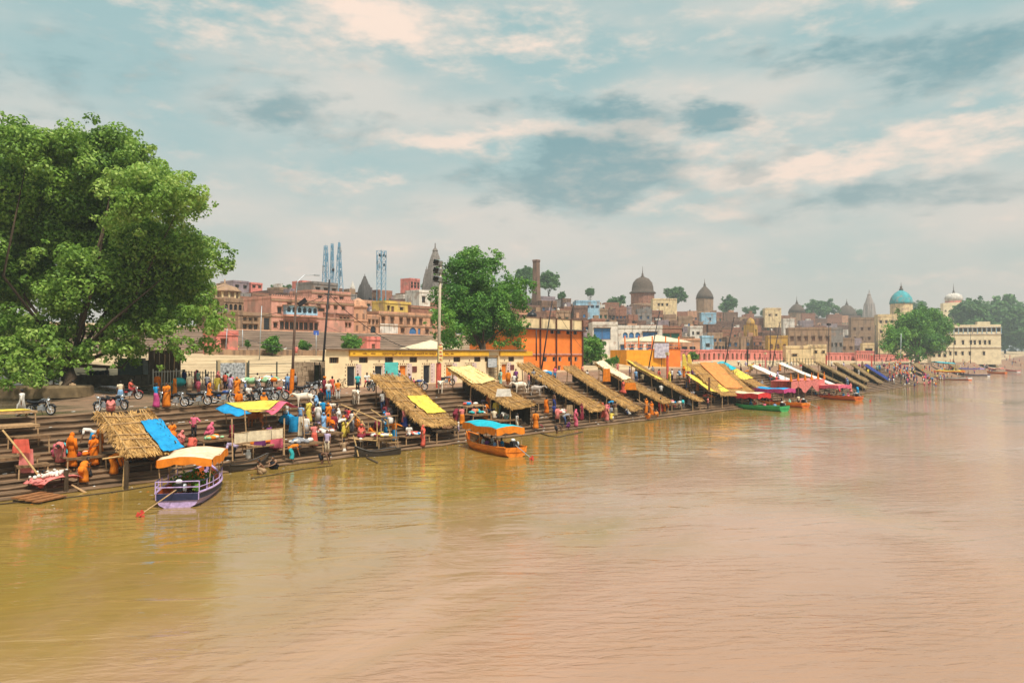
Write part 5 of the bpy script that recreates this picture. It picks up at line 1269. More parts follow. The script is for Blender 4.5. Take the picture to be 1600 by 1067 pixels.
BOATS['orange'] = boat('bright orange boat with a blue-topped orange canopy full of seated passengers', 806, 714, 66, 8.8, 2.2, 'orange', 'orange', 'cyan', 'orange', 'wood', True, (.10, .80), 1.95, shaft=True, valh=.55)
BOATS['green'] = boat('green boat with a red canopy and cream top beside the broad straw shelter', 1226, 643, 68, 10.0, 2.3, 'green', 'green', 'cream', 'red', 'wood', True, (.34, .92), 2.1, shaft=False, valh=.7)
BOATS['blue'] = boat('orange boat under a blue canopy with magenta fringe, next to the green boat', 1259, 637, 68, 10.0, 2.3, 'rust', 'orange', 'blue', 'magenta', 'wood', True, (.28, .92), 2.4, valh=.6)
BOATS['pink'] = boat('long red-orange boat with a pink canopy past the red draped stage', 1342, 626, 64, 13.0, 2.6, 'rust', 'rust', 'rose', 'pink', 'wood', True, (.22, .80), 2.3, valh=.6)
BOATS['far1'] = boat('distant boat with a yellow canopy among the crowded bathing place', 1516, 594, 70, 11.0, 2.8, 'rust', 'white', 'yellow', 'orange', 'wood', False, (.2, .9), 2.6, group='boats at the far bathing place')
BOATS['far2'] = boat('distant boat with a dark blue canopy beside the yellow canopied one', 1545, 588, 70, 11.0, 2.8, 'white', 'navy', 'navy', 'violet', 'wood', False, (.2, .9), 2.6, group='boats at the far bathing place')
BOATS['far3'] = boat('small distant pink-white open boat at the end of the bank', 1592, 581, 40, 9.0, 2.4, 'white', 'red', None, None, 'wood', False, group='boats at the far bathing place')
for k_, (x_, y_, hd, c_, v_, lb) in enumerate([(1572, 584, 60, 'cream', 'rose', 'tiny cream-canopied boat near the end of the bank')]):
    boat(lb, x_, y_, hd, 8.0, 2.0, 'rust', 'orange', c_, v_ if v_ in CLOTH else 'orange', 'wood', False, (.2, .85), 2.2, group='boats at the far bathing place')
# low skiff by the bare frame and small dugouts
boat('dark wooden skiff tied under the bare pole frame', 622, 709, 165, 3.4, 1.0, 'black', 'black', None, None, 'wood', False, bench=2, draft=.4, name='wooden_skiff', group='small wooden skiffs')
boat('small dark skiff carrying flower baskets behind the lilac boat', 352, 738, 10, 3.4, 1.1, 'black', 'black', None, None, 'wood', False, bench=1, name='wooden_skiff', group='small wooden skiffs')
boat('black skiff drawn up beside the shelter with the collapsed end', 1020, 655, 40, 3.5, 1.1, 'wood', 'wood', None, None, 'wood', False, bench=1, name='wooden_skiff', group='small wooden skiffs')
boat('low red skiff in the shade beneath the broad straw shelter', 1152, 634, 60, 4.0, 1.1, 'red', 'red', None, None, 'wood', False, bench=1, name='wooden_skiff', group='small wooden skiffs')
# the tilted tray of planks and cloths at the near corner
def near_corner():
    p = atz(62, 778, .12); t = thing('plank_raft', 'small tilted raft of wet brown planks with rope at the lowest step', 'raft', p, R(25))
    for k in range(4): MB().box((0, -.62 + k * .42, .04 * k), (1.7, .38, .07)).build('plank', mat('wet_red_planks', (.28, .12, .045), .5, .4, 4, .3), t)
    for x in (-.7, .7): MB().box((x, 0, -.06), (.1, 1.7, .08)).build('cross_bar', DARKWOOD, t)
    q = atg(84, 762); b = thing('flower_stall', 'pink cloth tray heaped with pale offerings beside the plank raft', 'stall', q + Vector((0, 0, .05)), R(20))
    MB().grid(lambda u, v: ((u - .5) * 2.3, (v - .5) * 1.5, .55 - .25 * (abs(u - .5) * 2) ** 4 + .03 * math.sin(v * 12)), 10, 8, thick=.03).build('tray_cloth', CLOTH['rose'], b, True)
    for x in (-.95, .95):
        for y in (-.6, .6): MB().tube([(x, y, -.6), (x, y, .5)], .04, 5).build('leg', DARKWOOD, b)
    rnd = random.Random(9); hp = MB(); hk = MB()
    for k in range(60): hp.ball((rnd.gauss(0, .5), rnd.gauss(.05, .28), .62 + rnd.uniform(0, .1)), rnd.uniform(.07, .12), 6, 4)
    for k in range(16): hk.ball((rnd.gauss(0, .5), rnd.gauss(.05, .28), .70 + rnd.uniform(0, .06)), .06, 6, 4)
    hp.build('offerings', CLOTH['white'], b, True)['kind'] = 'stuff'; hk.build('dark_garlands', CLOTH['brown'], b, True)['kind'] = 'stuff'
    r = atz(112, 768, 0); l = MB().tube([(0, 0, .35), (.55, -.9, -.15)], [.05, .07], 6).build('bamboo_stub', PALEWOOD, None, loc=r); tag(l, 'short bamboo stub leaning into the water by the pink tray', 'pole')
    s = atz(103, 770, 0); l = MB().tube([(0, 0, 1.2), (0, 0, -.6)], .12, 7).build('mooring_pile', DARKWOOD, None, loc=s); tag(l, 'thick dark mooring pile beside the pink tray', 'post')
    # long thin ropes lying on the water
    for i, (pts, lab) in enumerate((([(-10, 788), (90, 779), (180, 768), (250, 757)], 'thin dark rope floating along the lowest step'), ([(392, 747), (430, 741), (470, 733), (520, 727)], 'thin rope floating beside the bathers below the banner'), ([(836, 674), (858, 681), (872, 683), (890, 679), (910, 675)], 'dark floating log boom beside the swimmers'), ([(566, 706), (575, 716), (590, 723)], 'curved dark branch floating below the bare pole frame'))):
        w_ = [atz(x, y, .03) for x, y in pts]; o = MB().tube([q - w_[0] for q in w_], .07 if i >= 2 else .035, 6).build('floating_rope' if i < 2 else 'floating_log', DARKWOOD, None, True, loc=w_[0]); tag(o, lab, 'rope' if i < 2 else 'log')
    for px, py, lab in ((566, 711, 'short dark mooring post with a white float on top'),):
        q = atz(px, py, 0); t = thing('mooring_post', lab, 'post', q); MB().tube([(0, 0, -.6), (0, 0, 1.05)], .11, 7).build('post', DARKWOOD, t); MB().ball((-.15, 0, 1.12), .16, 8, 6).build('float', CLOTH['white'], t, True)
near_corner()
# the red draped stage at the water with flags
def red_stage():
    Y = 42.6; a = aty(1236, 612, Y); b = aty(1288, 606, Y); W_ = b.x - a.x; zt = aty(1260, 594, Y).z
    t = thing('draped_stage', 'red cloth draped stage with pointed corner flags standing in the water', 'stage', (a.x, Y, 0))
    for s, y in ((0, 0), (1, 3.2)):
        MB().grid(lambda u, v: (u * W_, y + .08 * math.sin(u * 30), zt - v * (.9 + 1.1 * abs(math.cos(u * PI * 2.5)) ** 1.5 * (1 if u > .3 else .6))), 40, 4).build('drape', CLOTH['rose'], t)
    MB().grid(lambda u, v: (u * W_, v * 3.2, zt + .03 + .1 * math.sin(u * 9)), 12, 4, thick=.02).build('stage_roof', CLOTH['rose'], t, True)
    for k in range(6):
        x = W_ * k / 5
        for y in (0, 3.2): MB().tube([(x, y, -.8), (x, y, zt + .9)], .06, 5).build('pole', WOOD, t)
        MB().lathe([(.25, 0), (.12, .6), (.01, 1.3)], c=(x, 0, zt), n=6).build('flag', CLOTH['orange'], t)
red_stage()
# ================================================================== people
SKIN = {k: mat('skin_' + k, c, .6, .12, 6, spec=.35) for k, c in dict(a=(.20, .095, .05), b=(.27, .14, .075), c=(.13, .06, .032)).items()}
HAIR = mat('black_hair', (.012, .010, .010), .5, .2, 10); GREYH = mat('grey_hair', (.42, .40, .38), .7, .2, 10); EYE = mat('eye_dark', (.02, .015, .012), .3, .1, 10)
V3 = Vector
def skeleton(pose):
    J = dict(pel=(0, 0, .92), spi=(0, 0, 1.12), che=(.0, 0, 1.30), nek=(.0, 0, 1.43), hed=(.025, 0, 1.555))
    for s, k in ((1, 'l'), (-1, 'r')):
        J.update({'sh' + k: (0, s * .17, 1.37), 'el' + k: (-.02, s * .23, 1.11), 'wr' + k: (.05, s * .24, .87), 'ha' + k: (.075, s * .235, .80), 'hi' + k: (0, s * .09, .90), 'kn' + k: (.025, s * .10, .49), 'an' + k: (-.02, s * .10, .08), 'to' + k: (.15, s * .125, .035)})
    def up(**kw): J.update(kw)
    def sym(k, x, y, z): J[k + 'l'] = (x, y, z); J[k + 'r'] = (x, -y, z)
    if pose == 'walk':
        up(knl=(.16, .1, .50), anl=(.22, .1, .09), tol=(.38, .11, .06), knr=(-.02, -.1, .49), anr=(-.26, -.1, .14), tor=(-.12, -.12, .04), ell=(-.12, .22, 1.13), wrl=(-.12, .23, .89), hal=(-.12, .23, .81), elr=(.1, -.22, 1.12), wrr=(.24, -.22, .92), har=(.29, -.22, .86))
    elif pose == 'hold':
        sym('el', .06, .24, 1.12); sym('wr', .30, .14, 1.08); sym('ha', .37, .11, 1.08)
    elif pose == 'raise':
        sym('el', .06, .30, 1.52); sym('wr', .06, .16, 1.70); sym('ha', .06, .10, 1.74)
    elif pose == 'akimbo':
        sym('el', -.08, .38, 1.16); sym('wr', .04, .2, 1.0); sym('ha', .09, .16, .98)
    elif pose == 'spread':
        sym('el', .05, .42, 1.30); sym('wr', .12, .64, 1.22); sym('ha', .14, .72, 1.20)
    elif pose == 'bend':
        up(pel=(-.12, 0, .90), spi=(.06, 0, 1.02), che=(.27, 0, 1.03), nek=(.41, 0, 1.0), hed=(.52, 0, .93)); sym('sh', .34, .17, .99); sym('el', .42, .19, .73); sym('wr', .48, .15, .50); sym('ha', .50, .13, .43); sym('hi', -.1, .1, .88)
    elif pose in ('sit', 'astride'):
        b = .50 if pose == 'sit' else .86
        up(pel=(0, 0, b), spi=(-.02, 0, b + .2), che=(.02, 0, b + .39), nek=(.04, 0, b + .52), hed=(.08, 0, b + .645)); sym('sh', .02, .17, b + .45); sym('hi', .02, .1, b - .02)
        if pose == 'sit': sym('kn', .42, .12, .50); sym('an', .40, .12, .09); sym('to', .57, .13, .04); sym('el', .08, .23, b + .2); sym('wr', .28, .16, b + .1); sym('ha', .35, .14, b + .09)
        else: sym('kn', .36, .24, .70); sym('an', .16, .27, .34); sym('to', .32, .28, .30); sym('el', .24, .28, b + .25); sym('wr', .46, .3, b + .17); sym('ha', .53, .3, b + .16)
    elif pose == 'squat':
        up(pel=(-.14, 0, .26), spi=(-.06, 0, .45), che=(.06, 0, .62), nek=(.13, 0, .73), hed=(.19, 0, .85)); sym('sh', .08, .17, .68); sym('hi', -.12, .1, .25); sym('kn', .24, .17, .50); sym('an', .02, .13, .08); sym('to', .19, .15, .035); sym('el', .26, .22, .50); sym('wr', .44, .1, .42); sym('ha', .51, .07, .41)
    elif pose == 'cross':
        up(pel=(-.05, 0, .13), spi=(-.04, 0, .33), che=(.0, 0, .52), nek=(.02, 0, .65), hed=(.06, 0, .775)); sym('sh', 0, .17, .58); sym('hi', -.03, .1, .12); sym('kn', .28, .32, .13); J['anl'] = (.30, -.06, .07); J['anr'] = (.24, .06, .07); J['tol'] = (.33, -.18, .05); J['tor'] = (.27, .18, .05); sym('el', .1, .25, .33); sym('wr', .27, .17, .24); sym('ha', .34, .14, .23)
    return {k: V3(v) for k, v in J.items()}
BODY = {}
def body_mesh(pose):
    if pose in BODY: return BODY[pose]
    J = skeleton(pose); bm = bmesh.new(); ix = {}; rad = {}
    base = dict(pel=.125, spi=.11, che=.125, nek=.055, sh=.062, el=.042, wr=.029, ha=.034, hi=.088, kn=.056, an=.038, to=.034)
    def vert(k, co, r): ix[k] = bm.verts.new(co); rad[k] = r
    for k, c in J.items():
        if k == 'hed': continue
        vert(k, c, base[k if k in base else k[:2]])
    E = [('pel', 'spi'), ('spi', 'che'), ('che', 'nek')]
    vert('skl', J['nek'] + (J['hed'] - J['nek']) * .75, .06); E.append(('nek', 'skl'))
    for s in 'lr':
        E += [('che', 'sh' + s), ('sh' + s, 'el' + s), ('el' + s, 'wr' + s), ('wr' + s, 'ha' + s), ('pel', 'hi' + s), ('hi' + s, 'kn' + s), ('kn' + s, 'an' + s), ('an' + s, 'to' + s)]
        d = (J['ha' + s] - J['wr' + s]).normalized(); lat = V3((0, 1, 0)); lat = (lat - d * lat.dot(d)).normalized() if abs(d.y) < .9 else V3((1, 0, 0)); nrm = d.cross(lat)
        for f in range(4):
            o = (f - 1.5) * .021; ln = (.075, .088, .082, .062)[f]
            a = J['ha' + s] + d * .035 + lat * o; m_ = a + d * ln * .55; e = m_ + d * ln * .4 - nrm * .018
            vert(f'f{f}m{s}', m_, .0095); vert(f'f{f}e{s}', e, .008); E += [('ha' + s, f'f{f}m{s}'), (f'f{f}m{s}', f'f{f}e{s}')]
        sg = 1 if s == 'l' else -1
        q = J['ha' + s] - d * .01 - lat * .05 * sg; vert('th' + s, q, .011); vert('tt' + s, q + d * .045 - lat * .012 * sg, .009); E += [('ha' + s, 'th' + s), ('th' + s, 'tt' + s)]
    keys = list(ix)
    for a, b in E: bm.edges.new((ix[a], ix[b]))
    me = bpy.data.meshes.new('body_skeleton'); bm.verts.index_update(); order = {v.index: k for k, v in ix.items()}
    bm.to_mesh(me); bm.free()
    o = bpy.data.objects.new('tmp_body', me); col.objects.link(o)
    md = o.modifiers.new('skin', 'SKIN'); md.use_smooth_shade = True; md.branch_smoothing = .3
    for i, sv in enumerate(me.skin_vertices[0].data):
        r = rad[order[i]]; sv.radius = (r, r * (1.18 if order[i] in ('pel', 'spi', 'che') else 1)); sv.use_root = order[i] == 'pel'
    sb = o.modifiers.new('sub', 'SUBSURF'); sb.levels = 1; sb.render_levels = 1
    dg = bpy.context.evaluated_depsgraph_get(); dg.update()
    body = bpy.data.meshes.new_from_object(o.evaluated_get(dg)); bpy.data.objects.remove(o); bpy.data.meshes.remove(me)
    # head with brow, nose, lips and ears
    hb = MB(); hc = J['hed']; nd = (J['hed'] - J['nek']).normalized(); tilt = .6 if pose == 'bend' else 0
    rot = Matrix.Rotation(tilt, 3, 'Y')
    h = MB(); h.ball((0, 0, 0), (.095, .078, .118), 14, 10)
    for v in h.v:
        if v.x > .06 and -.045 < v.z < .02 and abs(v.y) < .03: v.x += .022
        if v.z < -.05: v.y *= .86; v.x = v.x * .92 + .008
    h.ball((.088, 0, -.062), (.012, .024, .009), 6, 4)
    for s in (-1, 1): h.ball((0, s * .08, -.005), (.022, .012, .034), 6, 5); h.ball((.082, s * .033, .01), (.012, .014, .009), 6, 4, 1)
    hb.add([hc + rot @ v for v in h.v], h.f); hb.m = h.m
    bb = bmesh.new(); bb.from_mesh(body); hm = hb.mesh('head'); bb.from_mesh(hm); bb.to_mesh(body); bb.free(); bpy.data.meshes.remove(hm)
    body.materials.clear(); body.materials.append(SKIN['a']); body.materials.append(EYE)
    body.polygons.foreach_set('use_smooth', [True] * len(body.polygons))
    BODY[pose] = (body, J, rot); return BODY[pose]
WEAR = {}
def garment(pose, kind):
    """one garment mesh for a pose"""
    if (pose, kind) in WEAR: return WEAR[(pose, kind)]
    body, J, rot = body_mesh(pose); mb = MB(); Yx = V3((0, 1, 0))
    mk = (J['knl'] + J['knr']) / 2; ma = (J['anl'] + J['anr']) / 2
    kw = abs(J['knl'].y - J['knr'].y) / 2 + abs(J['knl'].x - J['knr'].x) * .0; aw = abs(J['anl'].y - J['anr'].y) / 2
    kd = abs(J['knl'].x - J['knr'].x) / 2; ad = abs(J['anl'].x - J['anr'].x) / 2
    up = (J['che'] - J['pel']).normalized()
    def sleeves(full, r=.062):
        for s in 'lr':
            end = J['wr' + s] if full else (J['el' + s] * .75 + J['sh' + s] * .25)
            pts = [J['sh' + s] + V3((0, -.02 if s == 'l' else .02, .02)), (J['el' + s] if full else lerp(J['sh' + s], end, .6)), end]
            mb.tube(pts, [r * 1.25, r * 1.0, r * .85], 8)
    def torso(hem=0.0, r=1.0):
        mb.tube([J['pel'] - up * (.04 + hem), J['pel'] + up * .08, J['spi'], J['che'], J['che'] + up * .09, J['nek']], [(.165 * r + hem * .25, .13 * r + hem * .2), (.16 * r, .125 * r), (.155 * r, .122 * r), (.185 * r, .135 * r), (.165 * r, .115 * r), (.075, .07)], 12, lat=Yx)
    def skirt(flare=1.0, low=.06):
        if pose in ('cross',):
            mb.tube([J['pel'] + V3((-.12, 0, .1)), J['pel'] + V3((.1, 0, .03)), mk + V3((.05, 0, 0)), mk + V3((.16, 0, -.05))], [(.19, .13), (.3, .13), (.40, .12), (.28, .06)], 12, lat=Yx)
        elif pose in ('squat', 'sit', 'astride'):
            mb.tube([J['pel'] + V3((-.08, 0, .08)), J['pel'] + V3((.06, 0, .0)), mk + V3((.02, 0, .02)), lerp(mk, ma, .45) + V3((.03, 0, 0)), ma + V3((0, 0, .02))], [(.18, .15), (.2, .16), (kw + .12, .13), (kw + .11, .13), (aw + .13, .15)], 16, lat=Yx, pleat=.07)
        else:
            mb.tube([J['pel'] + up * .09, J['pel'] - V3((0, 0, .06)), lerp(J['pel'], mk, .55), mk, lerp(mk, ma, .6), ma + V3((0, 0, low - .06))], [(.155, .125), (.185, .15), (kw + .105, kd + .14), (kw + .11 * flare, kd + .13 * flare), (aw + .13 * flare, ad + .14 * flare), (aw + .145 * flare, ad + .16 * flare)], 20, lat=Yx, pleat=.085)
    if kind == 'shirt': torso(.08); sleeves(False)
    elif kind == 'kurta': torso(.42 if pose not in ('cross', 'squat', 'sit', 'astride', 'bend') else .1, 1.04); sleeves(True)
    elif kind == 'longshirt': torso(.1); sleeves(True)
    elif kind == 'trousers':
        mb.tube([J['pel'] + up * .1, J['pel'], (J['hil'] + J['hir']) / 2 - V3((0, 0, .08))], [(.15, .12), (.17, .135), (.15, .12)], 10, lat=Yx)
        for s in 'lr': mb.tube([J['hi' + s], lerp(J['hi' + s], J['kn' + s], .5), J['kn' + s], lerp(J['kn' + s], J['an' + s], .92)], [.108, .098, .078, .075], 8)
    elif kind == 'shorts':
        mb.tube([J['pel'] + up * .1, J['pel'], (J['hil'] + J['hir']) / 2 - V3((0, 0, .08))], [(.15, .12), (.17, .135), (.15, .12)], 10, lat=Yx)
        for s in 'lr': mb.tube([J['hi' + s], lerp(J['hi' + s], J['kn' + s], .7)], [.11, .1], 8)
    elif kind == 'lungi': skirt(1.0, .16)
    elif kind == 'skirt': skirt(1.15)
    elif kind == 'sari':
        skirt(1.15); torso(.0, 1.05); sleeves(False)
        mb.tube([J['shl'] + V3((.03, 0, .04)), J['che'] + V3((.15, -.0, -.02)), J['spi'] + V3((.13, -.1, -.04)), J['pel'] + V3((.05, -.18, 0))], [(.05, .1), (.05, .09), (.05, .09), (.05, .07)], 8)
        mb.tube([J['shl'] + V3((-.03, -.02, .04)), J['che'] + V3((-.14, .04, -.05)), J['spi'] + V3((-.15, .05, -.12)), J['pel'] + V3((-.17, .05, -.05)), J['pel'] + V3((-.19, .05, -.3 if pose in ('bend', 'walk', 'hold', 'raise', 'akimbo', 'stand', 'spread') else -.05))], [(.1, .05), (.16, .05), (.16, .05), (.15, .045), (.14, .04)], 8, lat=Yx)
    elif kind in ('veil', 'robeveil'):
        c = J['hed']; h = MB(); h.ball((-.015, 0, .012), (.118, .104, .135), 12, 8)
        keep = [f for f in h.f if not (sum(h.v[i].x for i in f) / 4 > .045 and sum(h.v[i].z for i in f) / 4 < .085)]
        mb.add([c + rot @ v for v in h.v], keep)
        mb.tube([c + rot @ V3((-.05, 0, -.04)), lerp(c, J['nek'], .8) + V3((-.06, 0, 0)), J['che'] + V3((-.06, 0, .05)), J['spi'] + V3((-.07, 0, 0))], [(.10, .09), (.12, .09), (.20, .12), (.18, .09)], 12, lat=Yx)
    elif kind == 'robe': skirt(1.2); torso(.05, 1.12); sleeves(True, .075)
    elif kind == 'hair':
        c = J['hed']; h = MB(); h.ball((-.012, 0, .018), (.105, .088, .122), 12, 8)
        keep = [f for f in h.f if not (sum(h.v[i].x for i in f) / 4 > .02 and sum(h.v[i].z for i in f) / 4 < .06) and sum(h.v[i].z for i in f) / 4 > -.075]
        mb.add([c + rot @ v for v in h.v], keep)
    elif kind == 'bun':
        c = J['hed']; h = MB(); h.ball((-.012, 0, .016), (.107, .09, .123), 12, 8)
        keep = [f for f in h.f if not (sum(h.v[i].x for i in f) / 4 > .025 and sum(h.v[i].z for i in f) / 4 < .06)]
        mb.add([c + rot @ v for v in h.v], keep); h2 = MB(); h2.ball((-.12, 0, -.03), (.05, .055, .055), 8, 6); mb.add([c + rot @ v for v in h2.v], h2.f)
    elif kind == 'turban':
        c = J['hed']
        for k in range(3): mb.tube([c + rot @ V3((.105 * math.cos(a) - .01, .095 * math.sin(a), .05 + .035 * k + .02 * math.sin(a * 2 + k))) for a in [2 * PI * i / 12 for i in range(13)]], .035, 6)
        mb.ball(c + rot @ V3((-.01, 0, .09)), (.09, .085, .07), 8, 6)
    elif kind == 'shawl':
        mb.tube([J['nek'] + V3((0, 0, .02)), J['che'] + up * .09, J['che'], J['spi'], J['pel'] + up * .05], [(.09, .09), (.19, .13), (.225, .165), (.215, .16), (.2, .155)], 12, lat=Yx)
    elif kind == 'bag':
        mb.ball(J['che'] + V3((-.2, 0, -.1)), (.12, .17, .24), 8, 6)
    me = mb.mesh(kind); me.polygons.foreach_set('use_smooth', [True] * len(me.polygons)); me.materials.append(CLOTH['white'])
    WEAR[(pose, kind)] = me; return me
# clothing colours
for k, c in dict(lilac=(.52, .42, .60), mint=(.35, .60, .48), maroon=(.25, .03, .05), lightblue=(.25, .45, .70), denim=(.06, .10, .22), khaki=(.35, .27, .15), charcoal=(.03, .03, .035), tan=(.45, .30, .17), salmon=(.78, .30, .22), coral=(.80, .15, .10), plum=(.2, .05, .2)).items(): cloth(k, c)
OUT = {  # outfit: list of (garment, which colour), headwear
 'shirt': (('shirt', 0), ('trousers', 1), ('hair', 'h')), 'long': (('longshirt', 0), ('trousers', 1), ('hair', 'h')), 'kurta': (('kurta', 0), ('lungi', 1), ('hair', 'h')), 'kurtat': (('kurta', 0), ('lungi', 1), ('turban', 2)),
 'sari': (('sari', 0), ('bun', 'h')), 'veil': (('sari', 0), ('veil', 0)), 'veil2': (('sari', 0), ('veil', 1)), 'robe': (('robe', 0), ('hair', 'h')), 'robev': (('robe', 0), ('robeveil', 0)), 'bare': (('lungi', 1), ('hair', 'h')), 'bath': (('shorts', 1), ('hair', 'h')),
 'salwar': (('kurta', 0), ('trousers', 1), ('bun', 'h')), 'shawl': (('shawl', 0), ('lungi', 1), ('longshirt', 0), ('hair', 'h')), 'shirtlungi': (('shirt', 0), ('lungi', 1), ('hair', 'h')), 'skirt': (('shirt', 0), ('skirt', 1), ('bun', 'h'))}
GW = dict(shirt='{0} shirt and {1} trousers', long='{0} shirt and {1} trousers', kurta='{0} kurta and {1} lungi', kurtat='{0} kurta and turban', sari='{0} sari', veil='{0} sari veiled over the head', veil2='{0} sari with {1} veil', robe='{0} robe', robev='{0} hooded robe', bare='{1} waistcloth, bare-chested,', bath='{1} bathing shorts', salwar='{0} tunic and {1} trousers', shawl='{0} shawl and {1} lungi', shirtlungi='{0} shirt and {1} lungi', skirt='{0} top and {1} skirt')
PW = dict(stand='standing', walk='walking', hold='holding something', raise_='with arms raised', akimbo='with hands on hips', spread='with arms outspread', bend='bending down', sit='sitting', astride='astride', squat='squatting', cross='sitting cross-legged')
CN = dict(paleyellow='pale yellow', lightblue='light blue', lightgreen='light green', peach='peach', rose='rose', coral='coral red')
PEOPLE = []
PROTO = {}
def person(px, py, pose='stand', out='shirt', c0='white', c1='charcoal', f=-140, where='on the steps', z=None, at=None, sc_=1.0, skin=None, hair='k', dz=0.0, label=None, grp='people along the ghat'):
    rnd = random.Random(px * 31 + py * 7 + len(PEOPLE))
    if at is not None: p = Vector(at)
    elif z is not None: p = atz(px, py, z)
    else: p = atg(px, py)
    p = p + Vector((0, 0, dz))
    body, J, rot = body_mesh(pose)
    o = bpy.data.objects.new('person', body); col.objects.link(o)
    o.location = p; o.rotation_euler = (0, 0, R(f + rnd.uniform(-8, 8))); s = sc_ * rnd.uniform(.97, 1.05); o.scale = (s, s, s)
    recolor(o, SKIN[skin or rnd.choice('aabc')])
    for g, c in OUT[out]:
        me = garment(pose, g); q = bpy.data.objects.new({'robeveil': 'veil', 'longshirt': 'shirt', 'bun': 'hair'}.get(g, g), me); col.objects.link(q); q.parent = o
        m_ = (GREYH if hair == 'g' else HAIR) if c == 'h' else CLOTH[{0: c0, 1: c1, 2: 'orange'}[c]]
        recolor(q, m_)
    n = lambda c: CN.get(c, c)
    lab = label or f"person in {GW[out].format(n(c0), n(c1))} {PW.get(pose, PW.get(pose + '_'))} {where}"
    w_ = lab.split()
    if len(w_) > 16: lab = ' '.join(w_[:16])
    tag(o, lab, 'person', grp); PEOPLE.append(o)
    return o
# ================================================================== motorcycles, bicycle, cattle
PAINT = {k: mat('bike_paint_' + k, c, .3, .15, 5, spec=.5) for k, c in dict(black=(.015, .015, .02), blue=(.02, .06, .22), red=(.45, .03, .03), grey=(.12, .13, .15), silver=(.4, .42, .45)).items()}
def wheel_meshes():
    ty = MB(); n = 20; rt, rr = .29, .055
    vs = []; fs = []
    for i in range(n):
        a = 2 * PI * i / n
        for j in range(6):
            b = 2 * PI * j / 6; q = rt + rr * math.cos(b); vs.append((q * math.cos(a), rr * .9 * math.sin(b), q * math.sin(a)))
    for i in range(n):
        for j in range(6): fs.append((i * 6 + j, ((i + 1) % n) * 6 + j, ((i + 1) % n) * 6 + (j + 1) % 6, i * 6 + (j + 1) % 6))
    ty.add(vs, fs); rim = MB()
    rim.tube([(.245 * math.cos(2 * PI * i / 16), 0, .245 * math.sin(2 * PI * i / 16)) for i in range(17)], .022, 5)
    for k in range(5):
        a = 2 * PI * k / 5; rim.box((.125 * math.cos(a), 0, .125 * math.sin(a)), (.25, .035, .05), rot=Matrix.Rotation(-a, 3, 'Y'))
    rim.tube([(0, -.07, 0), (0, .07, 0)], .05, 8)
    return ty.mesh('tyre'), rim.mesh('rim')
TYRE, RIM = wheel_meshes()
RIMM = mat('alloy_rim', (.72, .70, .68), .4, .1, 8, metal=.3)
def make_bike():
    t = thing('motorcycle', 'x', 'motorcycle')
    for x in (-.63, .66):
        w_ = put('wheel', TYRE.copy(), RUBBER, t, True, loc=(x, 0, .345)); w_.data.name = 'wheel'
        put('rim', RIM, RIMM, w_)
    fr = MB(); fr.tube([(.42, 0, .86), (.30, 0, .62), (.02, 0, .36), (-.35, 0, .36), (-.63, 0, .345)], .035, 6); fr.tube([(.42, 0, .86), (-.1, 0, .72), (-.5, 0, .74), (-.85, 0, .80)], .035, 6)
    for s in (-.1, .1): fr.tube([(-.63, s, .345), (-.5, s, .74)], .025, 5)
    fr.build('frame', IRON, t)
    en = MB(); en.box((.06, 0, .43), (.36, .26, .30)); en.box((.14, 0, .62), (.18, .2, .14), taper=.8); en.build('engine', STEEL, t)
    fk = MB()
    for s in (-.08, .08): fk.tube([(.66, s, .345), (.46, s, .92)], .028, 6)
    fk.build('fork', CHROME, t)
    tk = MB(); tk.ball((.18, 0, .86), (.28, .145, .13), 10, 7); tk.build('fuel_tank', PAINT['black'], t, True)
    MB().grid(lambda u, v: (lerp(-.82, .0, u), (v - .5) * (.26 - .06 * abs(u - .5)), .86 + .05 * math.sin(PI * v) - .06 * math.sin(PI * u) + .05 * (1 - u)), 8, 5, thick=.1).build('seat', BLACKP, t, True)
    h = MB(); h.tube([(.36, -.38, 1.03), (.42, -.2, 1.06), (.45, 0, .98), (.42, .2, 1.06), (.36, .38, 1.03)], .018, 6); h.build('handlebar', CHROME, t)
    hl = MB(); hl.lathe([(.05, -.1), (.1, 0), (.1, .05), (.02, .06)], n=10); o = hl.build('headlight', CHROME, t, True, loc=(.55, 0, .92)); o.rotation_euler = (0, PI / 2, 0)
    for x, a0, a1 in ((.66, 20, 130), (-.63, 35, 170)):
        pts = [(x + .385 * math.cos(R(a)), 0, .345 + .385 * math.sin(R(a))) for a in range(a0, a1 + 1, 15)]
        MB().tube(pts, [(.075, .015)] * len(pts), 6, lat=Vector((0, 1, 0))).build('mudguard', PAINT['black'], t, True)
    MB().tube([(.16, -.14, .36), (-.2, -.17, .27), (-.8, -.18, .40)], [.025, .035, .05], 7).build('exhaust', CHROME, t)
    MB().ball((-.3, 0, .62), (.2, .13, .1), 8, 6).build('side_cover', PAINT['black'], t, True)
    for s in (-1, 1): MB().tube([(.40, s * .25, 1.05), (.36, s * .34, 1.2)], .01, 4).build('mirror', IRON, t); 
    MB().tube([(-.05, .1, .3), (-.12, .32, 0)], .018, 5).build('side_stand', IRON, t)
    return t
BIKE0 = make_bike(); FIRST = [True]
def bike(px, py, f, paint, label, at=None):
    t = BIKE0 if FIRST[0] else copy_tree(BIKE0); FIRST[0] = False
    t.location = atg(px, py) if at is None else at; t.rotation_euler = (R(5), 0, R(f)); tag(t, label, 'motorcycle', 'motorcycles parked on the terrace')
    for c in t.children:
        if c.name.split('.')[0] in ('fuel_tank', 'mudguard', 'side_cover'): recolor(c, PAINT[paint])
    return t
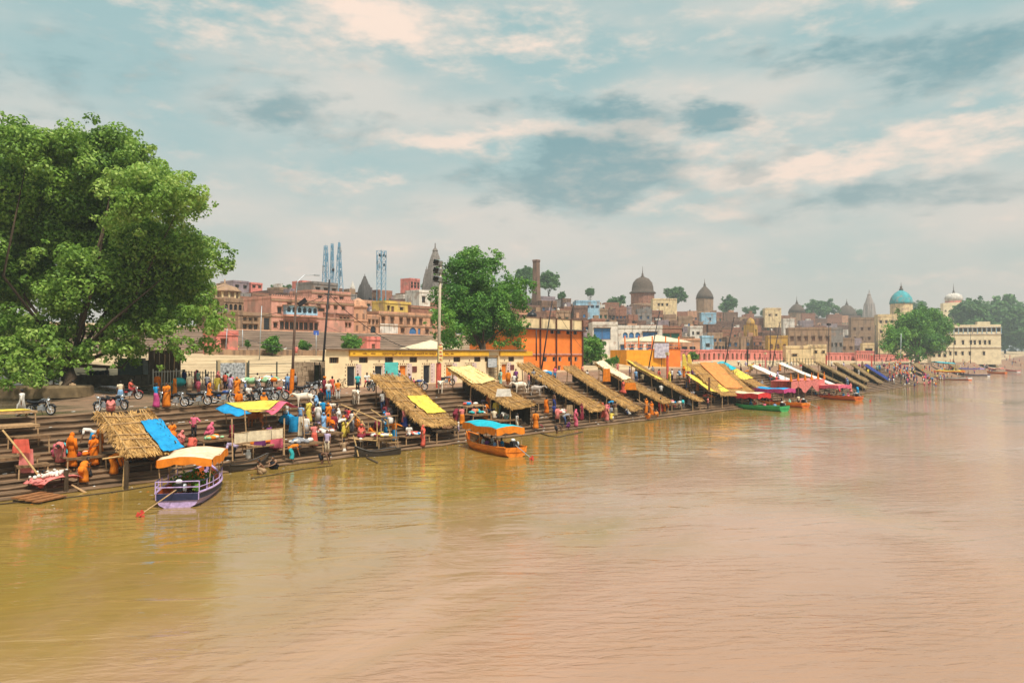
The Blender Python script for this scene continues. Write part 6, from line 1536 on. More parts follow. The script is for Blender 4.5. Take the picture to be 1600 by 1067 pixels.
for q in [(64, 649, -55, 'black', 'lone black motorcycle under the pipal beside the man in white'),
          (164, 645, -150, 'black', 'black motorcycle pointing at the river behind the straw shelter top'), (183, 641, -70, 'black', 'black motorcycle next to the person in light blue lungi'), (203, 624, -40, 'red', 'red scooter-like motorcycle ridden by a person in red'),
          (252, 634, -100, 'black', 'black motorcycle hidden behind the person with the backpack'), (274, 637, -52, 'black', 'black motorcycle with bright wheels beside the person in orange sari'), (310, 636, -50, 'black', 'black motorcycle with pale alloy wheels at the top step'),
          (349, 631, -48, 'blue', 'blue motorcycle beside the two people in orange veils'), (398, 628, -44, 'black', 'black motorcycle behind the person seated in white'), (416, 626, -48, 'grey', 'grey motorcycle parked behind the patched canopy'),
          (434, 624, -60, 'red', 'red motorcycle with a red front fork by the saffron painted pole'), (476, 620, -20, 'black', 'low black motorcycle behind the white bullock'), (384, 612, -120, 'blue', 'blue motorcycle standing among the crowd by the poster'),
          (446, 611, -120, 'blue', 'blue-grey motorcycle by the saffron painted pole'), (420, 608, -110, 'black', 'black motorcycle in the second row by the green sacks'), (404, 610, -110, 'grey', 'grey motorcycle in the second row beside the green sacks'),
          (580, 611, -110, 'black', 'black motorcycle ridden in front of the dark doors'), (652, 610, -50, 'blue', 'blue motorcycle with two children in front of the orange door'), (697, 602, -60, 'grey', 'motorcycle leaning at the foot of the floodlight mast'),
          (492, 612, -30, 'black', 'black motorcycle next to the stone wall poster'), (838, 602, -60, 'black', 'motorcycle near the white bullock by the orange building'), (956, 590, -50, 'grey', 'motorcycle at the top of the steps by the cream cloth awning')]: bike(*q)
def bicycle(px, py, f, label):
    p = atg(px, py); t = thing('bicycle', label, 'bicycle', p, R(f))
    for x in (-.52, .52):
        MB().tube([(x + .33 * math.cos(2 * PI * i / 20), 0, .34 + .33 * math.sin(2 * PI * i / 20)) for i in range(21)], .022, 5).build('wheel', RUBBER, t)
    fr = MB()
    for a, b in (((-.52, 0, .34), (-.05, 0, .32)), ((-.05, 0, .32), (-.18, 0, .85)), ((-.05, 0, .32), (.38, 0, .80)), ((-.16, 0, .78), (.38, 0, .84)), ((-.52, 0, .34), (-.16, 0, .74)), ((.52, 0, .34), (.38, 0, .95))): fr.tube([a, b], .02, 5)
    fr.build('frame', IRON, t); MB().ball((-.2, 0, .9), (.14, .08, .04), 8, 5).build('saddle', BLACKP, t, True)
    MB().tube([(.3, -.28, 1.0), (.4, 0, .98), (.3, .28, 1.0)], .015, 5).build('handlebar', CHROME, t); MB().box((-.55, 0, .74), (.35, .16, .02)).build('carrier', IRON, t)
bicycle(532, 606, -30, 'old black bicycle leaning by the tin kiosk at the end of the bathing rooms')
# cattle
def cow_mesh():
    bm = bmesh.new(); ix = {}; rad = {}
    def v(k, co, r): ix[k] = bm.verts.new(co); rad[k] = r
    v('rump', (-.72, 0, 1.08), .21); v('hip', (-.45, 0, 1.05), .29); v('bel', (0, 0, .95), .34); v('cht', (.42, 0, .98), .30); v('hump', (.50, 0, 1.20), .16); v('nk', (.72, 0, 1.12), .17); v('nk2', (.92, 0, 1.22), .13); v('hd', (1.08, 0, 1.20), .12); v('muz', (1.30, 0, 1.02), .075); v('nos', (1.36, 0, .97), .065)
    E = [('rump', 'hip'), ('hip', 'bel'), ('bel', 'cht'), ('cht', 'hump'), ('cht', 'nk'), ('nk', 'nk2'), ('nk2', 'hd'), ('hd', 'muz'), ('muz', 'nos')]
    for s, k in ((1, 'l'), (-1, 'r')):
        y = s * .17; o = .06 * s
        v('fs' + k, (.44 + o, y, .78), .12); v('fk' + k, (.46 + o, y, .42), .06); v('fa' + k, (.45 + o, y, .10), .042); v('ff' + k, (.49 + o, y, .035), .05)
        v('hs' + k, (-.56 - o, y, .82), .15); v('hk' + k, (-.44 - o, y, .62), .085); v('hh' + k, (-.68 - o, y, .40), .055); v('ha' + k, (-.63 - o, y, .10), .042); v('hf' + k, (-.58 - o, y, .035), .05)
        v('ea' + k, (1.02, s * .22, 1.24), .03)
        E += [('cht', 'fs' + k), ('fs' + k, 'fk' + k), ('fk' + k, 'fa' + k), ('fa' + k, 'ff' + k), ('hip', 'hs' + k), ('hs' + k, 'hk' + k), ('hk' + k, 'hh' + k), ('hh' + k, 'ha' + k), ('ha' + k, 'hf' + k), ('hd', 'ea' + k)]
    for a, b in E: bm.edges.new((ix[a], ix[b]))
    bm.verts.index_update(); order = {q.index: k for k, q in ix.items()}; me = bpy.data.meshes.new('cow_skel'); bm.to_mesh(me); bm.free()
    o = bpy.data.objects.new('tmp_cow', me); col.objects.link(o); o.modifiers.new('s', 'SKIN').branch_smoothing = .4
    for i, sv in enumerate(me.skin_vertices[0].data): sv.radius = (rad[order[i]],) * 2; sv.use_root = order[i] == 'bel'
    sb = o.modifiers.new('b', 'SUBSURF'); sb.levels = 2; sb.render_levels = 2
    dg = bpy.context.evaluated_depsgraph_get(); dg.update(); m_ = bpy.data.meshes.new_from_object(o.evaluated_get(dg)); bpy.data.objects.remove(o)
    m_.polygons.foreach_set('use_smooth', [True] * len(m_.polygons)); return m_
COWM = cow_mesh(); COWM.materials.clear(); HIDE = {'white': mat('white_hide', (.74, .62, .48), .8, .14, 3), 'brown': mat('brown_hide', (.36, .13, .04), .8, .2, 3), 'grey': mat('grey_hide', (.45, .38, .32), .8, .2, 3)}
COWM.materials.append(HIDE['white']); HORNM = mat('horn', (.12, .10, .09), .5, .3, 6)
hornm = MB()
for s in (-1, 1): hornm.tube([(1.02, s * .07, 1.30), (1.0, s * .17, 1.42), (1.06, s * .2, 1.56)], [.03, .022, .006], 6)
hornm = hornm.mesh('horns'); tailm = MB().tube([(-.88, 0, 1.12), (-.98, 0, .95), (-.98, .02, .6), (-.97, .03, .42), (-.96, .03, .3)], [.035, .025, .02, .04, .01], 6).mesh('tail')
def cow(px, py, f, hide, label, s=.9):
    o = put('cow', COWM, HIDE[hide], loc=atg(px, py)); recolor(o, HIDE[hide]); o.rotation_euler = (0, 0, R(f)); o.scale = (s, s, s); tag(o, label, 'cow', 'cattle loose on the ghat')
    q = put('horns', hornm, HORNM, o); q = put('tail', tailm, HIDE[hide], o); recolor(q, HIDE[hide])
cow(476, 637, 140, 'white', 'white bullock standing broadside at the top of the steps by the saffron pole')
cow(556, 634, -120, 'white', 'pale cow facing the river on the steps below the turquoise-shirted person')
cow(688, 618, -135, 'white', 'white cow facing the water at the foot of the floodlight mast')
cow(813, 615, 150, 'white', 'white cow beside the people in front of the barred gate')
cow(399, 668, 120, 'brown', 'brown cow standing on the steps behind the patched canopy', .85)
cow(838, 622, -60, 'grey', 'grey cow half hidden by the long unbroken straw shelter', .85)
cow(828, 645, 40, 'grey', 'small grey calf on the steps beside the long unbroken straw shelter', .5)
cow(520, 645, 150, 'white', 'small white calf among the crowd on the steps', .45)

# ================================================================== people in the picture
T_ = 'under the pipal tree'
A = person
A(34, 651, 'walk', 'kurta', 'white', 'white', 120, 'past the lone black motorcycle')
A(96, 616, 'sit', 'shawl', 'cream', 'white', 40, T_); A(113, 619, 'sit', 'kurta', 'tan', 'cream', 60, T_); A(167, 602, 'stand', 'shirt', 'charcoal', 'charcoal', 20, T_)
A(84, 612, 'cross', 'bare', 'white', 'brown', -120, T_); A(100, 606, 'stand', 'shirt', 'black', 'charcoal', 60, T_)
A(188, 629, 'stand', 'shirtlungi', 'cream', 'lightblue', 70, 'by the parked motorcycles'); A(203, 624, 'astride', 'shirt', 'coral', 'maroon', -40, 'on the red motorcycle')
A(173, 648, 'squat', 'sari', 'rose', 'rose', -120, 'behind the straw shelter top'); A(221, 590, 'sit', 'shirt', 'green', 'charcoal', -130, 'at the roadside stall')
A(246, 614, 'stand', 'robe', 'saffron', 'saffron', 30, 'by the white picket fence'); A(244, 641, 'stand', 'skirt', 'blue', 'magenta', 20, 'with a black backpack')
A(260, 640, 'hold', 'sari', 'orange', 'orange', -140, 'beside the parked motorcycles'); A(273, 617, 'stand', 'robe', 'orange', 'orange', -20, 'with a teal bag by the fence')
A(288, 604, 'stand', 'shirt', 'navy', 'charcoal', 30, 'by the white picket fence'); A(296, 613, 'stand', 'kurta', 'cream', 'tan', -100, 'by the white picket fence'); A(310, 613, 'stand', 'salwar', 'pink', 'rose', -140, 'by the white picket fence', sc_=.7)
A(327, 621, 'walk', 'sari', 'orange', 'orange', -60, 'between the motorcycles', sc_=.85); A(341, 608, 'bend', 'shirt', 'white', 'grey', -30, 'beside the poster'); A(345, 611, 'stand', 'shirt', 'tan', 'khaki', -120, 'beside the poster', sc_=.7)
A(352, 609, 'stand', 'shirt', 'coral', 'charcoal', 40, 'beside the poster'); A(370, 624, 'stand', 'veil', 'orange', 'orange', -120, 'behind the top step'); A(373, 645, 'stand', 'robev', 'saffron', 'saffron', -110, 'on the upper steps')
A(388, 635, 'sit', 'shirt', 'white', 'charcoal', -80, 'on the top step by the blue cloth'); A(402, 609, 'stand', 'shirt', 'cream', 'tan', 40, 'against the green sacks'); A(411, 638, 'squat', 'kurtat', 'orange', 'orange', -100, 'on the top step')
A(424, 606, 'stand', 'shirt', 'blue', 'navy', -120, 'behind the red motorcycle', sc_=.8); A(461, 612, 'stand', 'shirt', 'grey', 'charcoal', 60, 'beside the saffron pole'); A(449, 612, 'stand', 'shirt', 'lightblue', 'denim', -120, 'beside the saffron pole')
K = 'in the crowd beside the patched canopy'
A(501, 644, 'stand', 'veil2', 'black', 'red', -150, K, sc_=1.08); A(513, 632, 'hold', 'shirt', 'white', 'blue', -120, K); A(519, 622, 'stand', 'shirt', 'coral', 'coral', 40, K); A(507, 622, 'stand', 'kurtat', 'maroon', 'maroon', -60, K)
A(528, 628, 'stand', 'shirt', 'orange', 'white', 60, K); A(482, 664, 'stand', 'sari', 'yellow', 'yellow', -140, K); A(497, 666, 'stand', 'kurta', 'white', 'lilac', 30, K); A(505, 660, 'stand', 'shirt', 'blue', 'denim', 40, K)
A(513, 670, 'stand', 'veil', 'orange', 'orange', -140, K); A(522, 682, 'stand', 'salwar', 'maroon', 'white', -120, K); A(531, 683, 'bend', 'shirt', 'white', 'black', -30, K); A(537, 684, 'stand', 'veil2', 'yellow', 'orange', -100, K)
A(543, 684, 'stand', 'salwar', 'yellow', 'brown', -40, K, sc_=.8); A(478, 685, 'stand', 'kurta', 'white', 'lightblue', -120, K); A(491, 699, 'stand', 'skirt', 'rose', 'coral', 50, K); A(470, 668, 'stand', 'shirt', 'lightblue', 'denim', -150, K)
A(550, 676, 'stand', 'shirt', 'white', 'grey', 10, K); A(557, 672, 'squat', 'sari', 'orange', 'orange', -60, K); A(489, 655, 'squat', 'shirt', 'maroon', 'charcoal', -120, K); A(516, 652, 'sit', 'shirt', 'white', 'denim', -90, K)
B_ = 'on the steps below the top terrace'
A(269, 692, 'sit', 'sari', 'orange', 'navy', -120, B_); A(303, 685, 'akimbo', 'long', 'pink', 'charcoal', -140, B_); A(327, 689, 'squat', 'veil', 'pink', 'pink', -20, B_); A(281, 701, 'squat', 'veil', 'rose', 'rose', -60, B_); A(299, 703, 'squat', 'robe', 'coral', 'coral', 40, B_)
A(362, 697, 'stand', 'salwar', 'maroon', 'tan', 130, B_); A(365, 724, 'bend', 'long', 'lilac', 'charcoal', 150, 'over the flower skiff'); A(276, 712, 'squat', 'sari', 'magenta', 'magenta', -100, 'beneath the blue tarpaulin')
C_ = 'beside the straw shelter with blue tarpaulin'
A(112, 731, 'stand', 'robev', 'saffron', 'saffron', 30, C_, sc_=1.12); A(95, 724, 'bend', 'sari', 'rose', 'rose', -130, C_); A(104, 720, 'squat', 'sari', 'turquoise', 'turquoise', 60, C_); A(146, 733, 'hold', 'veil', 'saffron', 'saffron', -130, C_)
A(156, 712, 'stand', 'sari', 'orange', 'brown', 150, C_); A(142, 706, 'bend', 'shirt', 'white', 'blue', 150, C_); A(130, 756, 'bend', 'sari', 'orange', 'orange', 60, C_); A(137, 762, 'walk', 'bath', 'black', 'charcoal', -80, C_, z=-.1)
A(178, 744, 'bend', 'robev', 'orange', 'orange', -50, C_); A(62, 765, 'squat', 'sari', 'coral', 'pink', -30, 'beside the pink offering tray'); A(88, 722, 'squat', 'sari', 'pink', 'pink', -80, C_)
D_ = 'bathing below the banner'
A(409, 743, 'squat', 'bare', 'tan', 'tan', 160, D_, z=-.1); A(429, 736, 'squat', 'bare', 'white', 'black', -150, D_, z=-.15); A(487, 738, 'stand', 'bath', 'tan', 'black', -120, D_, z=-1.1); A(503, 733, 'bend', 'bath', 'tan', 'black', -60, D_, z=-.35)
A(456, 724, 'bend', 'shirtlungi', 'orange', 'turquoise', -40, 'leaning on a vending platform', dz=.1); A(511, 709, 'stand', 'shirt', 'lilac', 'cream', -140, 'on the lowest steps', sc_=.95); A(411, 704, 'cross', 'sari', 'orange', 'orange', -130, 'among goods below the banner', dz=.5)
A(432, 703, 'stand', 'skirt', 'maroon', 'pink', -140, 'behind the banner', sc_=.9); A(420, 698, 'stand', 'sari', 'plum', 'plum', -100, 'behind the banner', sc_=.9); A(537, 722, 'stand', 'skirt', 'tan', 'white', 40, 'in the shallows by the mooring post', z=-.5); A(447, 668, 'stand', 'shirt', 'white', 'blue', 60, 'beneath the patched canopy')
E_ = 'by the bare pole frame'
A(565, 692, 'squat', 'veil', 'coral', 'coral', -130, E_, dz=.3); A(578, 693, 'squat', 'robe', 'orange', 'orange', -60, E_, dz=.2); A(616, 690, 'spread', 'shawl', 'orange', 'blue', -140, E_); A(639, 690, 'sit', 'shirt', 'white', 'charcoal', -120, 'at a red tray'); A(661, 698, 'stand', 'veil', 'coral', 'coral', -60, 'at the waters edge')
A(649, 671, 'stand', 'shirt', 'charcoal', 'denim', 40, 'beneath the wide straw shelter'); A(599, 682, 'squat', 'shirt', 'white', 'grey', -90, E_, dz=.3); A(588, 676, 'squat', 'sari', 'maroon', 'maroon', -90, E_); A(605, 668, 'sit', 'kurta', 'rose', 'white', -90, E_)
F_ = 'in front of the bathing rooms'
A(559, 613, 'walk', 'shirt', 'turquoise', 'black', -130, F_); A(573, 610, 'astride', 'shirt', 'white', 'red', -110, F_); A(584, 604, 'stand', 'shirt', 'grey', 'charcoal', -100, F_); A(604, 606, 'stand', 'shirt', 'black', 'charcoal', -100, F_); A(624, 606, 'stand', 'shirt', 'lightblue', 'denim', -40, F_)
A(640, 609, 'stand', 'shirt', 'lilac', 'grey', -80, F_, sc_=.85); A(646, 611, 'stand', 'shirt', 'pink', 'lilac', -80, F_, sc_=.7); A(598, 646, 'stand', 'shirt', 'white', 'denim', 30, 'beneath the wide straw shelter'); A(605, 648, 'stand', 'sari', 'rose', 'rose', -40, 'beneath the wide straw shelter')
A(782, 606, 'stand', 'sari', 'mint', 'mint', -60, F_); A(794, 608, 'stand', 'salwar', 'orange', 'orange', -140, F_); A(803, 608, 'stand', 'shirt', 'white', 'black', -140, F_); A(806, 602, 'stand', 'shirt', 'plum', 'charcoal', -140, F_); A(826, 607, 'stand', 'shirt', 'rose', 'grey', -60, 'by the orange building'); A(834, 606, 'stand', 'shirt', 'grey', 'khaki', 20, 'by the orange building')
G_ = 'beside the orange boat'
A(722, 669, 'stand', 'shirtlungi', 'rose', 'orange', 50, G_); A(716, 678, 'stand', 'shirt', 'white', 'lilac', -60, G_, sc_=.7); A(712, 662, 'bend', 'sari', 'maroon', 'maroon', 30, G_); A(758, 655, 'sit', 'bare', 'orange', 'orange', -130, G_, hair='g'); A(778, 653, 'stand', 'robe', 'mint', 'mint', 40, G_)
A(772, 664, 'sit', 'shirt', 'cream', 'white', 40, G_); A(791, 665, 'sit', 'shirt', 'mint', 'grey', 40, G_); A(808, 676, 'stand', 'shirt', 'white', 'cream', -20, G_); A(837, 671, 'stand', 'robe', 'orange', 'orange', 30, G_); A(733, 650, 'sit', 'sari', 'rose', 'rose', -80, G_); A(745, 648, 'cross', 'kurta', 'lightblue', 'white', -60, G_)
bp = BOATS['orange'][1]
for i, (ff, s, c, c1, o) in enumerate([(.30, .4, 'lightblue', 'denim', 'shirt'), (.36, -.4, 'blue', 'charcoal', 'shirt'), (.45, .4, 'plum', 'plum', 'sari'), (.44, -.35, 'rose', 'rose', 'sari'), (.55, .35, 'white', 'grey', 'shirt'), (.56, -.4, 'white', 'khaki', 'shirt'), (.68, .0, 'orange', 'orange', 'sari'), (.75, -.2, 'saffron', 'saffron', 'robe')]):
    A(0, i, 'sit', o, c, c1, 66 + (90 if s < 0 else -90), 'aboard the orange boat', at=bp(ff, s, -.06), sc_=.85)
for i, (px, py) in enumerate(((814, 687), (849, 685), (880, 684), (898, 683), (772, 716), (835, 694))):
    A(px, py, 'stand', 'bath', 'tan', ('black', 'red', 'navy', 'maroon', 'blue', 'grey')[i], -140 + 40 * i, 'swimming by the log boom', z=-1.22 if i != 4 else -1.35)
A(870, 682, 'bend', 'bath', 'tan', 'charcoal', -30, 'wading by the log boom', z=-.3); A(845, 680, 'bend', 'bath', 'tan', 'maroon', 60, 'wading by the log boom', z=-.4)
H_ = 'beneath the long unbroken shelter'
A(866, 659, 'stand', 'shirt', 'navy', 'charcoal', 40, H_); A(871, 664, 'stand', 'salwar', 'rose', 'charcoal', -100, H_); A(883, 667, 'bend', 'shirt', 'grey', 'denim', -40, H_); A(888, 673, 'squat', 'shirt', 'plum', 'plum', -60, H_, sc_=.85); A(900, 667, 'stand', 'veil', 'pink', 'pink', -30, H_); A(909, 657, 'stand', 'veil', 'maroon', 'maroon', -90, H_); A(880, 655, 'sit', 'shirt', 'white', 'charcoal', -100, H_); A(940, 648, 'squat', 'sari', 'rose', 'rose', -60, H_); A(948, 646, 'squat', 'sari', 'pink', 'pink', -20, H_)
I_ = 'at the top of the steps by the awnings'
for i, (px, py, o, c, c1) in enumerate([(867, 592, 'shirt', 'pink', 'blue'), (917, 594, 'shirt', 'white', 'grey'), (984, 592, 'shirt', 'lilac', 'tan'), (994, 600, 'shirt', 'lightblue', 'denim'), (1004, 600, 'shirt', 'khaki', 'tan'), (965, 582, 'shirt', 'rose', 'rose'), (1050, 598, 'shirt', 'white', 'black'), (1058, 596, 'shirt', 'cream', 'khaki'), (1014, 592, 'shirt', 'white', 'navy'), (1020, 588, 'shirt', 'grey', 'charcoal'), (1076, 598, 'kurta', 'cream', 'white'), (910, 588, 'sari', 'salmon', 'red'), (1030, 600, 'sari', 'coral', 'coral'), (1082, 590, 'shirt', 'plum', 'charcoal')]):
    A(px, py, ('stand', 'sit', 'stand')[i % 3], o, c, c1, -140 + 50 * (i % 5), I_)
J_ = 'at the foot of the straw shelters'
for i, (px, py, ps, o, c, c1) in enumerate([(1018, 650, 'stand', 'veil', 'saffron', 'saffron'), (1010, 649, 'stand', 'veil', 'orange', 'orange'), (1038, 646, 'bend', 'robe', 'orange', 'orange'), (1032, 644, 'stand', 'sari', 'red', 'red'), (1067, 640, 'bend', 'shirt', 'turquoise', 'grey'), (962, 652, 'spread', 'bare', 'tan', 'khaki'), (1025, 652, 'squat', 'bare', 'tan', 'orange'), (1012, 655, 'squat', 'bare', 'tan', 'orange'), (1106, 642, 'hold', 'shirt', 'rose', 'charcoal'), (1050, 638, 'sit', 'sari', 'rose', 'rose'), (1062, 640, 'sit', 'shirt', 'white', 'grey'), (982, 652, 'squat', 'shirt', 'white', 'denim'), (1146, 628, 'sit', 'shirt', 'tan', 'grey'), (1090, 612, 'stand', 'robe', 'orange', 'orange'), (1075, 606, 'stand', 'shirt', 'cream', 'charcoal')]):
    A(px, py, ps, o, c, c1, -150 + 45 * (i % 6), J_, z=None if py < 648 else None)
rnd = random.Random(55)
LIGHT = ['white', 'white', 'cream', 'rose', 'orange', 'pink', 'lightblue', 'maroon', 'salmon', 'yellow', 'red', 'lilac', 'coral', 'blue', 'mint', 'grey', 'saffron', 'magenta']
DARK = ['charcoal', 'denim', 'khaki', 'grey', 'navy', 'white', 'brown']
# seated passengers in the other boats
for nm, n_, ph in (('green', 4, 'aboard the green boat'), ('blue', 6, 'aboard the blue-canopied boat'), ('pink', 9, 'aboard the pink-canopied boat'), ('far1', 4, 'aboard the far yellow-canopied boat')):
    for i in range(n_):
        A(5, i * 3, 'sit', rnd.choice(('shirt', 'sari', 'veil')), rnd.choice(LIGHT), rnd.choice(DARK), rnd.uniform(0, 360), ph, at=BOATS[nm][1](lerp(.12, .8, i / n_), rnd.choice((-.4, .4)), -.06), sc_=.92)
A(0, 77, 'sit', 'shirt', 'grey', 'charcoal', 60, 'steering the pink-canopied boat', at=BOATS['pink'][1](.06, 0, .2)); A(0, 78, 'stand', 'shirt', 'cream', 'charcoal', 60, 'on the stern of the blue-canopied boat', at=BOATS['blue'][1](.1, .2, .1))
def crowd(n, box, phrase, poses=('stand', 'stand', 'walk', 'bend', 'sit', 'squat'), outs=('shirt', 'sari', 'veil', 'kurta', 'shirt', 'salwar', 'bare'), z=None):
    for i in range(n):
        A(rnd.uniform(box[0], box[1]), rnd.uniform(box[2], box[3]), rnd.choice(poses), rnd.choice(outs), rnd.choice(LIGHT), rnd.choice(DARK), rnd.uniform(-180, 180), phrase, z=z)
crowd(18, (1092, 1230, 571, 584), 'on the terrace before the pink wall'); crowd(9, (1226, 1320, 572, 582), 'on the terrace near the pump house')
crowd(10, (1160, 1240, 590, 612), 'on the steps by the white awnings'); crowd(9, (1290, 1346, 604, 618), 'at the water near the pink-canopied boat')
crowd(14, (1330, 1400, 568, 590), 'around the blue awning'); crowd(8, (1390, 1425, 590, 602), 'in the throng past the blue awning'); crowd(6, (1425, 1480, 590, 600), 'at the far bathing place')
crowd(16, (470, 552, 652, 690), 'in the crowd beside the patched canopy'); crowd(8, (575, 640, 640, 690), 'by the bare pole frame'); crowd(8, (730, 800, 640, 668), 'beside the orange boat'); crowd(8, (850, 960, 640, 660), 'beneath the long unbroken shelter'); crowd(8, (286, 440, 604, 618), 'among the parked motorcycles', ('stand', 'walk')); crowd(10, (960, 1090, 600, 640), 'under the straw shelters'); crowd(6, (1060, 1100, 585, 605), 'on the bare steps')
crowd(8, (1236, 1292, 612, 622), 'wading by the red draped stage', ('stand', 'bend'), ('bare', 'bath'), z=-.5); 
def far_crowd():
    mb = MB(); r_ = random.Random(8); keys = ['white', 'rose', 'orange', 'pink', 'lightblue', 'maroon', 'yellow', 'red', 'charcoal', 'cream', 'coral', 'navy', 'saffron']
    def fig(p, low=1.0):
        s = r_.uniform(.92, 1.05); c0, c1 = r_.randrange(len(keys)), r_.choice((8, 0, 11, 5)); w_ = r_.uniform(.85, 1.1)
        mb.tube([p + Vector((0, .0, .0)), p + Vector((.02, 0, .45 * s)), p + Vector((0, 0, .92 * s))], [.12 * w_, .13 * w_, .16 * w_], 6, c1)
        mb.tube([p + Vector((0, 0, .9 * s)), p + Vector((0, 0, 1.15 * s)), p + Vector((0, 0, 1.36 * s)), p + Vector((0, 0, 1.45 * s))], [(.17, .13), (.18, .13), (.2, .13), (.06, .06)], 6, c0)
        for k_ in (-1, 1): mb.tube([p + Vector((k_ * .19, 0, 1.34 * s)), p + Vector((k_ * .26, r_.uniform(-.1, .2), 1.05 * s)), p + Vector((k_ * .22, r_.uniform(-.1, .3), .85 * s))], [.06, .05, .04], 5, c0)
        mb.ball(p + Vector((.02, 0, 1.55 * s)), (.1, .09, .12), 6, 5, len(keys)); mb.ball(p + Vector((0, 0, 1.59 * s)), (.105, .095, .1), 6, 4, 8)
    for n_, x0, x1, y0, y1 in ((60, 1386, 1430, 570, 600), (34, 1430, 1480, 570, 598), (44, 1480, 1560, 566, 588), (26, 1540, 1600, 558, 576)):
        for i in range(n_): fig(atg(r_.uniform(x0, x1), r_.uniform(y0, y1)))
    for i in range(14): fig(atz(r_.uniform(1395, 1470), r_.uniform(602, 610), -.7))
    tag(mb.build('crowd', [CLOTH[q] for q in keys] + [SKIN['a']], None, True), 'dense distant crowd of pilgrims at the far bathing place', 'crowd', kind='stuff')
far_crowd()
for i, (px, py, o, c) in enumerate([(425, 548, 'veil', 'orange'), (418, 549, 'kurta', 'white'), (433, 549, 'veil', 'yellow'), (446, 550, 'kurta', 'white'), (463, 556, 'salwar', 'rose'), (372, 548, 'salwar', 'yellow'), (318, 545, 'salwar', 'pink'), (491, 553, 'shirt', 'charcoal'), (497, 553, 'shirt', 'maroon')]):
    A(px, py, 'stand' if i in (4, 6) else 'squat', o, c, 'white', -140, 'on the sandy ground behind the fence')
# ================================================================== poles, fences, stalls, small things
def pole(label, px0, py0, px1, py1, Y=None, r=.09, m_=IRON, name='utility_pole', paint=None, ph=0, group=None, arms=0):
    b = atg(px0, py0) if Y is None else aty(px0, py0, Y)
    top = aty(px1, py1, b.y)
    t = thing(name, label, 'pole', b, 0, group); v = top - b
    MB().tube([(0, 0, -.3), v * .5, v], [r, r * .9, r * .75], 7).build('shaft', m_, t, True)
    if paint: MB().tube([v * .0, v * ph], r * 1.5, 8).build('painted_base', CLOTH[paint], t)
    for k in range(arms):
        z = v * (.95 - .07 * k); MB().box(z, (1.3, .08, .08)).build('cross_arm', m_, t)
        for s in (-.55, 0, .55): MB().lathe([(.04, 0), (.06, .08), (.03, .16)], c=z + Vector((s, 0, .04)), n=6).build('insulator', PL['white'], t)
    return t, b, top
t, b1, p1 = pole('rusty lamp pole with a saffron painted foot and curved lamp arm', 455, 619, 463, 457, r=.12, m_=mat('rusty_pole', (.12, .07, .05), .8, .4, 3), paint='saffron', ph=.26, name='lamp_pole')
v = p1 - b1
MB().tube([v, v + Vector((.1, 0, .9)), v + Vector((.7, -.1, 1.5)), v + Vector((1.7, -.2, 1.6))], .04, 6).build('lamp_arm', STEEL, t); MB().box(v + Vector((1.9, -.2, 1.58)), (.5, .2, .1)).build('lamp_head', STEEL, t)
MB().box(v + Vector((.6, 0, -.8)), (.9, .06, .4), rot=Matrix.Rotation(-.6, 3, 'Y')).build('floodlight', IRON, t)
t, b2, p2 = pole('dark leaning electric pole at the end of the bathing rooms', 502, 600, 515, 437, r=.13, arms=0)
v = p2 - b2; MB().box(v * .86, (1.0, .08, .08)).build('cross_arm', IRON, t)
# the tall floodlight mast
t, b3, p3 = pole('tall pale floodlight mast with three pairs of lamps and a red painted foot', 685, 606, 688, 414, r=.17, m_=mat('pale_mast', (.46, .38, .28), .6, .25, 2), paint='coral', ph=.2, name='floodlight_mast')
v = p3 - b3
for k, f in enumerate((.995, .93, .86)):
    MB().box(v * f, (1.9, .1, .08)).build('lamp_bar', IRON, t)
    for s in (-.75, -.2): MB().box(v * f + Vector((s, -.15, .28)), (.42, .3, .42), rot=Matrix.Rotation(.4, 3, 'X')).build('floodlight', BLACKP if s < -.5 else STEEL, t)
MB().box2((-.28, -.32, v.z * .21), (.28, -.22, v.z * .34)).build('yellow_sign', mat('yellow_sign_print', (.85, .62, .12), .6, .4, 7, c2=(.9, .75, .4)), t)
q = MB()
for k in range(5): q.box2((-.2, -.335, v.z * .225 + k * .36), (.1 + .1 * (k % 2), -.322, v.z * .225 + k * .36 + .12))
q.build('sign_print', mat('red_print', (.5, .06, .03), .6, .2, 5), t)
LP = 'thin leaning poles along the bank'
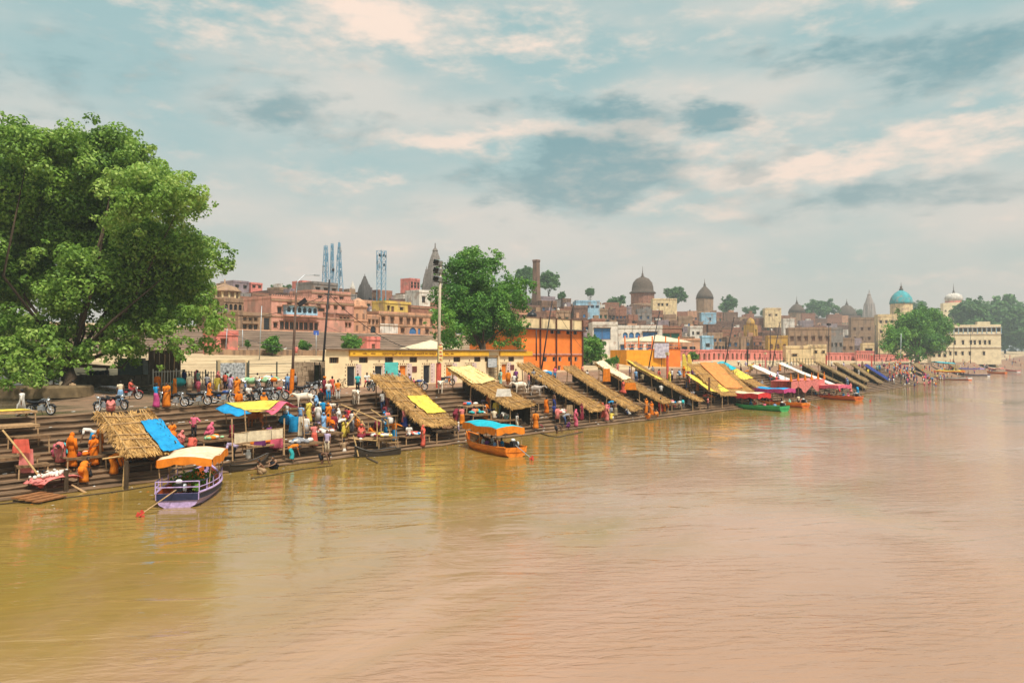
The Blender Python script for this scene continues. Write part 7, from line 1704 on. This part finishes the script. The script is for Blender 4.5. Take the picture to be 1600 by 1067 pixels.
for l, a, b, c, d, Y in [('leaning black pole in front of the orange building', 846, 575, 863, 470, 60), ('slim upright rod in front of the orange building', 838, 560, 838, 515, 62), ('leaning pole beside the poster on the orange platform', 1013, 575, 1031, 486, 62),
        ('leaning black pole behind the turquoise sheet', 1132, 572, 1147, 496, 58), ('black pole behind the white canvas awnings', 1206, 572, 1219, 503, 58), ('thin pole beside the mustard pavilion', 1203, 570, 1204, 515, 62), ('pole bearing a lamp cluster beside the slate house', 1295, 575, 1295, 507, 62),
        ('tall pole in front of the riverside tree', 1366, 568, 1368, 508, 60), ('short pale post under the riverside tree', 1407, 570, 1408, 521, 58), ('thin pole in front of the yellow riverside house', 1490, 565, 1491, 520, 60), ('second thin pole in front of the yellow riverside house', 1516, 565, 1517, 508, 58), ('thin rod behind the narrow straw shelter', 1168, 570, 1169, 530, 62), ('far thin pole by the onion dome', 1374, 560, 1375, 515, 70),
        ('pale concrete post on the sandy ground by the pink pavilion', 352, 554, 355, 513, None), ('pale concrete post in the middle of the sandy ground', 405, 562, 409, 478, None), ('thin post on the sandy ground before the tan house', 379, 549, 379, 515, None), ('blue signpost on the sandy ground', 494, 556, 494, 520, None)]:
    t, b, tp = pole(l, a, b, c, d, Y, r=.07 if a < 600 else .1, m_=STEEL if a < 600 or a == 1407 else IRON, group=LP)
    if 'blue signpost' in l: MB().box(tp - b, (1.0, .06, .7)).build('blue_sign', mat('blue_sign', (.05, .12, .45), .5, .3, 5), t)
    if 'lamp cluster' in l:
        for s in (-1, 0, 1): MB().box(tp - b + Vector((s * .8, 0, 0)), (.6, .4, .5)).build('lamp', IRON, t)
# cables
def cable(a, b, sag, label, r=.02, grp='overhead cables'):
    a, b = Vector(a), Vector(b); pts = [a.lerp(b, i / 12) - Vector((0, 0, sag * 4 * (i / 12) * (1 - i / 12))) - a for i in range(13)]
    o = MB().tube(pts, r, 4).build('overhead_cable', BLACKP, None, loc=a); tag(o, label, 'cable', grp)
att = b2 + (p2 - b2) * .86
cable(att, aty(340, 500, 95), .8, 'overhead cable running from the leaning electric pole towards the pipal tree', .03); cable(att, aty(640, 545, 64), .8, 'overhead cable sagging from the leaning electric pole onto the bathing-room roof', .035)
cable(att, b1 + (p1 - b1) * .75, .2, 'overhead cable between the lamp pole and the leaning electric pole', .025); cable(b1 + (p1 - b1) * .45, aty(345, 513, 95), .4, 'low cable running from the lamp pole over the sandy ground', .025)
cable(b2 + (p2 - b2) * .55, aty(600, 530, 110), .6, 'low cable running from the leaning electric pole to the pink kiosk', .02); cable(aty(863, 475, 60), aty(910, 545, 75), .3, 'stay wire sloping down across the orange building', .03); cable(aty(1031, 490, 62), aty(990, 545, 70), .2, 'stay wire beside the poster on the orange platform', .025)
# fences
FENM = mat('dark_green_railing', (.03, .05, .045), .6, .3, 4); WFEN = mat('whitewashed_pickets', (.62, .56, .48), .8, .2, 4)
def fence(label, pa, pb, h, step, m_, picket=True, Y=None):
    a, b = (atg(*pa), atg(*pb)) if Y is None else (aty(*pa, Y), aty(*pb, Y)); d = b - a; t = thing('railing_fence', label, 'fence', a, 0, 'railings behind the terrace'); n = max(2, int(d.length / step))
    for z in (.25, h * .92) if picket else (.35, h * .55, h): MB().tube([(0, 0, z), d + Vector((0, 0, z))], .03, 5).build('rail', m_, t)
    if picket:
        pm = MB().box((0, 0, h / 2), (.07, .035, h)).mesh('picket')
        for i in range(n + 1): put('picket', pm, m_, t, loc=d * (i / n))
    for i in range(0, n + 1, 8 if picket else 1): MB().box(d * (i / n) + Vector((0, 0, h * .55)), (.1, .1, h * 1.1)).build('post', m_, t)
fence('whitewashed picket fence below the brown sheet wall', (239, 604), (284, 602), 1.5, .28, WFEN); fence('dark picket railing beside the white picket fence', (286, 603), (334, 603), 1.45, .25, FENM); fence('open dark rail fence behind the green sacks', (386, 602), (476, 598), 2.1, 2.4, FENM, False)
fence('dark railing on the terrace before the pink wall', (1180, 572), (1272, 571), 1.8, 2.2, FENM, False, Y=70)
def sheet_wall():
    a, b = atg(237, 603), atg(285, 601); d = b - a; t = thing('sheet_wall', 'tall brown sheet-metal screen behind the white picket fence', 'wall', a + Vector((.3, 1.2, 0)), math.atan2(d.y, d.x)); Lw = d.length
    m_ = mat('brown_sheet', (.07, .045, .022), .8, .35, 2, .2, stretch=(3, 3, .3))
    for k in range(6): MB().box2((Lw * k / 6 + .02, 0, 0), (Lw * (k + 1) / 6 - .02, .08, 3.4)).build('panel', m_, t)
    for x in (0, Lw): MB().box2((x - .08, -.1, 0), (x + .08, .0, 3.7)).build('post', DARKWOOD, t)
    for x in (Lw * .38, Lw * .7): MB().tube([(x, -.6, 0), (x + .35, -.1, 3.0)], .05, 5).build('prop', PALEWOOD, t)
sheet_wall()
# roadside stall, low wall and cart by the tree
def roadside():
    p = atg(212, 598); t = thing('roadside_stall', 'small grey tin stall with a white display board behind the motorcycles', 'stall', p, R(-35))
    MB().box2((-1.6, 0, 0), (.6, 1.6, 2.3)).build('cabin', mat('grey_green_tin', (.10, .13, .12), .6, .3, 3), t); MB().box2((-1.8, -.4, 2.3), (.9, 1.8, 2.38)).build('tin_roof', STEEL, t)
    MB().box2((.62, .2, .7), (1.9, .3, 2.2)).build('display_board', mat('pale_blue_board', (.52, .58, .62), .6, .2, 3), t); MB().box2((.65, -.6, 0), (2.2, .1, .75)).build('counter', mat('dark_green_counter', (.04, .06, .04), .7, .3, 3), t)
    MB().tube([(2.2, .2, 0), (2.2, .2, 2.7)], .12, 6).build('pillar', PL['cream'], t)
    a, b = atg(108, 604), atg(240, 608); d = b - a; t = thing('low_parapet_wall', 'low dark parapet wall along the back of the terrace under the pipal', 'wall', a + Vector((0, 1.0, 0)), math.atan2(d.y, d.x))
    n = 12
    for k in range(n): MB().box2((d.length * k / n, 0, 0), (d.length * (k + 1) / n - .03, .5, .95 + .05 * (k % 3))).build('block', mat('mossy_block', (.09, .075, .05), .9, .45, 2, .4), t)
    p = atg(152, 600); t = thing('handcart', 'dark three-wheeled handcart loaded with sacks beneath the pipal', 'cart', p, R(-60))
    MB().box((0, 0, .75), (2.2, 1.2, .14)).build('bed', DARKWOOD, t)
    for x, y in ((-.7, .65), (-.7, -.65), (.9, 0)):
        w_ = put('wheel', TYRE.copy(), RUBBER, t, loc=(x, y, .345)); put('rim', RIM, RIMM, w_)
    for k in range(3): MB().ball((-.6 + k * .6, 0, 1.02), (.42, .5, .26), 8, 6).build('sack', CLOTH['charcoal'], t, True)
    MB().tube([(-1.1, -.4, .8), (-1.8, -.4, 1.05), (-1.8, .4, 1.05), (-1.1, .4, .8)], .03, 5).build('handle', IRON, t)
    p = atg(72, 616); t = thing('tree_platform', 'low earthen platform built round the pipal trunk', 'platform', p, R(-45))
    MB().lathe([(3.6, -.2), (3.5, .6), (3.3, .72), (.5, .75)], n=14).build('masonry', mat('earth_plinth', (.16, .11, .055), .9, .4, 1.5, .4), t)
    # poster boards
    for px, py, w_, h_, lab, base in ((364, 601, 3.2, 1.9, 'pale printed poster board on a cream frame behind the crowd', 'cream'), (493, 601, 2.4, 1.5, 'framed poster on the rough stone wall by the electric pole', 'tan')):
        p = atg(px, py); t = thing('poster_board', lab, 'sign', p, R(-12))
        MB().box2((-w_ / 2, .05, .2), (w_ / 2, .2, h_ + .6)).build('board', PL[base], t); MB().box2((-w_ / 2 + .35, .03, .65), (w_ / 2 - .35, .048, h_ + .3)).build('poster', mat('grey_print', (.25, .28, .3), .6, .8, 4, c2=(.7, .72, .72)), t)
        for x in (-w_ / 2, w_ / 2): MB().box2((x - .06, 0, 0), (x + .06, .04, h_ + .5)).build('leg', FENM, t)
    p = atg(492, 602); d = Vector((3.4, -.2, 0)); t = thing('stone_wall', 'rough tan stone wall at the end of the bathing rooms', 'wall', p + Vector((-2.2, .6, 0)), R(-10))
    rnd = random.Random(8); x = 0
    for r_ in range(5):
        x = 0
        while x < 4.2:
            w_ = rnd.uniform(.35, .7); MB().box2((x, rnd.uniform(-.05, .02), r_ * .5), (min(4.2, x + w_ - .03), .5, r_ * .5 + .47)).build('stone', mat('tan_rubble', (.36, .26, .17), .95, .4, 2, .5), t); x += w_
    p = atg(520, 603); t = thing('tin_kiosk', 'open tin kiosk with a grey awning at the corner of the bathing rooms', 'kiosk', p + Vector((0, .5, 0)), R(-15))
    for x in (-1.4, 1.6):
        for y in (-.7, .7): MB().tube([(x, y, 0), (x, y, 2.5)], .05, 5).build('post', IRON, t)
    MB().box((0, 0, 2.55), (3.6, 2.0, .06), rot=Matrix.Rotation(.06, 3, 'Y')).build('tin_roof', IRON, t); MB().box2((-.6, .7, .7), (1.6, .78, 1.9)).build('grey_shutter', STEEL, t); MB().box2((-1.4, .72, .1), (-.7, .8, 2.2)).build('side_sheet', mat('dark_green_counter', (.04, .06, .04)), t)
    for px, py, c, lab in ((392, 607, 'lightgreen', 'long pale green sack load on the terrace behind the motorcycles'), (416, 606, 'lightgreen', 'second pale green sack load beside the first'), (449, 668, 'blue', 'round blue drum under the patched canopy'), (857, 588, 'blue', 'blue and white bundle by the orange building'), (852, 586, 'white', 'white bundle by the orange building'), (279, 610, 'turquoise', 'teal bag hung on a motorcycle handlebar')):
        p = atg(px, py); s = 1.25 if c == 'lightgreen' else .65
        bundle(p + Vector((0, 0, .55 if c in ('lightgreen',) else .4 if c == 'turquoise' else 0)), s, lab, c, 'sack_load' if c == 'lightgreen' else 'bundle', px, 'bundle', .5 if c == 'lightgreen' else .8)
roadside()
# low bank across the sandy ground
p, q = aty(320, 552, 108), aty(505, 556, 104); d = q - p
o = MB(); n = 30
for i in range(n): o.box2((d.length * i / n, -.4, -.6), (d.length * (i + 1) / n - .02, .4, .55 + .06 * math.sin(i * 1.7)))
t = thing('low_bank_wall', 'long low pale kerb wall crossing the sandy ground', 'wall', p, math.atan2(d.y, d.x)); o.build('kerb_stones', PL['tan'], t)['kind'] = 'stuff'
# orange temple platform
def orange_platform():
    Y = 80; a = aty(979, 548, Y); b = aty(1046, 548, Y); t = thing('temple_platform', 'bright orange-yellow temple platform with red railing and a poster', 'platform', (a.x, Y, 4.2), R(-25)); W_ = (b.x - a.x) * .75; H = aty(1010, 547, Y).z - 4.2
    MB().box2((0, 0, -1), (W_ * .72, 6, H)).build('front_wall', mat('orange_yellow_paint', (.82, .33, .02), .8, .2, 1), t); MB().box2((W_ * .72 + .02, .4, -1), (W_ * 1.02, 6, H + .3)).build('side_wall', PL['orange'], t)
    for k in range(14): MB().box2((W_ * k / 13 - .05, .1, H + .305), (W_ * k / 13 + .05, .2, H + 1.3)).build('baluster', PL['rose'], t)
    for z in (H + .6, H + 1.3): MB().box2((-.1, .08, z), (W_ * 1.02, .22, z + .1)).build('rail', PL['orange'], t)
    for k in range(5): MB().box2((W_ * k / 4 - .1, .5, H + .31), (W_ * k / 4 + .1, .7, H + 2.8)).build('pillar', PL['orange'], t)
    ps = thing('hung_poster', 'pale violet poster hung on the orange temple platform', 'sign', aty(1034, 556, Y - 4), R(-35)); MB().box2((-1.6, 0, -.4), (1.6, .05, 2.6)).build('print', mat('violet_print', (.45, .40, .55), .6, .5, 1.6, c2=(.75, .7, .75)), ps)
    MB().box2((-1.65, -.03, 2.6), (1.65, .08, 2.7)).build('batten', WOOD, ps); MB().tube([(0, .1, -4), (0, .1, 2.6)], .06, 5).build('pole', IRON, ps)
    for px, c, lab in ((1043, 'coral', 'tall coral flag column by the orange platform'), (1196, 'rose', 'red painted column with a cream head in front of the pump house'), (1291, 'coral', 'red painted pillar beside the pump house'), (1362, 'coral', 'red painted pillar near the riverside tree'), (1534, 'coral', 'small red flag pole at the far bank'), (1578, 'coral', 'last small red flag pole on the bare bank')):
        p = atg(px, 592 if px < 1100 else 575 if px < 1400 else 563); g = thing('painted_column', lab, 'column', p, 0, 'red painted columns on the terrace'); MB().tube([(0, 0, 0), (0, 0, 3.2)], .17, 8).build('shaft', CLOTH[c], g); MB().box((0, 0, 3.4), (.42, .42, .42)).build('head', PL['cream'], g)
    for px, c in ((1066, 'yellow'), (1074, 'yellow')):
        p = aty(px, 583, 66); g = thing('banner_flag', 'tall yellow feather banner at the top of the bare steps', 'banner', p, R(-50), 'yellow feather banners'); MB().tube([(0, 0, -.5), (0, 0, 3.6)], .04, 5).build('pole', WOOD, g)
        MB().grid(lambda u, v: (.05 + u * .9 * (1 - .5 * v * v), .05 * math.sin(v * 6), .4 + v * 3.1), 4, 8).build('cloth', CLOTH[c], g, True)
orange_platform()
# platforms and loads under the shelters
W1 = 'wooden platforms on the steps'
PF = [(18, 690, 2.4, 1.6, .7, 'wooden platform with a straw-yellow mat at the near end of the steps', 0), (18, 735, 2.2, 1.5, .65, 'pale plank bench below the yellow-matted platform', 0), (45, 700, 1.8, 1.3, .7, 'grey plank stand behind the red cloth on the near steps', 5),
      (12, 668, 2.6, 1.6, .8, 'highest plank platform at the near end of the steps', 0), (50, 745, 1.5, 1.1, .7, 'small plank trestle beside the hanging pale cloth', -10),
      (130, 728, 2.2, 1.2, .6, 'platform beside the people in saffron robes', 0), (225, 735, 2.6, 1.6, .6, 'dark platform under the straw shelter with blue tarpaulin', 0), (255, 730, 2.2, 1.4, .6, 'second dark platform under the blue tarpaulin', 0), (335, 700, 2.2, 1.2, .55, 'platform with flower baskets beside the person in pink sari', 0),
      (411, 712, 2.4, 1.4, .6, 'platform heaped with orange cloth below the banner', 0), (470, 712, 2.8, 1.5, .7, 'platform leaned on by the person in orange shirt', 0), (505, 690, 2.6, 1.4, .6, 'platform amid the crowd beside the patched canopy', 0), (575, 700, 2.6, 1.5, .6, 'platform inside the bare pole frame', 0), (598, 700, 2.0, 1.4, .8, 'box-like platform with a yellow cloth inside the bare pole frame', 0),
      (645, 692, 2.6, 1.3, .6, 'platform with a red tray at the wide straw shelter', 0), (690, 685, 2.6, 1.5, .6, 'dark platform below the low end of the wide straw shelter', 0), (745, 660, 2.6, 1.5, .6, 'platform behind the orange boat', 0), (785, 668, 2.6, 1.5, .6, 'second platform behind the orange boat', 0), (735, 645, 2.4, 1.3, .7, 'platform under the red cloth by the long straw shelter', 0),
      (878, 655, 2.8, 1.5, .6, 'platform beneath the long unbroken straw shelter', 0), (845, 640, 2.4, 1.3, .6, 'trestle beside the long unbroken straw shelter', 0), (935, 650, 2.4, 1.4, .6, 'platform at the low end of the long unbroken shelter', 0), (1050, 640, 2.6, 1.4, .6, 'platform at the foot of the cream-clothed shelter', 0), (1000, 640, 2.4, 1.4, .6, 'platform beneath the collapsed shelter', 0), (1106, 630, 2.0, 1.2, .7, 'red-clothed platform before the yellow awning', 0), (1160, 622, 2.6, 1.4, .6, 'platform beneath the broad straw shelter', 0), (760, 640, 2.4, 1.4, .6, 'dark platform high under the long straw shelter with yellow sheet', 0), (650, 655, 2.4, 1.4, .6, 'dark platform high under the wide straw shelter', 0), (900, 640, 2.6, 1.4, .6, 'dark platform high under the long unbroken shelter', 0), (970, 630, 2.6, 1.4, .6, 'dark platform under the collapsed shelter', 0), (1010, 615, 2.6, 1.4, .6, 'dark platform under the cream-clothed shelter', 0)]
LOADS = {3: ('yellow', 'yellow mat'), 9: ('orange', 'orange cloth heap'), 10: ('grey', 'grey bundle'), 11: ('white', 'white cloth heap'), 12: ('maroon', 'maroon cloth heap'), 13: ('yellow', 'yellow cloth heap'), 14: ('coral', 'red tray cloth heap'), 16: ('turquoise', 'turquoise cloth heap'), 18: ('coral', 'red cloth heap'), 19: ('white', 'white cloth heap'), 22: ('rose', 'rose cloth heap'), 24: ('coral', 'red cloth heap'), 5: ('saffron', 'saffron cloth heap'), 8: ('lightgreen', 'green and white flower heap'), 6: ('brown', 'brown basket heap'), 7: ('magenta', 'magenta cloth heap'), 25: ('brown', 'brown sack heap'), 15: ('brown', 'brown sack heap')}
for i, (px, py, a, b, h, lab, rz) in enumerate(PF):
    top = platform(px, py, a, b, h, lab, R(rz), wood=(DARKWOOD if 'dark' in lab else WOOD if i % 3 else PALEWOOD))  # platforms labelled dark use darker wood to stand in for shelter shade
    if i in LOADS: bundle(top, min(a, b) * .5, LOADS[i][1] + ' on the ' + lab.split(' with ')[0].replace('heaped', '')[:70], LOADS[i][0], 'cloth_heap', i, 'heap', .1 if i == 3 else .4)
# hanging cloths and bits
def hanging(px, py0, py1, w_, c, lab, Y=None, rz=0):
    b = atg(px, py1) if Y is None else aty(px, py1, Y); D = (b - O).length; h = (py1 - py0) * D / 1200
    t = MB().grid(lambda u, v: ((u - .5) * w_ * (1 - .2 * v), .05 * math.sin(u * 12), .15 + v * h), 8, 6).build('hung_cloth', CLOTH[c], None, True, loc=b); t.rotation_euler = (0, 0, R(-40 + rz)); tag(t, lab, 'cloth')
hanging(432, 684, 703, .9, 'pink', 'pink towel hung to dry below the banner', 44.8); hanging(406, 687, 700, .8, 'plum', 'dotted purple cloth hung below the banner', 44.9); hanging(41, 712, 743, .8, 'rose', 'pale pink cloth hung on a slanting bamboo at the near steps', 46); hanging(33, 694, 712, .9, 'coral', 'orange-red cloth hung on the slanting bamboo at the near steps', 46)
hanging(948, 578, 598, 1.0, 'orange', 'orange cloth hung at the upper end of the cream-clothed shelter', 51); hanging(985, 600, 611, 1.5, 'orange', 'orange cloth hung under the straw of the cream-clothed shelter', 47); hanging(462, 655, 678, 1.0, 'blue', 'deep blue cloth hung under the patched canopy', 47.5); hanging(473, 655, 684, .7, 'cream', 'long cream cloth hung beside the patched canopy', 47); hanging(890, 635, 650, .7, 'tan', 'small tan board hung on a post of the long unbroken shelter', 44.5)
hanging(1108, 592, 614, .32, 'brown', 'brown cloth wrapped round a post before the yellow awning', 43.8); hanging(787, 610, 622, 1.5, 'white', 'white printed notice cloth fixed on the long straw shelter', 45.6)
for a, b, c, d, Y0, Y1, lab in ((4, 672, 62, 745, 46.5, 44.5, 'long slanting bamboo pole at the near end of the steps'), (160, 717, 212, 712, 43.6, 43.2, 'horizontal bamboo pole sticking out of the straw shelter by the purple boat'), (197, 700, 192, 762, 43.6, 43.3, 'crooked prop pole beside the straw shelter by the purple boat'), (470, 660, 520, 672, 47, 46, 'bamboo pole slanting across the crowd from the patched canopy')):
    p, q = aty(a, b, Y0), aty(c, d, Y1); o = MB().tube([(0, 0, 0), (q - p) / 2 + Vector((0, 0, .05)), q - p], .05, 6).build('bamboo_pole', BAMBOO, None, loc=p); tag(o, lab, 'pole')
p = atz(197, 764, 0); o = MB().tube([(0, 0, -.6), (0, 0, 1.5)], .12, 7).build('mooring_pile', DARKWOOD, None, loc=p); tag(o, 'thick dark pile at the corner of the straw shelter by the purple boat', 'post')
p = atg(388, 722); o = MB().lathe([(.1, 0), (.16, .1), (.16, .4), (.1, .5), (.12, .6)], n=10).build('water_can', CLOTH['white'], None, True, loc=p); tag(o, 'white water can on the step below the banner', 'can')
# plants heaped in the purple boat
rnd = random.Random(6); bpq = BOATS['purple'][1]
for k, (f, s_) in enumerate(((.35, .5), (.5, -.5), (.6, .45), (.7, -.4), (.42, 0), (.28, -.55), (.75, .2))):
    p = bpq(f, s_, .15); lob = [(p + Vector((rnd.uniform(-.15, .15), rnd.uniform(-.15, .15), .45)), .32), (p + Vector((.1, .1, .7)), .26)]
    tree('potted_plant', f'leafy green plant carried in the lilac and navy motor boat', p, lob, .03, LEAF_GREEN, 260, .075, 130, 90 + k, 'plants in the lilac and navy boat', 'plant', .4, (.4, .6))
# litter on the steps
LIT = mat('litter', (.6, .56, .5), .8, .4, 8); lit = MB(); rnd = random.Random(99)
for i in range(260):
    p = Vector((rnd.uniform(12, 90), 0, 0)); p.y = shore(p.x) + rnd.uniform(.3, SW + 3); p.z = hgt(p.x, p.y) + .02; s = rnd.uniform(.05, .16)
    lit.add([p + Vector((-s, -s * .6, 0)), p + Vector((s, -s * .5, .01)), p + Vector((s * .8, s * .6, .03)), p + Vector((-s * .7, s * .6, .01))], [(0, 1, 2, 3)])
tag(lit.build('litter', LIT), 'pale scraps of litter scattered over the steps', 'litter', kind='stuff')
fl = MB(); rnd = random.Random(31)
for i in range(420):
    x = rnd.uniform(12, 120); p = Vector((x, shore(x) - abs(rnd.gauss(0, 3.5)) - .1, .012)); s = rnd.uniform(.04, .12)
    a = rnd.uniform(0, 6.28); c_, s_ = math.cos(a) * s, math.sin(a) * s
    fl.add([p + Vector((-c_, -s_, 0)), p + Vector((s_ * .5, -c_ * .5, .012)), p + Vector((c_, s_, .0)), p + Vector((-s_ * .5, c_ * .5, .012))], [(0, 1, 2, 3)], rnd.choice((0, 0, 1, 2)))
tag(fl.build('debris', [DARKWOOD, LIT, CLOTH['orange']]), 'petals, leaves and scraps floating along the water edge', 'debris', kind='stuff')
# ================================================================== river air
hm = bpy.data.materials.new('river_haze'); hm.use_nodes = True; ht = hm.node_tree; ht.nodes.clear()
pv = N(ht, 'ShaderNodeVolumePrincipled'); pv.inputs['Color'].default_value = (.80, .87, .89, 1); pv.inputs['Density'].default_value = .00045; pv.inputs['Anisotropy'].default_value = .2
L(ht, pv.outputs[0], N(ht, 'ShaderNodeOutputMaterial').inputs['Volume'])
hz = MB().box2((-950, -3100, -4), (5100, 6000, 60)).build('haze', hm); hz['kind'] = 'stuff'; hz['label'] = 'thin blue-grey haze over the river town'; hz['category'] = 'haze'
